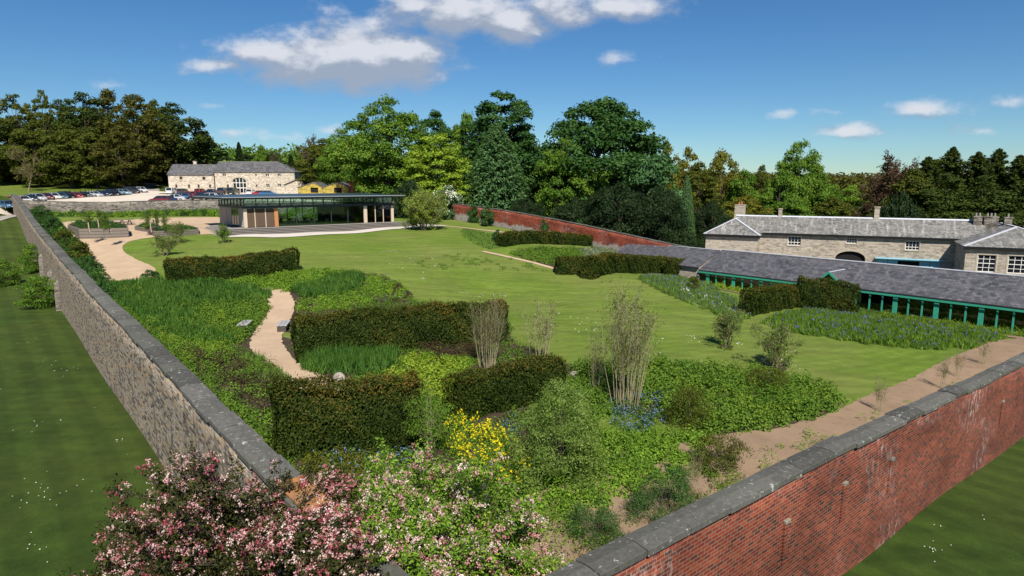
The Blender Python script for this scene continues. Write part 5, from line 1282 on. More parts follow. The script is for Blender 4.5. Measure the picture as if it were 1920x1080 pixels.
# estate railing along the field behind the cars
P = np.array([at(u, v) for u, v in ((-40, 372), (20, 366), (60, 362), (110, 359), (160, 357), (215, 355), (262, 353))])
P = np.array([at_y(u, v, y) for (u, v), y in zip(((-40, 368), (20, 363), (60, 360.5), (110, 358.5), (160, 357), (215, 355.5), (262, 354.5)), (128, 140, 148, 158, 167, 175, 182))])
for i in range(len(P)): P[i, 2] = gz(P[i, 0], P[i, 1])
e = empty('estate_railing', P[0], 0, 'thin dark iron railing between the field and the parked cars', 'railing'); b = MB()
for i in range(len(P) - 1):
    for zz in (.35, .75, 1.15): b.bar(P[i] - P[0] + (0, 0, zz), P[i + 1] - P[0] + (0, 0, zz), .05)
b.build('rails', G['iron'], e)
for i in range(len(P) - 1):
    for t in np.linspace(0, 1, 6)[:-1]: q = P[i] + (P[i + 1] - P[i]) * t - P[0]; b = MB(); b.box(q[0] - .04, q[0] + .04, q[1] - .04, q[1] + .04, q[2] - .4, q[2] + 1.25); b.build('post', G['iron'], e)
# ------------------------------------------------------------------ cars
def car_proto(kind):
    L, Wd, Hh = {'hatch': (3.9, 1.70, 1.47), 'saloon': (4.5, 1.75, 1.43), 'estate': (4.5, 1.76, 1.50), 'suv': (4.5, 1.85, 1.75)}[kind]
    gc = .22 if kind != 'suv' else .30; belt = .92 if kind != 'suv' else 1.05
    # stations along x (front at +x): (x, top z, half width at sill, half width at belt, floor z)
    h = L / 2; hood = belt - .06; boot = {'hatch': belt + .02, 'saloon': belt + .04, 'estate': belt + .02, 'suv': belt + .03}[kind]
    st = [(-h, .55, .62, .60, .36), (-h + .06, boot - .12, .74, .70, gc + .06), (-h + .22, boot, .80, .76, gc), (-h * .55, boot, .84, .82, gc), (0, belt, .85, .83, gc), (h * .42, belt - .01, .85, .82, gc), (h * .60, hood, .83, .78, gc), (h - .30, hood - .10, .79, .72, gc), (h - .08, hood - .24, .72, .62, gc + .05), (h, .50, .56, .52, .36)]
    k = Wd / 1.70; V, Fc = [], []
    for (x, zt, ws, wb, zf) in st:
        ws *= k; wb *= k; zm = zf + (zt - zf) * .45
        V += [(x, -ws * .93, zf), (x, -ws, zm), (x, -wb, zt - .05), (x, -wb * .88, zt), (x, wb * .88, zt), (x, wb, zt - .05), (x, ws, zm), (x, ws * .93, zf)]
    n = len(st)
    for i in range(n - 1):
        for j in range(8): a = i * 8 + j; c = i * 8 + (j + 1) % 8; Fc.append((a, c, c + 8, a + 8))
    Fc += [tuple(range(8))[::-1], tuple(range((n - 1) * 8, n * 8))]
    body = MB(); body.raw(V, Fc)
    # roof with pillars
    xr = {'hatch': (-h + .42, -h + .12), 'saloon': (-h + 1.25, -h + .62), 'estate': (-h + .38, -h + .10), 'suv': (-h + .35, -h + .10)}[kind]
    xf = (h * .16, h * .50); wr, wb = .58 * k, .76 * k; zr = Hh; zb_ = belt - .02
    body.raw([(xr[0], -wr, zr - .05), (xf[0], -wr, zr - .06), (xf[0], wr, zr - .06), (xr[0], wr, zr - .05), (xr[0] + .12, -wr * .85, zr), (xf[0] - .2, -wr * .85, zr - .005), (xf[0] - .2, wr * .85, zr - .005), (xr[0] + .12, wr * .85, zr)],
             [(0, 3, 2, 1), (4, 5, 6, 7), (0, 1, 5, 4), (1, 2, 6, 5), (2, 3, 7, 6), (3, 0, 4, 7)])
    for s in (-1, 1):
        body.bar((xf[1], s * wb, zb_), (xf[0], s * wr, zr - .06), .07); body.bar((xr[1], s * wb, zb_), (xr[0], s * wr, zr - .05), .12 if kind != 'saloon' else .09); m = (xf[0] + xr[0]) / 2 + .05; body.bar((m + .05, s * (wb + .005), zb_), (m, s * (wr + .005), zr - .06), .08)
    def obj(name, mb, mat, smooth=True, bevel=0): o = mb.build(name, G[mat], None, bevel=bevel, smooth=False); return o
    parts = [('body', body.build('body', G['car silver']))]
    gl = MB(); e = .015
    gl.raw([(xr[1] + .02, -wb + e, zb_), (xf[1] - .02, -wb + e, zb_), (xf[1] - .02, wb - e, zb_), (xr[1] + .02, wb - e, zb_), (xr[0] + .02, -wr + e, zr - .055), (xf[0] - .02, -wr + e, zr - .06), (xf[0] - .02, wr - e, zr - .06), (xr[0] + .02, wr - e, zr - .055)],
           [(4, 5, 6, 7), (0, 1, 5, 4), (1, 2, 6, 5), (2, 3, 7, 6), (3, 0, 4, 7)])
    parts.append(('window', gl.build('window', G['carglass'])))
    wrad = .31 if kind != 'suv' else .36
    for sx in (-h * .60, h * .62):
        for s in (-1, 1):
            t = MB(); t.cyl((sx, s * (.74 * k) - .10, wrad), wrad, .2, n=14, axis='y'); o = t.build('wheel', G['rubber']); r = MB(); y = s * (.74 * k) + (s * .105); r.cyl((sx, min(y, y - s * .02), wrad), wrad * .66, .02, n=12, axis='y'); rr = r.build('rim', G['alloy'], o); parts.append(('wheel', o))
    for s in (-1, 1):
        t = MB(); t.raw([(h - .10, s * .40 * k, .58), (h - .30, s * .70 * k, .58), (h - .34, s * .70 * k, .72), (h - .16, s * .40 * k, .72), (h - .02, s * .40 * k, .58), (h - .22, s * .735 * k, .58), (h - .26, s * .72 * k, .72), (h - .09, s * .40 * k, .72)], [(0, 1, 2, 3), (7, 6, 5, 4), (0, 4, 5, 1), (1, 5, 6, 2), (2, 6, 7, 3), (3, 7, 4, 0)]); parts.append(('headlight', t.build('headlight', G['lamp_white'])))
        t = MB(); t.box(-h - .012, -h + .12, min(s * .46, s * .68) * k, max(s * .46, s * .68) * k, .68, .82); parts.append(('tail_light', t.build('tail_light', G['lamp_red'])))
    t = MB(); t.box(h - .02, h + .012, -.24, .24, .40, .50); parts.append(('number_plate', t.build('number_plate', G['white_paint'])))
    return parts
PARTS = {k: car_proto(k) for k in ('hatch', 'saloon', 'estate', 'suv')}
USED = set()
def car(kind, colour, u, v, head, label, group, y=None):
    p = at_y(u, v, y) if y else at(u, v)
    p = (p[0], p[1], gz(p[0], p[1]) + .02)
    e = empty('parked_car', p, R(head), label, 'car', group)
    for nm, o in PARTS[kind]:
        if kind in USED:
            c = o.copy(); COL.objects.link(c)
            for g in o.children: d = g.copy(); COL.objects.link(d); d.parent = c; d.location = g.location
        else: c = o
        c.parent = e
        if nm == 'body': c.material_slots[0].link = 'OBJECT'; c.material_slots[0].material = G['car ' + colour]
    USED.add(kind)
ROW = 'cars parked in the curved row beside the field'; YARD = 'cars parked in the yard before the barn'; WROW = 'cars parked along the barn front'
# the row on the left: (kind, colour, u, y, label)
row_u = [(-28, 392, 108), (14, 389, 113), (30, 384, 120), (44, 381, 124), (58, 378, 129), (72, 377, 133), (88, 375, 138), (101, 374, 142), (113, 373, 145), (126, 371.5, 148), (142, 370, 151), (159, 369, 154), (176, 368, 155), (195, 367, 159), (212, 366, 162), (232, 365, 165), (249, 364, 169), (265, 363, 172)]
row = [('estate', 'dark grey', 'dark grey estate car starting the curved row, left of the blue hatchback'), ('hatch', 'blue', 'blue hatchback beside the far end of the stone wall, nearest car of the curved row'), ('hatch', 'red', 'red hatchback just behind the blue one by the wall end'),
       ('saloon', 'white', 'white saloon between a red hatchback and a dark grey saloon near the row start'), ('saloon', 'dark grey', 'dark grey saloon right of the white saloon at the near end of the row'), ('estate', 'silver', 'silver estate car between the dark grey saloon and the dark red hatchback'),
       ('hatch', 'dark red', 'dark red hatchback between two pale cars in the curved row'), ('hatch', 'white', 'white hatchback between the dark red and the teal cars'), ('hatch', 'teal', 'dark teal hatchback right of the white one in the row'),
       ('suv', 'black', 'black off-roader, tallest car of the curved row, left of the bright red hatchback'), ('hatch', 'red', 'bright red hatchback in the middle of the curved row, right of the black off-roader'), ('saloon', 'black', 'black saloon between the bright red hatchback and the silver saloon'),
       ('saloon', 'silver', 'silver saloon seen nearly side-on in the middle of the curved row'), ('estate', 'navy', 'navy estate car right of the silver saloon seen side-on'), ('suv', 'black', 'black off-roader between the navy estate and the pale blue estate'),
       ('estate', 'pale blue', 'pale blue estate car near the far end of the curved row'), ('suv', 'dark grey', 'dark grey off-roader, second from the far end of the curved row'), ('hatch', 'white', 'white hatchback last at the far end of the curved row')]
heads = [-20, -28, -30, -30, -32, -30, -26, -24, -22, -25, -20, -22, -14, -24, -30, -22, -28, -20]
for (u, v, y), (k, c, lb), hd in zip(row_u, row, heads): car(k, c, u, v, hd, lb, ROW, y)
for u, k, c, hd, lb in ((324, 'suv', 'white', 92, 'white off-roader parked against the low range of the barn, leftmost of the barn row'), (344, 'hatch', 'dark grey', 88, 'dark grey hatchback second from the left along the barn front'), (377, 'hatch', 'red', 84, 'red hatchback under the low range of the barn'),
                        (398, 'saloon', 'navy', 90, 'navy saloon parked where the two ranges of the barn meet'), (419, 'suv', 'dark grey', 94, 'dark grey off-roader left of the tall arched window'), (438, 'suv', 'dark green', 88, 'dark green off-roader directly under the tall arched window'),
                        (471, 'hatch', 'white', 92, 'white hatchback right of the tall arched window'), (490, 'saloon', 'red', 20, 'red saloon parked in front of the right part of the barn'), (503, 'saloon', 'blue', 15, 'blue saloon next to the red saloon at the right part of the barn')):
    car(k, c, u, 361, hd, lb, WROW, 168 if u < 480 else 160)
for u, y, k, c, hd, lb in ((352, 152, 'hatch', 'red', 205, 'bright red hatchback in the middle of the yard cluster'), (363, 154, 'saloon', 'navy', 205, 'navy saloon right of the bright red hatchback in the yard'), (343, 147, 'hatch', 'dark red', 205, 'dark red hatchback left of the bright red one in the yard'),
                           (335, 142, 'estate', 'blue', 205, 'blue estate car in the yard between the dark red hatchback and the silver saloon'), (325, 137, 'saloon', 'silver', 205, 'silver saloon close behind the retaining wall coping'), (310, 132, 'saloon', 'navy', 200, 'navy saloon at the left end of the yard cluster behind the wall'),
                           (298, 131, 'hatch', 'dark red', 200, 'dark red hatchback leftmost in the yard cluster, half hidden by the wall'), (372, 140, 'saloon', 'black', 190, 'black saloon in the yard just left of the pavilion roof'), (390, 143, 'hatch', 'white', 190, 'white hatchback in the yard partly hidden by the pavilion roof'),
                           (386, 156, 'estate', 'navy', 200, 'navy estate car in the yard behind the white hatchback'), (402, 150, 'saloon', 'dark grey', 195, 'dark grey saloon behind the left tip of the pavilion roof')):
    car(k, c, u, 370, hd, lb, YARD, y)
# ------------------------------------------------------------------ coverings on the ground
sheet('lawn', GARDEN, G['grass_in'], .02, 1.0)
W_ = lambda s, o: CORNER + E1 * s + E2 * o      # s along the brick wall, o away from it
GRAVEL = [(172, 521), (225, 530), (272, 534), (302, 508), (262, 490), (235, 476), (226, 463), (245, 451), (300, 444), (370, 440), (430, 438), (500, 437), (560, 433), (600, 424), (500, 412), (404, 407.5), (330, 408), (250, 412), (180, 414), (102, 418), (98, 440), (132, 456), (152, 475), (166, 500)]
sheet('gravel_path', px_poly(GRAVEL, 2), G['gravel'], .05, 1.0, .05)
def in_pv2(x, y): return np.array(in_pv(x, y)[:2])
sheet('terrace', np.array([in_pv2(-4.5, -3.9), in_pv2(1, -8.4), in_pv2(14, -8.0), in_pv2(PW + 7, -6.2), in_pv2(PW + 6, -2), in_pv2(PW, 0), in_pv2(0, 0)]), G['paving'], .09, 1.0)
WEST = [(186, 524), (262, 536), (305, 530), (430, 522), (570, 507), (640, 506), (735, 524), (772, 552), (770, 566), (850, 572), (960, 600), (955, 643), (1012, 658), (1060, 690), (1230, 683), (1400, 694), (1480, 714), (1594, 746), (1545, 782), (1450, 808), (1345, 822)]
wp = px_poly(WEST, 1)
wp = np.r_[wp, [W_(16, 7), W_(10.5, 6.6), W_(6, 5.0), W_(1.0, 1.0), CORNER + E2 * 14 + E1 * .8, CORNER + E2 * 38 + E1 * .8]]
sheet('planting_bed', wp, G['soil'], .045, .8)
PATHC = np.array([at(u, v)[:2] for u, v in ((506, 540), (522, 553), (531, 575), (520, 601), (498, 630), (500, 655), (526, 686), (560, 706), (600, 726), (640, 745), (690, 765))])
_t = np.linspace(0, len(PATHC) - 1, 60); PC = np.c_[np.interp(_t, np.arange(len(PATHC)), PATHC[:, 0]), np.interp(_t, np.arange(len(PATHC)), PATHC[:, 1])]
for _ in range(6): PC[1:-1] = .25 * PC[:-2] + .5 * PC[1:-1] + .25 * PC[2:]
PWID = 1.95
sheet('winding_path', ribbon_poly(PC, PWID), G['gravel'], .075, .5, .05)
WPATH = np.array([W_(3, 1.2), W_(RW_LEN - .8, 1.2), W_(RW_LEN - .8, 6.3), W_(51, 6.15), W_(37.4, 6.36), W_(28.7, 6.33), W_(25.2, 6.14), W_(21.2, 6.5), W_(18.7, 7.6), W_(16.2, 8.3), W_(15, 7.4), W_(13, 7.6), W_(9, 8.4), W_(3, 7.5)])
sheet('wall_path', WPATH, G['earth_path'], .07, .7, .045)
gl = lambda x, d: GH0 - E2 * x - E1 * d      # x along the glasshouse front, d out from it
GP = [gl(-9, 3.4), gl(0, 3.5), gl(10, 3.7), gl(20, 3.6), gl(32, 3.5), gl(45, 3.6)]
sheet('border_path', ribbon_poly(np.array(GP), 1.4), G['earth_path'], .08, .8)
sheet('edging_path', ribbon_poly(np.array([at(u, v)[:2] for u, v in ((905, 472), (960, 484), (1000, 493), (1046, 506))]), .7), G['gravel'], .06, .6)
sheet('gravel_path', ribbon_poly(np.array([at(u, v)[:2] for u, v in ((760, 424), (830, 424), (890, 430), (935, 435), (975, 439))]), 1.3), G['gravel'], .06, .8)
sheet('planting_bed', px_poly([(946, 472), (1000, 468), (1165, 464), (1186, 472), (1180, 488), (1110, 490), (1050, 496), (1046, 505), (1000, 492)], 1), G['soil'], .05, .8)
bwp = lambda a, n: CORNER_FAR_L + BW_DIR * a + BW_N * n
sheet('planting_bed', np.array([bwp(1.5, -.05), bwp(75, -.05), bwp(75, -3.6), bwp(46, -5.4), bwp(20, -6.4), bwp(7, -7), CORNER_FAR_L - E2 * 40 + E1 * 4.5, CORNER_FAR_L - E2 * 82 + E1 * 4, CORNER_FAR_L - E2 * 82 + E1 * .6, CORNER_FAR_L - E2 * 2 + E1 * .6]), G['soil'], .055, 1.0)
sheet('car_park', np.array([bwp(1, .9), bwp(62, .9), at_y(600, 360, 150)[:2], at_y(560, 362, 176)[:2], at_y(315, 362, 178)[:2], at_y(290, 356, 184)[:2], at_y(262, 360, 178)[:2], at_y(215, 364, 167)[:2], at_y(160, 367, 158)[:2], at_y(100, 371, 143)[:2], at_y(45, 378, 126)[:2], at_y(-60, 389, 108)[:2], at_y(-60, 398, 103)[:2], at_y(20, 392, 111)[:2]]), G['gravel_grey'], .05, 1.5)
sheet('road', ribbon_poly(np.array([at_y(-120, 412, 92)[:2], at_y(-10, 408, 98)[:2], at_y(28, 401, 106)[:2], at_y(45, 395, 114)[:2]]), 2.2), G['tarmac'], .09, 1.0)
sheet('woodland_road', ribbon_poly(np.array([at_y(282, 356, 178)[:2], at_y(285, 354, 190)[:2], at_y(281, 352, 205)[:2], at_y(272, 351, 225)[:2]]), 4.0), G['tarmac'], .06, 2.)
sheet('stable_yard', np.array([GH0 + E1 * 5.6 + E2 * 12, GH0 + E1 * 5.6 - E2 * 45, GH0 + E1 * 18 - E2 * 50, GH0 + E1 * 18 + E2 * 10]), G['tarmac'], .05, 2.)
sheet('field', np.array([at_y(-120, 362, 135)[:2], at_y(20, 362, 141)[:2], at_y(110, 358, 160)[:2], at_y(215, 355, 176)[:2], at_y(262, 354, 184)[:2], at_y(230, 350, 205)[:2], at_y(0, 340, 208)[:2], at_y(-160, 345, 190)[:2]]), G['grass_field'], .05, 3.)

# ------------------------------------------------------------------ hedges
px_hedge(518, 868, 792, 846, 738, 1.4, 'tall yew hedge with browned top, nearest one to the flowering trees', seed=1, dens=330, ls=.085, spiky=.05)
px_hedge(868, 796, 1062, 742, 720, 1.3, 'yew hedge set diagonally between the near hedge and the pale whip-stemmed shrubs', seed=2, dens=320, ls=.085)
px_hedge(556, 684, 952, 645, 603, 1.5, 'longest yew hedge, beside the slab benches in the middle of the planting', seed=3, dens=230, ls=.10)
px_hedge(312, 533, 560, 511, 489, 1.5, 'yew hedge at the far end of the planting, near the gravel path', seed=4, dens=160, ls=.12)
px_hedge(946, 464, 1159, 462, 441, 1.5, 'long low yew hedge near the far brick wall', seed=5, dens=110, ls=.15)
px_hedge(1046, 516, 1112, 515, 487, 1.5, 'short yew hedge left of the pair by the lawn edge', seed=6, dens=130, ls=.13)
px_hedge(1112, 525, 1256, 511, 489, 1.5, 'yew hedge with browned left end at the far side of the lawn', seed=7, dens=140, ls=.13)
px_hedge(1259, 520, 1313, 517, 486, 1.3, 'small square yew hedge against the left end of the glasshouse', seed=8, dens=130, ls=.13)
px_hedge(1414, 594, 1514, 577, 549, 1.3, 'lower yew hedge with sloping end in front of the glasshouse', seed=9, dens=180, ls=.11)
hedge((27.3, 60.1), (32.2, 58.4), 2.85, 1.3, 'taller yew hedge under the glasshouse porch', seed=10, dens=170, ls=.11)

# ------------------------------------------------------------------ ground planting (nobody could count it)
def pc(name, label, pts, leaf, **k): return cover(name, label, px_poly(pts, 1), leaf, **k)
GRN = 'ground_planting'
pc('day_lily_leaves', 'mass of dark green strappy leaves beside the stone wall', [(190, 530), (300, 534), (420, 530), (500, 548), (506, 566), (440, 570), (380, 577), (360, 600), (400, 640), (460, 640), (440, 655), (300, 628), (212, 562)], 'lf_grass', kind='blade', dens=5, k=34, r=(.35, .55), h=(.55, .9), W=.035, seed=21)
pc('perennial_leaves', 'yellow green clumps left of the winding path', [(372, 574), (500, 562), (506, 580), (486, 610), (462, 640), (420, 635), (368, 610)], 'lf_mid', dens=4, r=(.35, .6), h=(.4, .65), k=60, L=.09, W=.05, seed=22)
pc('perennial_leaves', 'bright green low mound strip beside the stone wall', [(285, 620), (350, 622), (425, 632), (460, 658), (400, 664), (310, 650)], 'lf_bright', dens=5, r=(.3, .5), h=(.3, .5), k=60, L=.06, W=.035, seed=23)
pc('bronze_planting', 'low brownish and green mixed planting left of the path', [(330, 655), (400, 666), (470, 668), (500, 690), (545, 725), (530, 745), (520, 800), (470, 770), (400, 715)], 'lf_purple', dens=3.2, r=(.3, .5), h=(.4, .7), k=50, L=.07, W=.035, seed=24)
pc('perennial_leaves', 'fresh green clumps mixed through the bronze planting', [(330, 650), (400, 664), (470, 666), (505, 690), (548, 722), (520, 800), (440, 750)], 'lf_mid', dens=2.4, r=(.25, .45), h=(.35, .75), k=50, L=.07, W=.035, seed=25)
pc('grass_tuft', 'fine bright grass tufts beside the lower winding path', [(440, 660), (480, 668), (545, 712), (530, 735), (470, 705)], 'lf_meadow', kind='blade', dens=5, k=40, r=(.25, .4), h=(.4, .7), W=.02, seed=26)
pc('wall_foot_planting', 'green leafy planting along the inner foot of the stone wall', [(194, 545), (218, 560), (300, 638), (400, 728), (480, 795), (520, 850), (512, 880), (420, 770), (300, 655), (205, 575)], 'lf_mid', dens=6, r=(.25, .45), h=(.3, .6), k=50, L=.07, W=.045, seed=27)
pc('perennial_leaves', 'bright lobed leaves between the far hedge and the winding path', [(300, 534), (440, 528), (560, 511), (640, 510), (640, 525), (600, 545), (530, 550), (500, 545), (430, 530)], 'lf_bright', dens=5, r=(.35, .55), h=(.35, .6), k=44, L=.10, W=.06, seed=28)
pc('day_lily_leaves', 'dark green strappy leaves at the head of the winding path', [(548, 548), (600, 532), (672, 513), (684, 538), (640, 556), (568, 562)], 'lf_grass', kind='blade', dens=6, k=36, r=(.35, .55), h=(.6, .95), W=.035, seed=29)
pc('perennial_leaves', 'yellow green clumps behind the longest hedge', [(556, 562), (640, 556), (690, 540), (684, 520), (742, 528), (770, 552), (735, 570), (640, 580), (556, 592)], 'lf_bright', dens=4, r=(.3, .5), h=(.3, .55), k=50, L=.08, W=.05, seed=30)
pc('bronze_planting', 'reddish brown flowering edge of the planting beside the lawn', [(690, 517), (735, 524), (772, 552), (768, 566), (700, 572), (745, 553), (725, 530)], 'lf_purple', dens=6, r=(.25, .4), h=(.25, .45), k=40, L=.07, W=.04, seed=31, flower='pt_violet', fk=.4, fsize=.06)
pc('tall_grass', 'tall bright green grass in front of the longest hedge', [(566, 690), (640, 672), (735, 660), (752, 684), (740, 700), (690, 706), (600, 706)], 'lf_grass', kind='blade', dens=9, k=44, r=(.3, .45), h=(.75, 1.15), W=.022, seed=32)
pc('lime_planting', 'lime green leafy planting in front of the longest hedge', [(746, 664), (800, 672), (890, 682), (900, 705), (868, 740), (862, 790), (800, 740), (720, 712)], 'lf_lime', dens=7, r=(.25, .42), h=(.25, .5), k=36, L=.10, W=.055, seed=33)
pc('perennial_leaves', 'leafy green planting between the near hedges', [(640, 720), (760, 712), (862, 790), (880, 830), (800, 850), (790, 740)], 'lf_mid', dens=6, r=(.25, .4), h=(.3, .5), k=50, L=.07, W=.04, seed=34)
pc('purple_shrubbery', 'low dark purple twiggy growth behind the lime planting', [(785, 655), (860, 640), (895, 650), (900, 672), (840, 676), (792, 668)], 'lf_purple', dens=7, r=(.35, .5), h=(.5, .8), k=80, L=.07, W=.02, seed=35)
for i, (u, v) in enumerate(((800, 672), (846, 677), (868, 678), (886, 684))):
    pc('mound_plant', 'bright green cushion mound, %s in the row behind the lime planting' % ('leftmost', 'second from the left', 'third from the left', 'rightmost')[i], [(u - 12, v + 3), (u - 8, v - 5), (u + 8, v - 5), (u + 13, v + 2), (u, v + 6)], 'lf_bright', dens=9, r=(.3, .4), h=(.35, .45), k=160, L=.05, W=.02, seed=36 + i, thing='plant')
pc('forget_me_nots', 'pale blue forget-me-nots under the near hedge', [(560, 868), (640, 852), (745, 838), (800, 850), (745, 885), (640, 900), (590, 905)], 'lf_deep', dens=9, r=(.2, .32), h=(.3, .5), k=36, L=.05, W=.025, seed=41, flower='pt_blue', fk=4, fsize=.026)
pc('forget_me_nots', 'pale blue forget-me-nots around the pale whip-stemmed shrub', [(1135, 765), (1185, 745), (1245, 735), (1262, 770), (1240, 815), (1160, 815)], 'lf_deep', dens=9, r=(.2, .32), h=(.25, .4), k=34, L=.05, W=.03, seed=42, flower='pt_blue', fk=5, fsize=.026)
pc('forget_me_nots', 'small drift of blue forget-me-nots at the foot of the diagonal hedge', [(930, 800), (965, 780), (985, 800), (960, 822)], 'lf_deep', dens=9, r=(.2, .3), h=(.3, .4), k=30, L=.05, W=.03, seed=43, flower='pt_blue', fk=5, fsize=.026)
pc('leafy_ground_cover', 'dense green leafy planting along the lawn edge at right', [(1065, 694), (1100, 690), (1230, 683), (1400, 694), (1480, 714), (1592, 746), (1548, 780), (1450, 806), (1350, 818), (1270, 800), (1220, 740), (1100, 720)], 'lf_mid', dens=7.5, r=(.3, .48), h=(.45, .8), k=44, L=.085, W=.055, seed=44)
pc('leafy_ground_cover', 'lighter green leafy planting between the willow shrub and the wall path', [(960, 905), (1050, 870), (1140, 815), (1240, 812), (1330, 825), (1330, 850), (1240, 915), (1180, 940), (1080, 975), (1000, 985)], 'lf_bright', dens=11, r=(.22, .36), h=(.35, .6), k=44, L=.065, W=.045, seed=45)
pc('leafy_ground_cover', 'mid green planting around the willow shrub', [(900, 860), (960, 900), (1010, 990), (900, 1010), (800, 990), (860, 900)], 'lf_mid', dens=9, r=(.22, .36), h=(.3, .6), k=40, L=.06, W=.04, seed=46)
pc('leafy_ground_cover', 'green planting below the diagonal hedge', [(1065, 700), (1110, 720), (1150, 760), (1130, 815), (1040, 850), (990, 800)], 'lf_mid', dens=8, r=(.25, .4), h=(.3, .55), k=40, L=.075, W=.045, seed=47)
pc('golden_planting', 'golden green leafy clump between the stone wall and the near hedge', [(555, 880), (610, 858), (680, 855), (735, 880), (690, 920), (610, 925)], 'lf_gold', dens=12, r=(.22, .34), h=(.45, .7), k=60, L=.05, W=.025, seed=48)
yw_ = pc('yellow_flower_drift', 'drift of bright yellow flower heads in front of the diagonal hedge', [(830, 820), (868, 800), (930, 815), (960, 850), (1000, 915), (985, 940), (930, 925), (860, 880)], 'lf_bright', dens=9, r=(.2, .3), h=(.6, .95), k=50, L=.07, W=.018, seed=49, flower='pt_yellow', fk=6, fsize=.042, fz=1.1)
cover('leafy_ground_cover', 'low mixed green plants filling the large planting bed', wp, 'lf_mid', dens=4.2, r=(.22, .42), h=(.2, .5), k=34, L=.065, W=.042, seed=50, patchy=.3, avoid=(ribbon_poly(PC, PWID + .9), WPATH, px_poly([(335, 655), (470, 665), (545, 725), (520, 800), (430, 745)], 1)))
pc('leafy_ground_cover', 'fresh green leaves around the foot of the pale blossom tree', [(640, 925), (760, 885), (880, 900), (1010, 990), (980, 1040), (800, 1070), (660, 1000)], 'lf_bright', dens=9, r=(.2, .34), h=(.3, .6), k=40, L=.055, W=.035, seed=68)
pc('lime_planting', 'lime green tufts scattered through the leafy planting along the lawn edge', [(1070, 696), (1230, 686), (1400, 698), (1560, 745), (1450, 800), (1350, 812), (1270, 796), (1150, 730)], 'lf_lime', dens=1.6, r=(.22, .4), h=(.6, .95), k=44, L=.06, W=.03, seed=91, patchy=.6)
pc('lime_planting', 'lime green tufts among the day lilies beside the stone wall', [(200, 545), (300, 540), (480, 560), (470, 650), (420, 700), (330, 650)], 'lf_lime', dens=.9, r=(.3, .5), h=(.5, .85), k=60, L=.07, W=.035, seed=92, patchy=.7)
pc('leafy_ground_cover', 'fresh green clumps between the stone wall and the near hedge', [(300, 640), (450, 660), (540, 720), (518, 840), (420, 740)], 'lf_bright', dens=1.0, r=(.3, .5), h=(.4, .75), k=60, L=.07, W=.04, seed=93, patchy=.7)
pc('leafy_ground_cover', 'taller rough growth around the willow shrub and the whips', [(960, 900), (1060, 720), (1150, 730), (1330, 830), (1240, 905), (1060, 960)], 'lf_mid', dens=1.6, r=(.25, .4), h=(.6, 1.0), k=50, L=.055, W=.028, seed=94, patchy=.7)
# right hand borders
pc('meadow_grass', 'rough meadow grass with bluebells beside the small hedges', [(1186, 520), (1258, 516), (1316, 522), (1345, 552), (1410, 580), (1405, 605), (1372, 606), (1310, 575), (1240, 548)], 'lf_meadow', kind='blade', dens=6, k=34, r=(.3, .5), h=(.3, .6), W=.028, seed=51, flower='pt_violet', fk=.7, fsize=.05, avoid=(ribbon_poly(np.array(GP), 1.5),))
pc('meadow_grass', 'meadow grass thick with bluebells below the taller hedge', [(1425, 604), (1500, 585), (1600, 574), (1700, 584), (1800, 610), (1890, 634), (1850, 650), (1760, 658), (1650, 650), (1530, 632), (1450, 618)], 'lf_mid', kind='blade', dens=7, k=36, r=(.3, .45), h=(.28, .55), W=.028, seed=52, flower='pt_violet', fk=.6, fsize=.055, avoid=(ribbon_poly(np.array(GP), 1.5),))
pc('white_flowers', 'white flowers scattered in the meadow grass by the border path', [(1250, 540), (1330, 560), (1408, 584), (1405, 600), (1340, 580)], 'lf_meadow', kind='blade', dens=2, k=14, r=(.2, .3), h=(.3, .5), W=.02, seed=53, flower='pt_white', fk=4, fsize=.05)
cover('border_planting', 'lime green border between the path and the left end of the glasshouse', np.array([gl(.5, .5), gl(16, .5), gl(16, 2.7), gl(.5, 2.7)]), 'lf_lime', dens=4, r=(.3, .5), h=(.35, .7), k=40, L=.09, W=.05, seed=54)
cover('border_planting', 'mixed green border in front of the right part of the glasshouse', np.array([gl(21, .5), gl(46, .5), gl(46, 2.8), gl(21, 2.8)]), 'lf_mid', dens=4, r=(.3, .45), h=(.35, .75), k=40, L=.08, W=.045, seed=55)
cover('border_planting', 'lime flowered band in the border by the bluebells', np.array([gl(21, 1.6), gl(44, 1.4), gl(44, 2.9), gl(21, 2.9)]), 'lf_lime', dens=3, r=(.3, .45), h=(.4, .75), k=44, L=.07, W=.035, seed=56)
pc('border_planting', 'green and silver planting below the long low hedge', [(948, 474), (1000, 470), (1090, 468), (1095, 486), (1050, 492), (1046, 503), (1000, 490)], 'lf_mid', dens=3.5, r=(.4, .6), h=(.4, .65), k=44, L=.13, W=.06, seed=57)
pc('silver_planting', 'pale silvery planting right of the long low hedge', [(1080, 470), (1160, 465), (1186, 473), (1178, 488), (1100, 489)], 'lf_silver', dens=4, r=(.4, .6), h=(.4, .7), k=44, L=.12, W=.05, seed=58)
pc('rough_grass', 'patches of longer grass on the bank of the lawn', [(770, 494), (820, 478), (880, 478), (950, 484), (1040, 508), (980, 512), (880, 508), (800, 504)], 'lf_meadow', kind='blade', dens=2.2, k=18, r=(.3, .5), h=(.12, .3), W=.03, seed=59, patchy=1.1)
pc('rough_grass', 'long rough grass below the upper path', [(860, 432), (900, 434), (945, 446), (940, 470), (900, 466), (875, 448)], 'lf_meadow', kind='blade', dens=3, k=20, r=(.3, .5), h=(.2, .45), W=.035, seed=60)
cover('border_planting', 'lush green border at the foot of the dark far wall', np.array([bwp(3, -.4), bwp(44, -.4), bwp(44, -5.0), bwp(20, -6.0), bwp(7, -6.5)]), 'lf_bright', dens=2.6, r=(.5, .8), h=(.6, 1.2), k=60, L=.16, W=.09, seed=61)
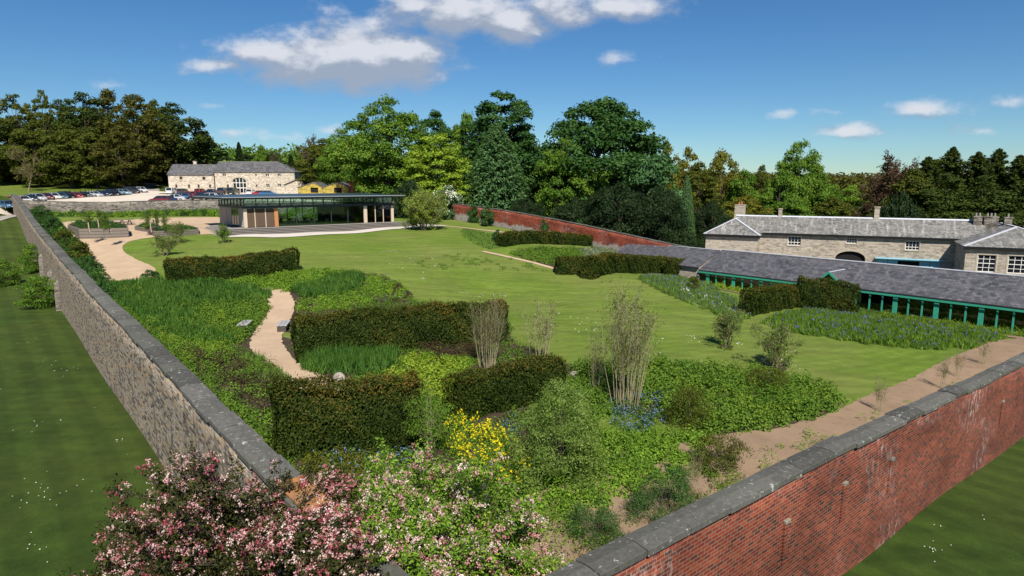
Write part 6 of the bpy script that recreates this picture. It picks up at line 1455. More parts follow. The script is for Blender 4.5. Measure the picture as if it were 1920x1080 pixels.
cover('border_planting', 'darker plants among the border at the foot of the dark far wall', np.array([bwp(3, -.4), bwp(44, -.4), bwp(44, -5.0), bwp(20, -6.0), bwp(7, -6.5)]), 'lf_deep', dens=1.0, r=(.5, .8), h=(.7, 1.3), k=60, L=.16, W=.07, seed=62)
lo_ = LW_LEN
wlp = lambda a, n: CORNER_FAR_L - E2 * a + E1 * n
cover('border_planting', 'tall sunlit leafy planting behind the pavilion at the foot of the far wall', np.array([bwp(46, -.4), bwp(74, -.4), bwp(74, -3.4), bwp(46, -3.4)]), 'lf_bright', dens=2.2, r=(.5, .8), h=(1.2, 2.3), k=70, L=.18, W=.10, seed=69)
cover('wall_border', 'leafy border inside the far part of the stone wall', np.array([wlp(2, .7), wlp(82, .7), wlp(82, 4.0), wlp(60, 5.0), wlp(30, 4.6), wlp(10, 4.6), wlp(3, 4)]), 'lf_deep', dens=2.2, r=(.45, .7), h=(.6, 1.3), k=60, L=.14, W=.07, seed=63)
cover('wall_border', 'brighter clumps along the inside of the stone wall by the gravel', np.array([wlp(2, .9), wlp(82, .9), wlp(82, 3.8), wlp(40, 4.8), wlp(10, 4.6), wlp(3, 4)]), 'lf_bright', dens=.8, r=(.4, .6), h=(.4, .8), k=50, L=.13, W=.08, seed=64)
FBd = np.array([E2[0], E2[1]])
cover('wall_border', 'green climbers and plants along the foot of the far brick wall', np.array([FB0 + E2 * 2 - E1 * .2, FB0 + E2 * 40 - E1 * .2, FB0 + E2 * 40 - E1 * 1.4, FB0 + E2 * 2 - E1 * 1.4]), 'lf_mid', dens=1.4, r=(.4, .7), h=(.4, 1.0), k=44, L=.14, W=.07, seed=65, patchy=.9)
cover('wall_foot_weeds', 'thin green weeds along the inner foot of the red brick wall', np.array([W_(17, 3.9), W_(40, 3.2), W_(40, 4.4), W_(17, 5.6)]), 'lf_bright', dens=2.4, r=(.15, .3), h=(.15, .45), k=24, L=.06, W=.03, seed=66, patchy=.9)
cover('path_edge_planting', 'mixed green and brown plants along the near path by the brick wall', np.array([W_(2, 4.4), W_(17, 4.4), W_(17, 6.4), W_(11, 6.9), W_(2, 7.2)]), 'lf_mid', dens=5, r=(.2, .38), h=(.3, .8), k=44, L=.05, W=.028, seed=67, patchy=.5)
cover('path_edge_planting', 'olive green seedlings on the bare soil in the near wall corner', np.array([W_(1, 1.5), W_(17, 2.5), W_(17, 7.2), W_(11, 8.0), W_(2, 8)]), 'lf_olive', dens=1.6, r=(.15, .3), h=(.2, .6), k=36, L=.045, W=.022, seed=97, patchy=.6)
for i, (rb, zt) in enumerate(((RB1, rbz1), (RB2, rbz2), (RB3, rbz3))):
    g = ground_z(rb[:, 0], rb[:, 1]).mean()
    cover('bed_herbs', ['low herbs in the raised bed nearest the stone wall', 'low herbs in the raised bed nearest the pavilion', 'low herbs in the small raised bed'][i], rb.mean(0) + (rb - rb.mean(0)) * .88, 'lf_deep', dens=3, r=(.3, .5), h=(.25, .5), k=40, L=.1, W=.05, seed=70 + i, lift=zt - g)
# daisies on the lawns
def daisies(label, poly, n, seed, size=.035):
    rng = np.random.default_rng(seed); P = np.asarray(poly); lo, hi = P.min(0), P.max(0); c = rng.uniform(lo, hi, (n // 7, 2)); X = np.repeat(c, 7, 0) + rng.normal(size=(len(c) * 7, 2)) * np.repeat(rng.uniform(.1, .9, len(c)), 7)[:, None]; X = X[in_poly(X[:, 0], X[:, 1], P)]
    s = Soup(); Cc = np.c_[X, ground_z(X[:, 0], X[:, 1]) + .06]; s.leaves(Cc, rng.normal(size=(len(X), 3)) * .25 + np.array([0, -.25, 1.]), size * rng.uniform(.7, 1.2, len(X)), size * .8, rng, rng.uniform(0, 1, len(X)))
    tag(link('daisies', s.mesh('daisies'), G['pt_white']), label, None, None, 'stuff')
daisies('tiny white daisies scattered over the outer lawn left of the stone wall', np.array([at_z(-30, 620, 0)[:2], at_z(120, 640, 0)[:2], at_z(300, 950, 0)[:2], at_z(200, 1100, 0)[:2], at_z(-40, 1000, 0)[:2]]), 420, 5, .024)
daisies('tiny white daisies scattered over the mown garden lawn', px_poly([(600, 470), (760, 470), (960, 540), (1140, 560), (1400, 640), (1700, 690), (1600, 730), (1400, 690), (1100, 650), (980, 620), (780, 530)], 0), 900, 6, .045)
daisies('tiny white daisies on the outer lawn beyond the brick wall', np.array([at_z(1640, 1078, -1)[:2], at_z(1920, 880, -1)[:2], at_z(1990, 1000, -1)[:2], at_z(1800, 1100, -1)[:2]]), 90, 7, .022)

# ------------------------------------------------------------------ plant kinds
broad('oak_like', 'lf_mid', 22, 9, 1.0, 'round', 190, 34000, .25, (.12, .22), 1)
broad('lime_like', 'lf_bright', 20, 7.5, .4, 'dome', 170, 32000, .24, (.12, .23), 2, zbias=.9)
broad('beech', 'lf_lime', 16, 7, .2, 'dome', 130, 26000, .23, (.14, .26), 3, flat=.5, asp=.5)
broad('sycamore', 'lf_deep', 22, 9.5, .6, 'round', 210, 42000, .25, (.12, .22), 4, zbias=.95)
broad('tall_deep', 'lf_deep', 26, 7, 1.5, 'oval', 170, 34000, .25, (.14, .26), 5)
broad('olive_tree', 'lf_olive', 22, 7, 2.0, 'oval', 120, 17000, .28, (.14, .26), 6, r=.35, nlimb=22)
broad('bronze_tree', 'lf_brown', 22, 7, 2.0, 'oval', 120, 15000, .28, (.14, .26), 7, r=.35, nlimb=22)
broad('dark_oak', 'lf_wood', 24, 7, 2.0, 'oval', 120, 19000, .28, (.14, .27), 8, r=.4, nlimb=22)
broad('thin_crown', 'lf_olive', 24, 5, 7, 'oval', 80, 6500, .26, (.12, .24), 9, r=.32, nlimb=40, lean=.06)
broad('green_round', 'lf_mid', 18, 8, .6, 'dome', 160, 30000, .25, (.12, .23), 10)
broad('gold_tree', 'lf_gold', 16, 6.5, .8, 'round', 110, 15000, .25, (.14, .26), 11)
broad('blue_lobe', 'lf_blue', 12, 6, .2, 'dome', 110, 20000, .22, (.14, .26), 12)
broad('yew', 'lf_dark', 8, 6, .1, 'dome', 150, 28000, .18, (.13, .22), 13, asp=.35, bark='bark')
broad('undergrowth', 'lf_dark', 4, 6, .1, 'dome', 70, 9000, .24, (.2, .32), 14, asp=.5)
conifer('cypress', 'lf_blue', 20, 6.5, .2, 44, 26, 34000, .26, 15, 'bell', .25, .4, .18)
conifer('spruce', 'lf_dark', 20, 4.2, .6, 28, 12, 12000, .30, 16, 'cone', .3)
conifer('larch', 'lf_wood', 20, 5.2, .6, 34, 11, 17000, .26, 17, 'bell', .05, .3, .75)
broad('pine', 'lf_dark', 20, 5, 9, 'dome', 40, 7000, .28, (.2, .36), 18, flat=.5, r=.3)
twiggy('bare_tree', 'lf_brown', 'twig_brown', 16, 6, .25, 19, 5, 1500, .16, r_min=.022)
twiggy('bare_pale_tree', 'lf_gold', 'twig', 10, 5, .16, 20, 5, 1800, .12, r_min=.018)
twiggy('brown_wood_tree', 'lf_redbrown', 'twig_brown', 18, 7, .3, 21, 5, 5200, .24, r_min=.03)
broad('pale_spring', 'lf_gold', 16, 6, 4, 'oval', 50, 4200, .32, (.15, .28), 22, nlimb=24, bark='twig', r=.3)
twiggy('garden_sapling', 'lf_mid', 'twig', 2.4, 1.2, .05, 23, 4, 2600, .075, 3, .8, .008)
twiggy('garden_open_shrub', 'lf_mid', 'twig', 3, 1.7, .06, 24, 4, 2300, .075, 6, .7, .008)
twiggy('yellow_shrub', 'lf_lime', 'twig', 5, 3.2, .08, 25, 5, 12000, .10, 7, .9, .014)
broad('round_shrub', 'lf_deep', 2, 1.2, .05, 'dome', 40, 3600, .075, (.22, .36), 26, r=.05, stems=4)
broad('round_shrub_light', 'lf_olive', 2, 1.2, .05, 'dome', 40, 3400, .075, (.22, .36), 27, r=.05, stems=4)
broad('outer_shrub', 'lf_mid', 3, 2.0, .1, 'round', 40, 7000, .075, (.24, .4), 28, flat=.5, r=.06, stems=3)
broad('white_blossom', 'lf_blue', 5, 2.6, .1, 'round', 40, 4500, .14, (.22, .36), 29, r=.1, stems=3)
broad('willow_shrub', 'lf_willow', 4, 2.4, .05, 'dome', 150, 24000, .055, (.14, .24), 30, asp=.32, flat=1.1, r=.05, stems=6, hollow=.3, shell=.15)
broad('thin_shrub', 'lf_mid', 3.6, 1.5, .3, 'oval', 60, 3600, .055, (.14, .26), 31, r=.045, stems=4, bark='bark_pale', nlimb=34, asp=.4)
broad('dark_fine_shrub', 'lf_deep', 1.5, 1.3, .02, 'dome', 60, 9000, .035, (.2, .3), 32, asp=.3, r=.03, stems=4)
broad('brown_green_shrub', 'lf_olive', 1.6, 1.3, .02, 'dome', 50, 4500, .045, (.2, .32), 33, asp=.4, r=.03, stems=5)
whips('whip_shrub', 'lf_olive', 36, 5, 1.6, 34, 5200, .040, .015, 'bark_pale')
whips('thin_whips', 'lf_olive', 14, 3, 1.0, 35, 700, .04, .011, 'bark_pale')
twiggy('fruit_tree', 'lf_mid', 'twig_brown', 2.6, 1.1, .05, 36, 4, 1100, .08, 1, .6, .01)

# ------------------------------------------------------------------ trees beyond the garden
WL = 'trees of the wood behind the left car park'
for u, vt, w, y, k, lb in ((22, 170, 62, 196, 'thin_crown', 'tall thin-crowned tree, leftmost on the skyline above the car row'), (74, 161, 38, 192, 'thin_crown', 'slender tall tree standing clear left of the dense wood'),
        (108, 184, 60, 205, 'dark_oak', 'green tree between the slender tree and the broad olive one'), (150, 170, 100, 196, 'dark_oak', 'broad tall green tree at the left part of the wood'), (200, 168, 74, 202, 'bronze_tree', 'bronze-leaved tall tree in the middle of the wood skyline'),
        (252, 178, 92, 192, 'bronze_tree', 'broad bronze tree right of the middle of the wood'), (322, 190, 104, 206, 'dark_oak', 'tall dark green tree at the right end of the wood, above the low barn range'), (288, 190, 60, 214, 'olive_tree', 'olive green tree behind the dark end tree of the wood'),
        (10, 225, 90, 200, 'bronze_tree', 'dark bronze tree at the picture edge behind the bare field tree'), (62, 232, 84, 188, 'olive_tree', 'olive tree behind the bare field tree'), (122, 234, 84, 182, 'olive_tree', 'olive tree low in front of the left part of the wood'),
        (172, 240, 70, 181, 'olive_tree', 'yellow-olive tree low in front, below the bronze skyline tree'), (222, 236, 80, 181, 'bronze_tree', 'lower bronze tree above the white car at the row end'), (268, 240, 60, 206, 'dark_oak', 'lower dark green tree beside the woodland road'),
        (354, 268, 46, 212, 'dark_oak', 'low shoulder tree at the right edge of the wood, behind the barn ridge'), (-40, 200, 90, 190, 'dark_oak', 'tall green tree at the far left edge of the picture'), (180, 200, 90, 222, 'dark_oak', 'green tree deep in the wood behind the bronze ones'), (90, 215, 90, 222, 'olive_tree', 'olive tree deep in the wood behind the slender tree'),
        (240, 205, 90, 224, 'dark_oak', 'green tree deep in the wood behind the broad bronze tree'), (20, 215, 80, 225, 'dark_oak', 'green tree deep in the wood at its left end'), (300, 225, 80, 215, 'olive_tree', 'olive tree deep in the wood at its right end')):
    tree('woodland_tree', k, u, vt, w * (1.25 if k != 'thin_crown' else 1.1), y, lb, WL)
UG = 'dark bushes under the left wood'
for i, (u, vt, w, y) in enumerate(((-20, 305, 120, 212), (50, 304, 130, 214), (115, 302, 120, 212), (170, 304, 120, 214), (225, 302, 110, 212), (262, 306, 90, 222), (298, 322, 44, 208))):
    tree('bush', 'undergrowth', u, vt, w, y, ['dark bush under the left wood at the picture edge', 'dark bush under the wood left of the bare field tree', 'dark bush under the wood right of the bare field tree', 'dark bush under the middle of the left wood', 'dark bush under the right part of the left wood', 'dark bush beside the woodland road', 'small dark bush at the left corner of the barn'][i], UG, 'bush', parts=('stems', 'foliage'))
tree('bare_field_tree', 'bare_pale_tree', 42, 268, 84, 172, 'pale bare young tree standing alone in the field behind the cars')
tree('roadside_bush', 'bare_pale_tree', 234, 345, 40, 182, 'pale brown twiggy bush by the end of the car row', None, 'bush', parts=('stems', 'foliage'))
CB = 'trees on the skyline behind the barn'
for u, vt, w, y, k, lb in ((386, 262, 36, 225, 'bare_tree', 'bare spindly tree left of the dark pines behind the barn'), (412, 274, 40, 225, 'pine', 'dark pine behind the left end of the barn roof'), (447, 266, 36, 220, 'spruce', 'pointed dark spruce above the arched window'), (466, 282, 30, 232, 'pine', 'small dark pine right of the pointed spruce'),
        (492, 273, 44, 226, 'green_round', 'round green tree above the middle of the barn roof'), (524, 276, 44, 224, 'bare_tree', 'bare brownish tree above the right end of the barn roof'), (545, 290, 36, 215, 'spruce', 'dark conifer at the hipped end of the barn roof'), (370, 290, 40, 232, 'bare_tree', 'bare tree between the wood and the dark pine'), (508, 292, 50, 236, 'undergrowth', 'dark bush far behind the barn roof')):
    tree('skyline_tree', k, u, vt, w, y, lb, CB)
MID = 'large trees behind the pavilion and the far brick wall'
for u, vt, w, y, k, lb in ((578, 252, 66, 186, 'brown_wood_tree', 'brownish bare tree left of the big green trees behind the sheds'), (606, 262, 84, 172, 'olive_tree', 'olive green tree behind the yellowish sheds'), (640, 244, 84, 160, 'oak_like', 'green tree left of the tallest round green crown'), (672, 292, 70, 166, 'lime_like', 'lower bright green tree behind the brick chimney'), (590, 318, 60, 176, 'green_round', 'low green tree behind the gabled sheds'),
        (724, 186, 144, 140, 'oak_like', 'large round-topped green tree above the pavilion roof'), (728, 268, 92, 150, 'lime_like', 'bright green lower tree right behind the pavilion roof'), (812, 203, 92, 148, 'tall_deep', 'deep green tree between the round green tree and the tallest one'), (818, 246, 130, 131, 'beech', 'lime green layered beech behind the white blossom bush'),
        (940, 166, 146, 140, 'tall_deep', 'tallest dark green tree at the centre of the skyline'), (930, 232, 160, 128, 'cypress', 'broad dense cypress in front of the tallest tree'), (988, 230, 60, 140, 'tall_deep', 'deep green tree at the right side of the tallest tree'), (870, 210, 70, 146, 'green_round', 'green tree at the left shoulder of the tallest tree'),
        (1124, 188, 214, 132, 'sycamore', 'huge round sycamore right of the sky gap'), (1062, 262, 104, 126, 'oak_like', 'fresh green lower crown at the left foot of the huge sycamore'), (1218, 280, 130, 122, 'blue_lobe', 'bluish green lower crown at the right foot of the huge sycamore'), (1226, 246, 40, 140, 'spruce', 'dark pointed conifer at the right shoulder of the huge sycamore'),
        (1165, 345, 180, 108, 'yew', 'broad dark yew behind the far brick wall, left of the other yew'), (1238, 350, 130, 104, 'yew', 'dark yew behind the lower end of the far brick wall'), (1290, 330, 44, 108, 'cypress', 'narrow bluish cypress right of the dark yews'), (1338, 378, 90, 112, 'yew', 'dark yew left of the stable chimney'), (1080, 372, 120, 116, 'yew', 'dark yew under the fresh green crown behind the brick wall'), (985, 372, 90, 122, 'yew', 'dark yew at the foot of the dense cypress'), (770, 345, 90, 126, 'undergrowth', 'dark bush at the foot of the layered beech')):
    tree('large_tree', k, u, vt, w * (1.0 if k in ('yew', 'cypress', 'spruce', 'undergrowth') else 1.2), y, lb, MID)
RT = 'trees behind the stable block'
for u, vt, w, y, k, lb in ((1250, 264, 56, 168, 'pale_spring', 'pale thin-leaved tree just right of the huge sycamore'), (1294, 276, 70, 170, 'pale_spring', 'pale olive tree second to the right of the huge sycamore'), (1356, 283, 92, 150, 'gold_tree', 'yellow olive tree above the left end of the stable roof'), (1312, 306, 96, 146, 'olive_tree', 'brownish olive tree behind the left stable chimney'), (1398, 318, 90, 142, 'green_round', 'green tree left of the big round one above the stable roof'),
        (1502, 268, 124, 150, 'oak_like', 'big round green tree above the middle of the stable roof'), (1464, 318, 96, 138, 'green_round', 'lower green tree at the left foot of the round one over the stable'), (1545, 330, 80, 150, 'oak_like', 'green tree at the right foot of the round one over the stable'), (1600, 346, 80, 160, 'lime_like', 'small fresh green tree in the gap of the distant skyline'), (1430, 312, 60, 175, 'olive_tree', 'far olive tree left of the round green one'),
        (1560, 372, 120, 134, 'olive_tree', 'low olive tree behind the middle stable chimney'), (1480, 372, 130, 132, 'green_round', 'low green tree close behind the stable ridge'), (1400, 368, 110, 130, 'gold_tree', 'low golden green tree close behind the stable roof'), (1640, 364, 100, 140, 'brown_wood_tree', 'low brown tree right of the gap in the skyline'), (1690, 282, 110, 146, 'brown_wood_tree', 'tall bare brown tree left of the conifer wood'), (1650, 322, 90, 150, 'brown_wood_tree', 'bare brown tree at the left edge of the conifer wood'),
        (1742, 294, 140, 140, 'larch', 'first ragged conifer from the left in the right-hand wood'), (1715, 318, 110, 136, 'olive_tree', 'olive tree in front of the conifer wood'), (1788, 276, 140, 142, 'larch', 'tallest ragged conifer in the right-hand wood, second from its left'), (1836, 285, 150, 138, 'larch', 'dense ragged conifer in the middle of the right-hand wood'), (1874, 279, 140, 142, 'larch', 'ragged conifer above the right chimneys of the stable'), (1914, 291, 150, 136, 'larch', 'dark conifer at the right edge of the picture'), (1965, 280, 130, 138, 'larch', 'conifer just at the right picture edge'),
        (1770, 322, 140, 131, 'dark_oak', 'green tree low in front of the conifers'), (1850, 328, 150, 129, 'dark_oak', 'dark green tree behind the right stable chimneys'), (1930, 332, 130, 127, 'dark_oak', 'dark low green tree at the right picture edge'), (1690, 376, 110, 128, 'undergrowth', 'dark bush behind the right part of the stable roof'), (1812, 300, 120, 155, 'dark_oak', 'dark green tree deep in the conifer wood'), (1668, 300, 80, 156, 'brown_wood_tree', 'bare brown tree at the left flank of the tall brown one'), (1720, 296, 90, 158, 'brown_wood_tree', 'bare brown tree between the tall brown one and the conifers'), (1762, 300, 110, 160, 'olive_tree', 'olive tree deep between the first two ragged conifers')):
    tree('tree', k, u, vt, w * (1.35 if k == 'brown_wood_tree' else 1), y, lb, RT)
for i, (x, y, k) in enumerate(((-175, 120, 'dark_oak'), (-190, 150, 'olive_tree'), (-168, 165, 'dark_oak'), (-205, 180, 'bronze_tree'), (-185, 95, 'green_round'), (-215, 130, 'dark_oak'))):
    plant('field_tree', k, (x, y, gz(x, y)), 22 - i % 3 * 2, 15, 'broad tree of the wood beyond the left picture edge', 'tree', 'trees of the wood beyond the left picture edge')
# far woods that read as one mass
def far_wood(label, pts, leaf, seed, n=1500, h=(9, 15)):
    rng = np.random.default_rng(seed); s = Soup(); P = np.array(pts, float); lo, hi = P.min(0), P.max(0); X = rng.uniform(lo, hi, (n, 2)); X = X[in_poly(X[:, 0], X[:, 1], P)]; z = ground_z(X[:, 0], X[:, 1]); hh = rng.uniform(*h, len(X)); k = 60
    i = np.repeat(np.arange(len(X)), k); d = unit(rng, len(i)); C = np.c_[X[i], z[i] + hh[i] * .55] + d * np.c_[hh[i] * .42, hh[i] * .42, hh[i] * .5]
    s.leaves(C, d + rng.normal(size=d.shape) * .5, 1.1 * rng.uniform(.6, 1.4, len(i)), .6, rng, rng.uniform(0, 1, len(i)))
    tag(link('woodland', s.mesh('woodland'), G[leaf]), label, None, None, 'stuff')
far_wood('distant grey-brown woodland on the skyline right of the centre', [(90, 330), (330, 330), (420, 520), (60, 520)], 'lf_brown', 81)
far_wood('distant green woodland behind the big trees', [(-180, 300), (90, 300), (90, 420), (-220, 420)], 'lf_mid', 82, 900)

# ------------------------------------------------------------------ trees and shrubs in and round the garden
LS = 'young shrubs on the garden lawn'
shrub('lawn_shrub', 'garden_open_shrub', 311, 480, 42, 48, 'rounded young shrub on the lawn by the gravel path, nearer of two', 'shrub', LS)
shrub('lawn_shrub', 'garden_open_shrub', 335, 455, 40, 38, 'rounded young shrub on the lawn, behind another near the raised beds', 'shrub', LS)
shrub('lawn_shrub', 'garden_sapling', 421, 455, 38, 30, 'small open sapling on the lawn in front of the pavilion steps', 'shrub', LS)
shrub('lawn_shrub', 'garden_open_shrub', 1362, 650, 72, 78, 'open multi-stemmed shrub on the lawn, farther of the pair at right', 'shrub', LS)
shrub('lawn_shrub', 'garden_open_shrub', 1450, 690, 88, 92, 'open multi-stemmed shrub in a mulch ring, nearer of the pair on the right lawn', 'shrub', LS)
p = at(1450, 690); th = np.linspace(0, 6.28, 17)[:-1]; sheet('mulch_ring', p[:2] + np.c_[np.cos(th), np.sin(th)] * .75, G['soil'], .06, .4)
p = at(1362, 650); sheet('mulch_ring', p[:2] + np.c_[np.cos(th), np.sin(th)] * .45, G['soil'], .06, .4)
shrub('yellow_shrub', 'yellow_shrub', 795, 432, 84, 88, 'airy yellow green shrub at the right end of the pavilion terrace')
bl = shrub('blossom_bush', 'white_blossom', 838, 411, 58, 58, 'bush with white blossom at the far corner of the brick wall')
def add_blossom(root, key, mat, n, size, seed, frac_top=.3, cl=5, name='blossom'):
    """flowers of one bush: gathered on the outer leaves of its crown"""
    me = PROTO[key][1]; co = np.empty(len(me.vertices) * 3, np.float32); me.vertices.foreach_get('co', co); co = co.reshape(-1, 4, 3).mean(1); rng = np.random.default_rng(seed)
    c0 = co.mean(0); d = np.linalg.norm((co - c0) / co.std(0), axis=1); w = np.clip(d - frac_top, 0, None) ** 2 * (co[:, 2] > co[:, 2].mean() * .35); i = rng.choice(len(co), n, p=w / w.sum())
    s = Soup(); j = np.repeat(i, cl); P = co[j] + (co[j] - c0) * .02 + rng.normal(size=(len(j), 3)) * size * 1.6
    base = np.repeat(rng.uniform(0, .6, n), cl); s.leaves(P, (co[j] - c0) + rng.normal(size=(len(j), 3)) * 1.2, size * rng.uniform(.7, 1.2, len(j)), size * .75, rng, np.clip(base + rng.uniform(0, .45, len(j)), 0, 1))
    return link(name, s.mesh(name), G[mat], root)
add_blossom(bl, 'white_blossom', 'pt_white', 230, .12, 3, 1.0)
for u, v, h, w, k, lb in ((932, 455, 24, 22, 'round_shrub', 'small dark shrub on the rough bank left of the long low hedge'), (928, 422, 30, 20, 'garden_sapling', 'young climber against the far brick wall left of the tall one'), (888, 418, 34, 28, 'round_shrub', 'dark leafy climber against the left end of the far brick wall'), (914, 424, 38, 34, 'round_shrub', 'larger dark climber on the far brick wall right of its left end'),
        (1020, 446, 34, 22, 'round_shrub', 'upright climber on the far brick wall behind the middle of the long hedge'), (1084, 450, 36, 34, 'round_shrub', 'round dark green climber on the far brick wall above the hedge end'), (1062, 448, 26, 20, 'round_shrub_light', 'yellowish climber on the far brick wall left of the round dark one'), (1300, 545, 26, 30, 'round_shrub_light', 'small tuft shrub at the border path by the small hedge'),
        (1345, 530, 22, 18, 'garden_sapling', 'thin young shrub against the left posts of the glasshouse'), (1420, 535, 26, 20, 'garden_sapling', 'thin climber on the glasshouse posts left of the porch')):
    shrub('garden_shrub', k, u, v, h, w, lb, 'shrub', 'shrubs along the far walls')
for u, v, h, w, k, lb in ((150, 490, 36, 56, 'round_shrub_light', 'bronzed shrub against the inside of the stone wall, nearest the narrow path end'), (122, 462, 30, 50, 'round_shrub_light', 'bronzed shrub against the inside of the stone wall by the raised bed'), (166, 512, 30, 34, 'round_shrub', 'dark green shrub at the narrow left edge of the gravel path'), (100, 436, 28, 40, 'round_shrub', 'dark shrub inside the stone wall near its far end'), (78, 412, 26, 40, 'round_shrub', 'dark shrub in the far left corner of the garden'), (283, 528, 22, 40, 'round_shrub', 'low green shrub at the left end of the far yew hedge')):
    shrub('border_shrub', k, u, v, h, w, lb, 'shrub', 'shrubs inside the stone wall')
OS = 'shrubs on the outer lawn'
for u, z, h, w, v, lb in ((76, 0, 58, 78, 576, 'broad leafy green shrub on the outer lawn against the stone wall, nearest'), (62, 0, 54, 48, 512, 'upright leafy green shrub on the outer lawn close to the stone wall, farthest'), (12, 0, 50, 58, 536, 'leafy green shrub on the outer lawn at the left picture edge')):
    shrub('bushy_shrub', 'outer_shrub', u, v, h, w, lb, 'shrub', OS)
for (u, v, k), lb, zt in zip(((166, 440, 0), (206, 441, 0), (184, 434, 0), (282, 440, 1), (310, 440, 1), (290, 430, 2)), ('young fruit tree in the nearest raised bed, left one', 'young fruit tree in the nearest raised bed, right one', 'young fruit tree at the back of the nearest raised bed', 'bare young fruit tree in the bed nearest the pavilion, left one', 'bare young fruit tree in the bed nearest the pavilion, right one', 'bare young fruit tree in the small raised bed'), (rbz1, rbz1, rbz1, rbz2, rbz2, rbz3)):
    d = ray(u, v - 6); p = at_z(u, v - 6, zt); plant('fruit_tree', 'fruit_tree', p, 2.5, 1.9, lb, 'tree', 'fruit trees in the raised beds')
    b = MB(); b.bar((p[0] + .18, p[1] - .1, p[2] - .1), (p[0] + .1, p[1] - .05, p[2] + 1.15), .07); tag(b.build('tree_stake', G['timber_pale']), 'pale stake beside the ' + lb, 'stake', 'stakes of the fruit trees')
shrub('whip_shrub', 'whip_shrub', 1172, 764, 216, 132, 'tall pale whip-stemmed shrub with fine twigs in front of the lawn', parts=('stems', 'twigs'))
shrub('whip_shrub', 'thin_whips', 1118, 735, 120, 60, 'thinner bare whips left of the tall pale whip-stemmed shrub', parts=('stems', 'twigs'))
shrub('whip_shrub', 'whip_shrub', 913, 690, 128, 84, 'pale whip-stemmed shrub before the right end of the longest hedge', parts=('stems', 'twigs'))
shrub('whip_shrub', 'thin_whips', 1012, 680, 112, 96, 'few bare whips behind the diagonal hedge, against the lawn', parts=('stems', 'twigs'))
shrub('thin_shrub', 'thin_shrub', 806, 868, 158, 96, 'thin pale-stemmed shrub at the right end of the near hedge')
shrub('willow_shrub', 'willow_shrub', 1048, 895, 182, 222, 'large grey green willow shrub in the middle of the near planting')
shrub('fine_shrub', 'dark_fine_shrub', 1240, 965, 92, 150, 'dark fine-leaved shrub against the near part of the brick wall')
shrub('brown_shrub', 'brown_green_shrub', 1290, 800, 86, 90, 'brownish green shrub among the leafy planting right of the whips')
shrub('fine_shrub', 'dark_fine_shrub', 1120, 1015, 80, 130, 'low dark green shrub in the near corner between the blossom and the brick wall')
shrub('brown_shrub', 'brown_green_shrub', 1345, 880, 76, 120, 'brownish open shrub at the bend of the earth path')
shrub('brown_shrub', 'brown_green_shrub', 1440, 735, 50, 90, 'low brownish shrub in the leafy planting near the mulch ring')
shrub('brown_shrub', 'thin_whips', 1300, 935, 92, 40, 'thin sapling beside the dark fine-leaved shrub by the brick wall', parts=('stems', 'twigs'))
for i, (s_, o_) in enumerate(((28.5, 5.0), (36, 4.7), (39, 4.8), (43, 4.6))):
    x, y = W_(s_, o_); plant('wall_sapling', 'thin_whips', (x, y, gz(x, y)), [1.8, 2.0, 1.7, 1.6][i], 1.0, ['bare sapling by the middle of the brick wall path, first of four', 'bare sapling by the brick wall path, second from the near end', 'bare sapling by the brick wall path, third from the near end', 'bare sapling by the brick wall path, farthest of four'][i], 'shrub', 'saplings along the brick wall path', parts=('stems', 'twigs'))

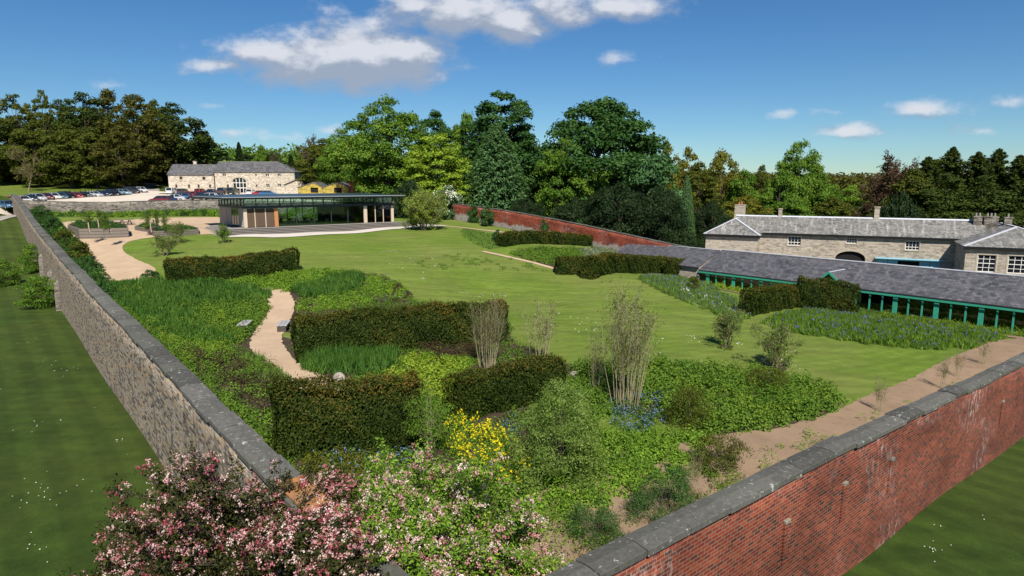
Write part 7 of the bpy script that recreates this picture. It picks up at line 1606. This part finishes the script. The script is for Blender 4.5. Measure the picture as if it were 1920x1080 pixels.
# ------------------------------------------------------------------ flowering crab apples in the foreground
def crab(seed, loc, H, Rr, hb, nshoot, label, dark=0., leaf='lf_mid', squash=(1, 1), pet='pt_pink', leafk=520, blk=70, lo=.12, skew=(0, 0), extra=()):
    """shoots reach out from the limbs; leaves and blossom sit along the shoots"""
    rng = np.random.default_rng(seed)
    e = empty('crab_apple_tree', loc, 0, label, 'tree', 'flowering crab apple trees in the foreground')
    base = np.array([0, 0, hb]); wood = Soup(); lf = Soup(); bl = Soup()
    lim = []
    wood.tube(np.array([[0, 0, -.3], [.05, .02, hb * .5], [0, .05, hb]]), [.15, .12, .10], 8)
    for k in range(11):
        a = k * 2.4 + rng.normal() * .3; el = rng.uniform(.35, 1.2); d = np.array([math.cos(a) * math.cos(el) * squash[0], math.sin(a) * math.cos(el) * squash[1], math.sin(el)])
        m = base + d * (H - hb) * .35; tip = base + d * (H - hb) * .72 + rng.normal(size=3) * .15; wood.tube(np.array([base, (base + m) / 2 + rng.normal(size=3) * .08, m, tip]), [.075, .055, .04, .018], 6); lim += [(base, m), (m, tip)]
    reach = [None] * nshoot
    for (ex, ey, ez, er, en) in extra:
        c0 = np.array([ex, ey, ez]); m = (base + c0) / 2 + np.array([0, 0, .35]); wood.tube(np.array([base, m, c0]), [.07, .05, .02], 6)
        reach += [(m * .3 + c0 * .7, c0, er)] * en
    for k, rc_ in enumerate(reach):
        i = rng.integers(0, len(lim)); t = rng.uniform(.25, 1); b = lim[i][0] + (lim[i][1] - lim[i][0]) * t
        th = rng.uniform(0, 6.283); u_ = rng.uniform(lo, 1) ; ph = math.asin(u_ * .98)
        wob = .94 + .09 * math.sin(3 * th + seed) + .06 * math.sin(7 * th + 2 * seed) + abs(rng.normal()) * .05
        tip = np.array([math.cos(th) * math.cos(ph) * Rr * squash[0] * wob + skew[0], math.sin(th) * math.cos(ph) * Rr * squash[1] * wob + skew[1], hb + (H - hb) * math.copysign(abs(u_) ** .62, u_) * wob])
        if rc_ is not None:
            dd = unit(rng, 1)[0]; dd[2] = abs(dd[2]) * .8; b = rc_[0]; tip = rc_[1] + dd * rc_[2] * rng.uniform(.5, 1.08)
        q = b + (tip - b) * .5 + np.array([0, 0, .12]) + rng.normal(size=3) * .1; b2 = b + (tip - b) * .15
        wood.tube(np.array([b2, q, tip]), [.018, .012, .005], 4)
        ln = np.linalg.norm(tip - q); n = int(leafk * rng.uniform(.6, 1.3)); s_ = rng.uniform(.25, 1.04, n); c = np.where((s_ < .5)[:, None], b2 + (q - b2) * (s_ * 2)[:, None], q + (tip - q) * ((s_ - .5) * 2)[:, None])
        rr0 = .30; rr = rr0 * (1.15 - s_ * .7); o = unit(rng, n); c = c + o * (rr * rng.uniform(.2, 1, n) ** .6)[:, None]
        L = .040 * rng.uniform(.6, 1.3, n); lf.leaves(c, o + rng.normal(size=(n, 3)) * .6 + np.array([0, 0, .5]), L, L * .45, rng, np.clip(rng.uniform(0, 1, n) - dark * .35, 0, 1), 0)
        n = max(1, int(blk / 5 * rng.uniform(0., 2.0))); s_ = rng.uniform(.35, 1.03, n) ** .7; c = np.where((s_ < .5)[:, None], b2 + (q - b2) * (s_ * 2)[:, None], q + (tip - q) * ((s_ - .5) * 2)[:, None]); o = unit(rng, n); o[:, 2] = np.abs(o[:, 2]) * rng.choice([1, 1, 1, -.4], n); c = c + o * (rr0 * (1.18 - s_ * .7) * rng.uniform(.7, 1.08, n))[:, None]
        cl = np.repeat(np.arange(n), 5); fc = c[cl] + rng.normal(size=(len(cl), 3)) * .045; tone = np.repeat(rng.uniform(.28 if dark == 0 else 0, .95 - dark * .4, n), 5) * rng.uniform(.6, 1.05, len(cl))
        j = np.repeat(np.arange(len(cl)), 6); bl.leaves(fc[j] + rng.normal(size=(len(j), 3)) * .020, o[cl[j]] + rng.normal(size=(len(j), 3)) * .9, .018 * rng.uniform(.7, 1.3, len(j)), .014, rng, np.clip(np.repeat(tone, 6) + rng.uniform(0, .18, len(j)), 0, 1), 0)
    link('trunk', wood.mesh('trunk', True), G['bark'], e); link('crown', lf.mesh('crown'), G[leaf], e); link('blossom', bl.mesh('blossom'), G[pet], e)
    return e
p = at_z(425, 1060, 2.6); crab(101, (p[0], p[1], gz(p[0], p[1])), 4.7, 3.0, .9, 310, 'crab apple with dark pink blossom outside the stone wall', dark=.2, leaf='lf_crab', squash=(1.12, .85), leafk=350, blk=44, lo=-.2, skew=(.5, -.5), extra=((2.5, -2.0, 4.25, .8, 40), (2.9, -2.5, 4.05, .85, 36)))
p = at_z(800, 1015, 3.0); crab(102, (p[0], p[1], gz(p[0], p[1])), 4.85, 2.45, .8, 300, 'crab apple with pale pink blossom and fresh leaves inside the wall corner', leaf='lf_bright', leafk=430, blk=52, lo=-.2, skew=(.05, -.5), extra=((-.35, -1.7, 4.2, .9, 30),))
# ------------------------------------------------------------------ sun, sky with clouds, camera
SUN_EL, SUN_AZ = R(47), R(172)          # azimuth measured clockwise from +Y (straight ahead): behind the viewer, a little to the right
sdir = Vector((math.sin(SUN_AZ) * math.cos(SUN_EL), math.cos(SUN_AZ) * math.cos(SUN_EL), math.sin(SUN_EL)))
sl = bpy.data.lights.new('sun', 'SUN'); sl.energy = 5.0; sl.angle = R(.5); sl.color = (1, .945, .86)
so = bpy.data.objects.new('sun', sl); COL.objects.link(so); so.rotation_euler = sdir.to_track_quat('Z', 'Y').to_euler(); so.location = sdir * 200
W = bpy.data.worlds.new('World'); SC.world = W; W.use_nodes = True; t = W.node_tree; t.nodes.clear()
def wn(typ, **k):
    o = t.nodes.new(typ)
    for a, b in k.items(): setattr(o, a, b)
    return o
out = wn('ShaderNodeOutputWorld'); bg = wn('ShaderNodeBackground'); t.links.new(bg.outputs[0], out.inputs[0]); bg.inputs[1].default_value = .058
sky = wn('ShaderNodeTexSky', sky_type='NISHITA'); sky.sun_disc = False; sky.sun_elevation = SUN_EL; sky.sun_rotation = SUN_AZ; sky.altitude = 150; sky.air_density = 1.0; sky.dust_density = .0; sky.ozone_density = 3.0
hs = wn('ShaderNodeHueSaturation'); hs.inputs['Saturation'].default_value = SKY_SAT; hs.inputs['Value'].default_value = SKY_VAL; t.links.new(sky.outputs[0], hs.inputs['Color'])
# clouds: each entry is (u, v, half width, half height, strength) turned into a direction in the sky
CLOUDS = [(660, 108, 180, 60, 1.5), (520, 102, 135, 34, 1.05), (430, 122, 84, 17, .8), (750, 100, 92, 46, 1.3), (545, 155, 75, 16, .6), (860, 25, 135, 46, 1.2), (960, 38, 95, 44, 1.2), (780, 12, 90, 28, .95), (1040, 18, 95, 36, 1.1), (1170, 12, 115, 26, .9), (705, 174, 55, 15, .65),
          (525, 256, 66, 15, .7), (215, 160, 48, 13, .5), (440, 250, 60, 12, .4), (1160, 112, 44, 13, .5), (1235, 107, 22, 7, .35), (1462, 212, 34, 11, .65), (1560, 210, 40, 11, .5), (1730, 203, 100, 22, .75), (1590, 246, 58, 16, .85), (1840, 246, 52, 13, .5), (1905, 190, 40, 14, .45), (405, 198, 34, 8, .4), (620, 245, 40, 12, .5), (890, 156, 24, 6, .3), (1650, 250, 30, 8, .35), (640, 20, 60, 16, .35), (380, 235, 36, 9, .3)]
grp = bpy.data.node_groups.new('cloud_density', 'ShaderNodeTree')
grp.interface.new_socket('P', in_out='INPUT', socket_type='NodeSocketVector'); grp.interface.new_socket('D', in_out='OUTPUT', socket_type='NodeSocketFloat')
gi, go = grp.nodes.new('NodeGroupInput'), grp.nodes.new('NodeGroupOutput')
def gmath(op, a, b=None, clamp=False):
    o = grp.nodes.new('ShaderNodeMath'); o.operation = op; o.use_clamp = clamp
    for i, v in enumerate((a, b)):
        if v is None: continue
        if isinstance(v, (int, float)): o.inputs[i].default_value = v
        else: grp.links.new(v, o.inputs[i])
    return o.outputs[0]
acc = None
for (u, v, w, h, s) in CLOUDS:
    d = ray(u, v); a, b = d[0] / d[1], d[2] / d[1]
    mp = grp.nodes.new('ShaderNodeMapping'); mp.inputs[1].default_value = (-a * F / w, -b * F / h, 0); mp.inputs[3].default_value = (F / w, F / h, 0); grp.links.new(gi.outputs[0], mp.inputs[0])
    ln = grp.nodes.new('ShaderNodeVectorMath'); ln.operation = 'LENGTH'; grp.links.new(mp.outputs[0], ln.inputs[0])
    e = gmath('MULTIPLY', gmath('SUBTRACT', 1.38, ln.outputs['Value']), s)
    acc = e if acc is None else gmath('MAXIMUM', acc, e)
def gnoise(scale, sx, sy, detail, rough):
    mp = grp.nodes.new('ShaderNodeMapping'); mp.inputs[3].default_value = (sx, sy, 1); mp.inputs[1].default_value = (scale * .37, scale * .11, .5); grp.links.new(gi.outputs[0], mp.inputs[0])
    n = grp.nodes.new('ShaderNodeTexNoise'); n.inputs['Scale'].default_value = scale; n.inputs['Detail'].default_value = detail; n.inputs['Roughness'].default_value = rough; grp.links.new(mp.outputs[0], n.inputs['Vector']); return n.outputs['Fac']
n1 = gnoise(14, 1, 1.7, 7, .6)
dd = gmath('ADD', gmath('MULTIPLY', acc, .85), gmath('MULTIPLY', gmath('SUBTRACT', n1, .5), 1.95))
grp.links.new(dd, go.inputs[0])
tc = wn('ShaderNodeTexCoord'); sp = wn('ShaderNodeSeparateXYZ'); t.links.new(tc.outputs['Generated'], sp.inputs[0])
def wm(op, a, b=None, clamp=False):
    o = wn('ShaderNodeMath', operation=op, use_clamp=clamp)
    for i, v in enumerate((a, b)):
        if v is None: continue
        if isinstance(v, (int, float)): o.inputs[i].default_value = v
        else: t.links.new(v, o.inputs[i])
    return o.outputs[0]
yy = wm('MAXIMUM', wm('ABSOLUTE', sp.outputs[1]), .02); cb = wn('ShaderNodeCombineXYZ'); t.links.new(wm('DIVIDE', sp.outputs[0], yy), cb.inputs[0]); t.links.new(wm('DIVIDE', sp.outputs[2], yy), cb.inputs[1])
g1 = wn('ShaderNodeGroup'); g1.node_tree = grp; t.links.new(cb.outputs[0], g1.inputs[0])
of = wn('ShaderNodeVectorMath', operation='ADD'); t.links.new(cb.outputs[0], of.inputs[0]); of.inputs[1].default_value = (.004, .022, 0)
g2 = wn('ShaderNodeGroup'); g2.node_tree = grp; t.links.new(of.outputs[0], g2.inputs[0])
mr = wn('ShaderNodeMapRange', interpolation_type='SMOOTHSTEP'); mr.inputs[1].default_value = .14; mr.inputs[2].default_value = 1.0; mr.inputs[3].default_value = 0; mr.inputs[4].default_value = .93; t.links.new(g1.outputs[0], mr.inputs[0])
lit = wn('ShaderNodeMapRange', interpolation_type='SMOOTHSTEP'); lit.inputs[1].default_value = -.10; lit.inputs[2].default_value = .62; t.links.new(wm('SUBTRACT', g1.outputs[0], g2.outputs[0]), lit.inputs[0])
cc = wn('ShaderNodeMix', data_type='RGBA'); t.links.new(lit.outputs[0], cc.inputs[0]); cc.inputs[6].default_value = (*CLOUD_DARK, 1); cc.inputs[7].default_value = (*CLOUD_LIT, 1)
up = wm('GREATER_THAN', sp.outputs[2], 0.0)
fm = wn('ShaderNodeMix', data_type='RGBA'); t.links.new(wm('MULTIPLY', mr.outputs[0], up), fm.inputs[0]); tn = wn('ShaderNodeMix', data_type='RGBA', blend_type='MULTIPLY'); tn.inputs[0].default_value = 1; t.links.new(hs.outputs[0], tn.inputs[6]); tn.inputs[7].default_value = (.70, .93, 1.10, 1); t.links.new(tn.outputs[2], fm.inputs[6]); t.links.new(cc.outputs[2], fm.inputs[7]); t.links.new(fm.outputs[2], bg.inputs[0])

cam = bpy.data.cameras.new('camera'); cam.sensor_width = 36; cam.lens = 36 * F / 1920; cam.clip_start = .1; cam.clip_end = 6000
co = bpy.data.objects.new('camera', cam); COL.objects.link(co); co.location = (0, 0, CAMZ); co.rotation_euler = (math.pi / 2 - PIT, 0, 0); SC.camera = co
SC.render.engine = 'CYCLES'
SC.view_settings.view_transform = 'Standard'; SC.view_settings.look = 'None'; SC.view_settings.gamma = 1; SC.view_settings.use_curve_mapping = False; SC.view_settings.exposure = EXPOSURE
SC.cycles.max_bounces = 6; SC.cycles.diffuse_bounces = 3; SC.cycles.glossy_bounces = 3; SC.cycles.transparent_max_bounces = 12; SC.cycles.use_denoising = True; SC.cycles.caustics_reflective = False; SC.cycles.caustics_refractive = False
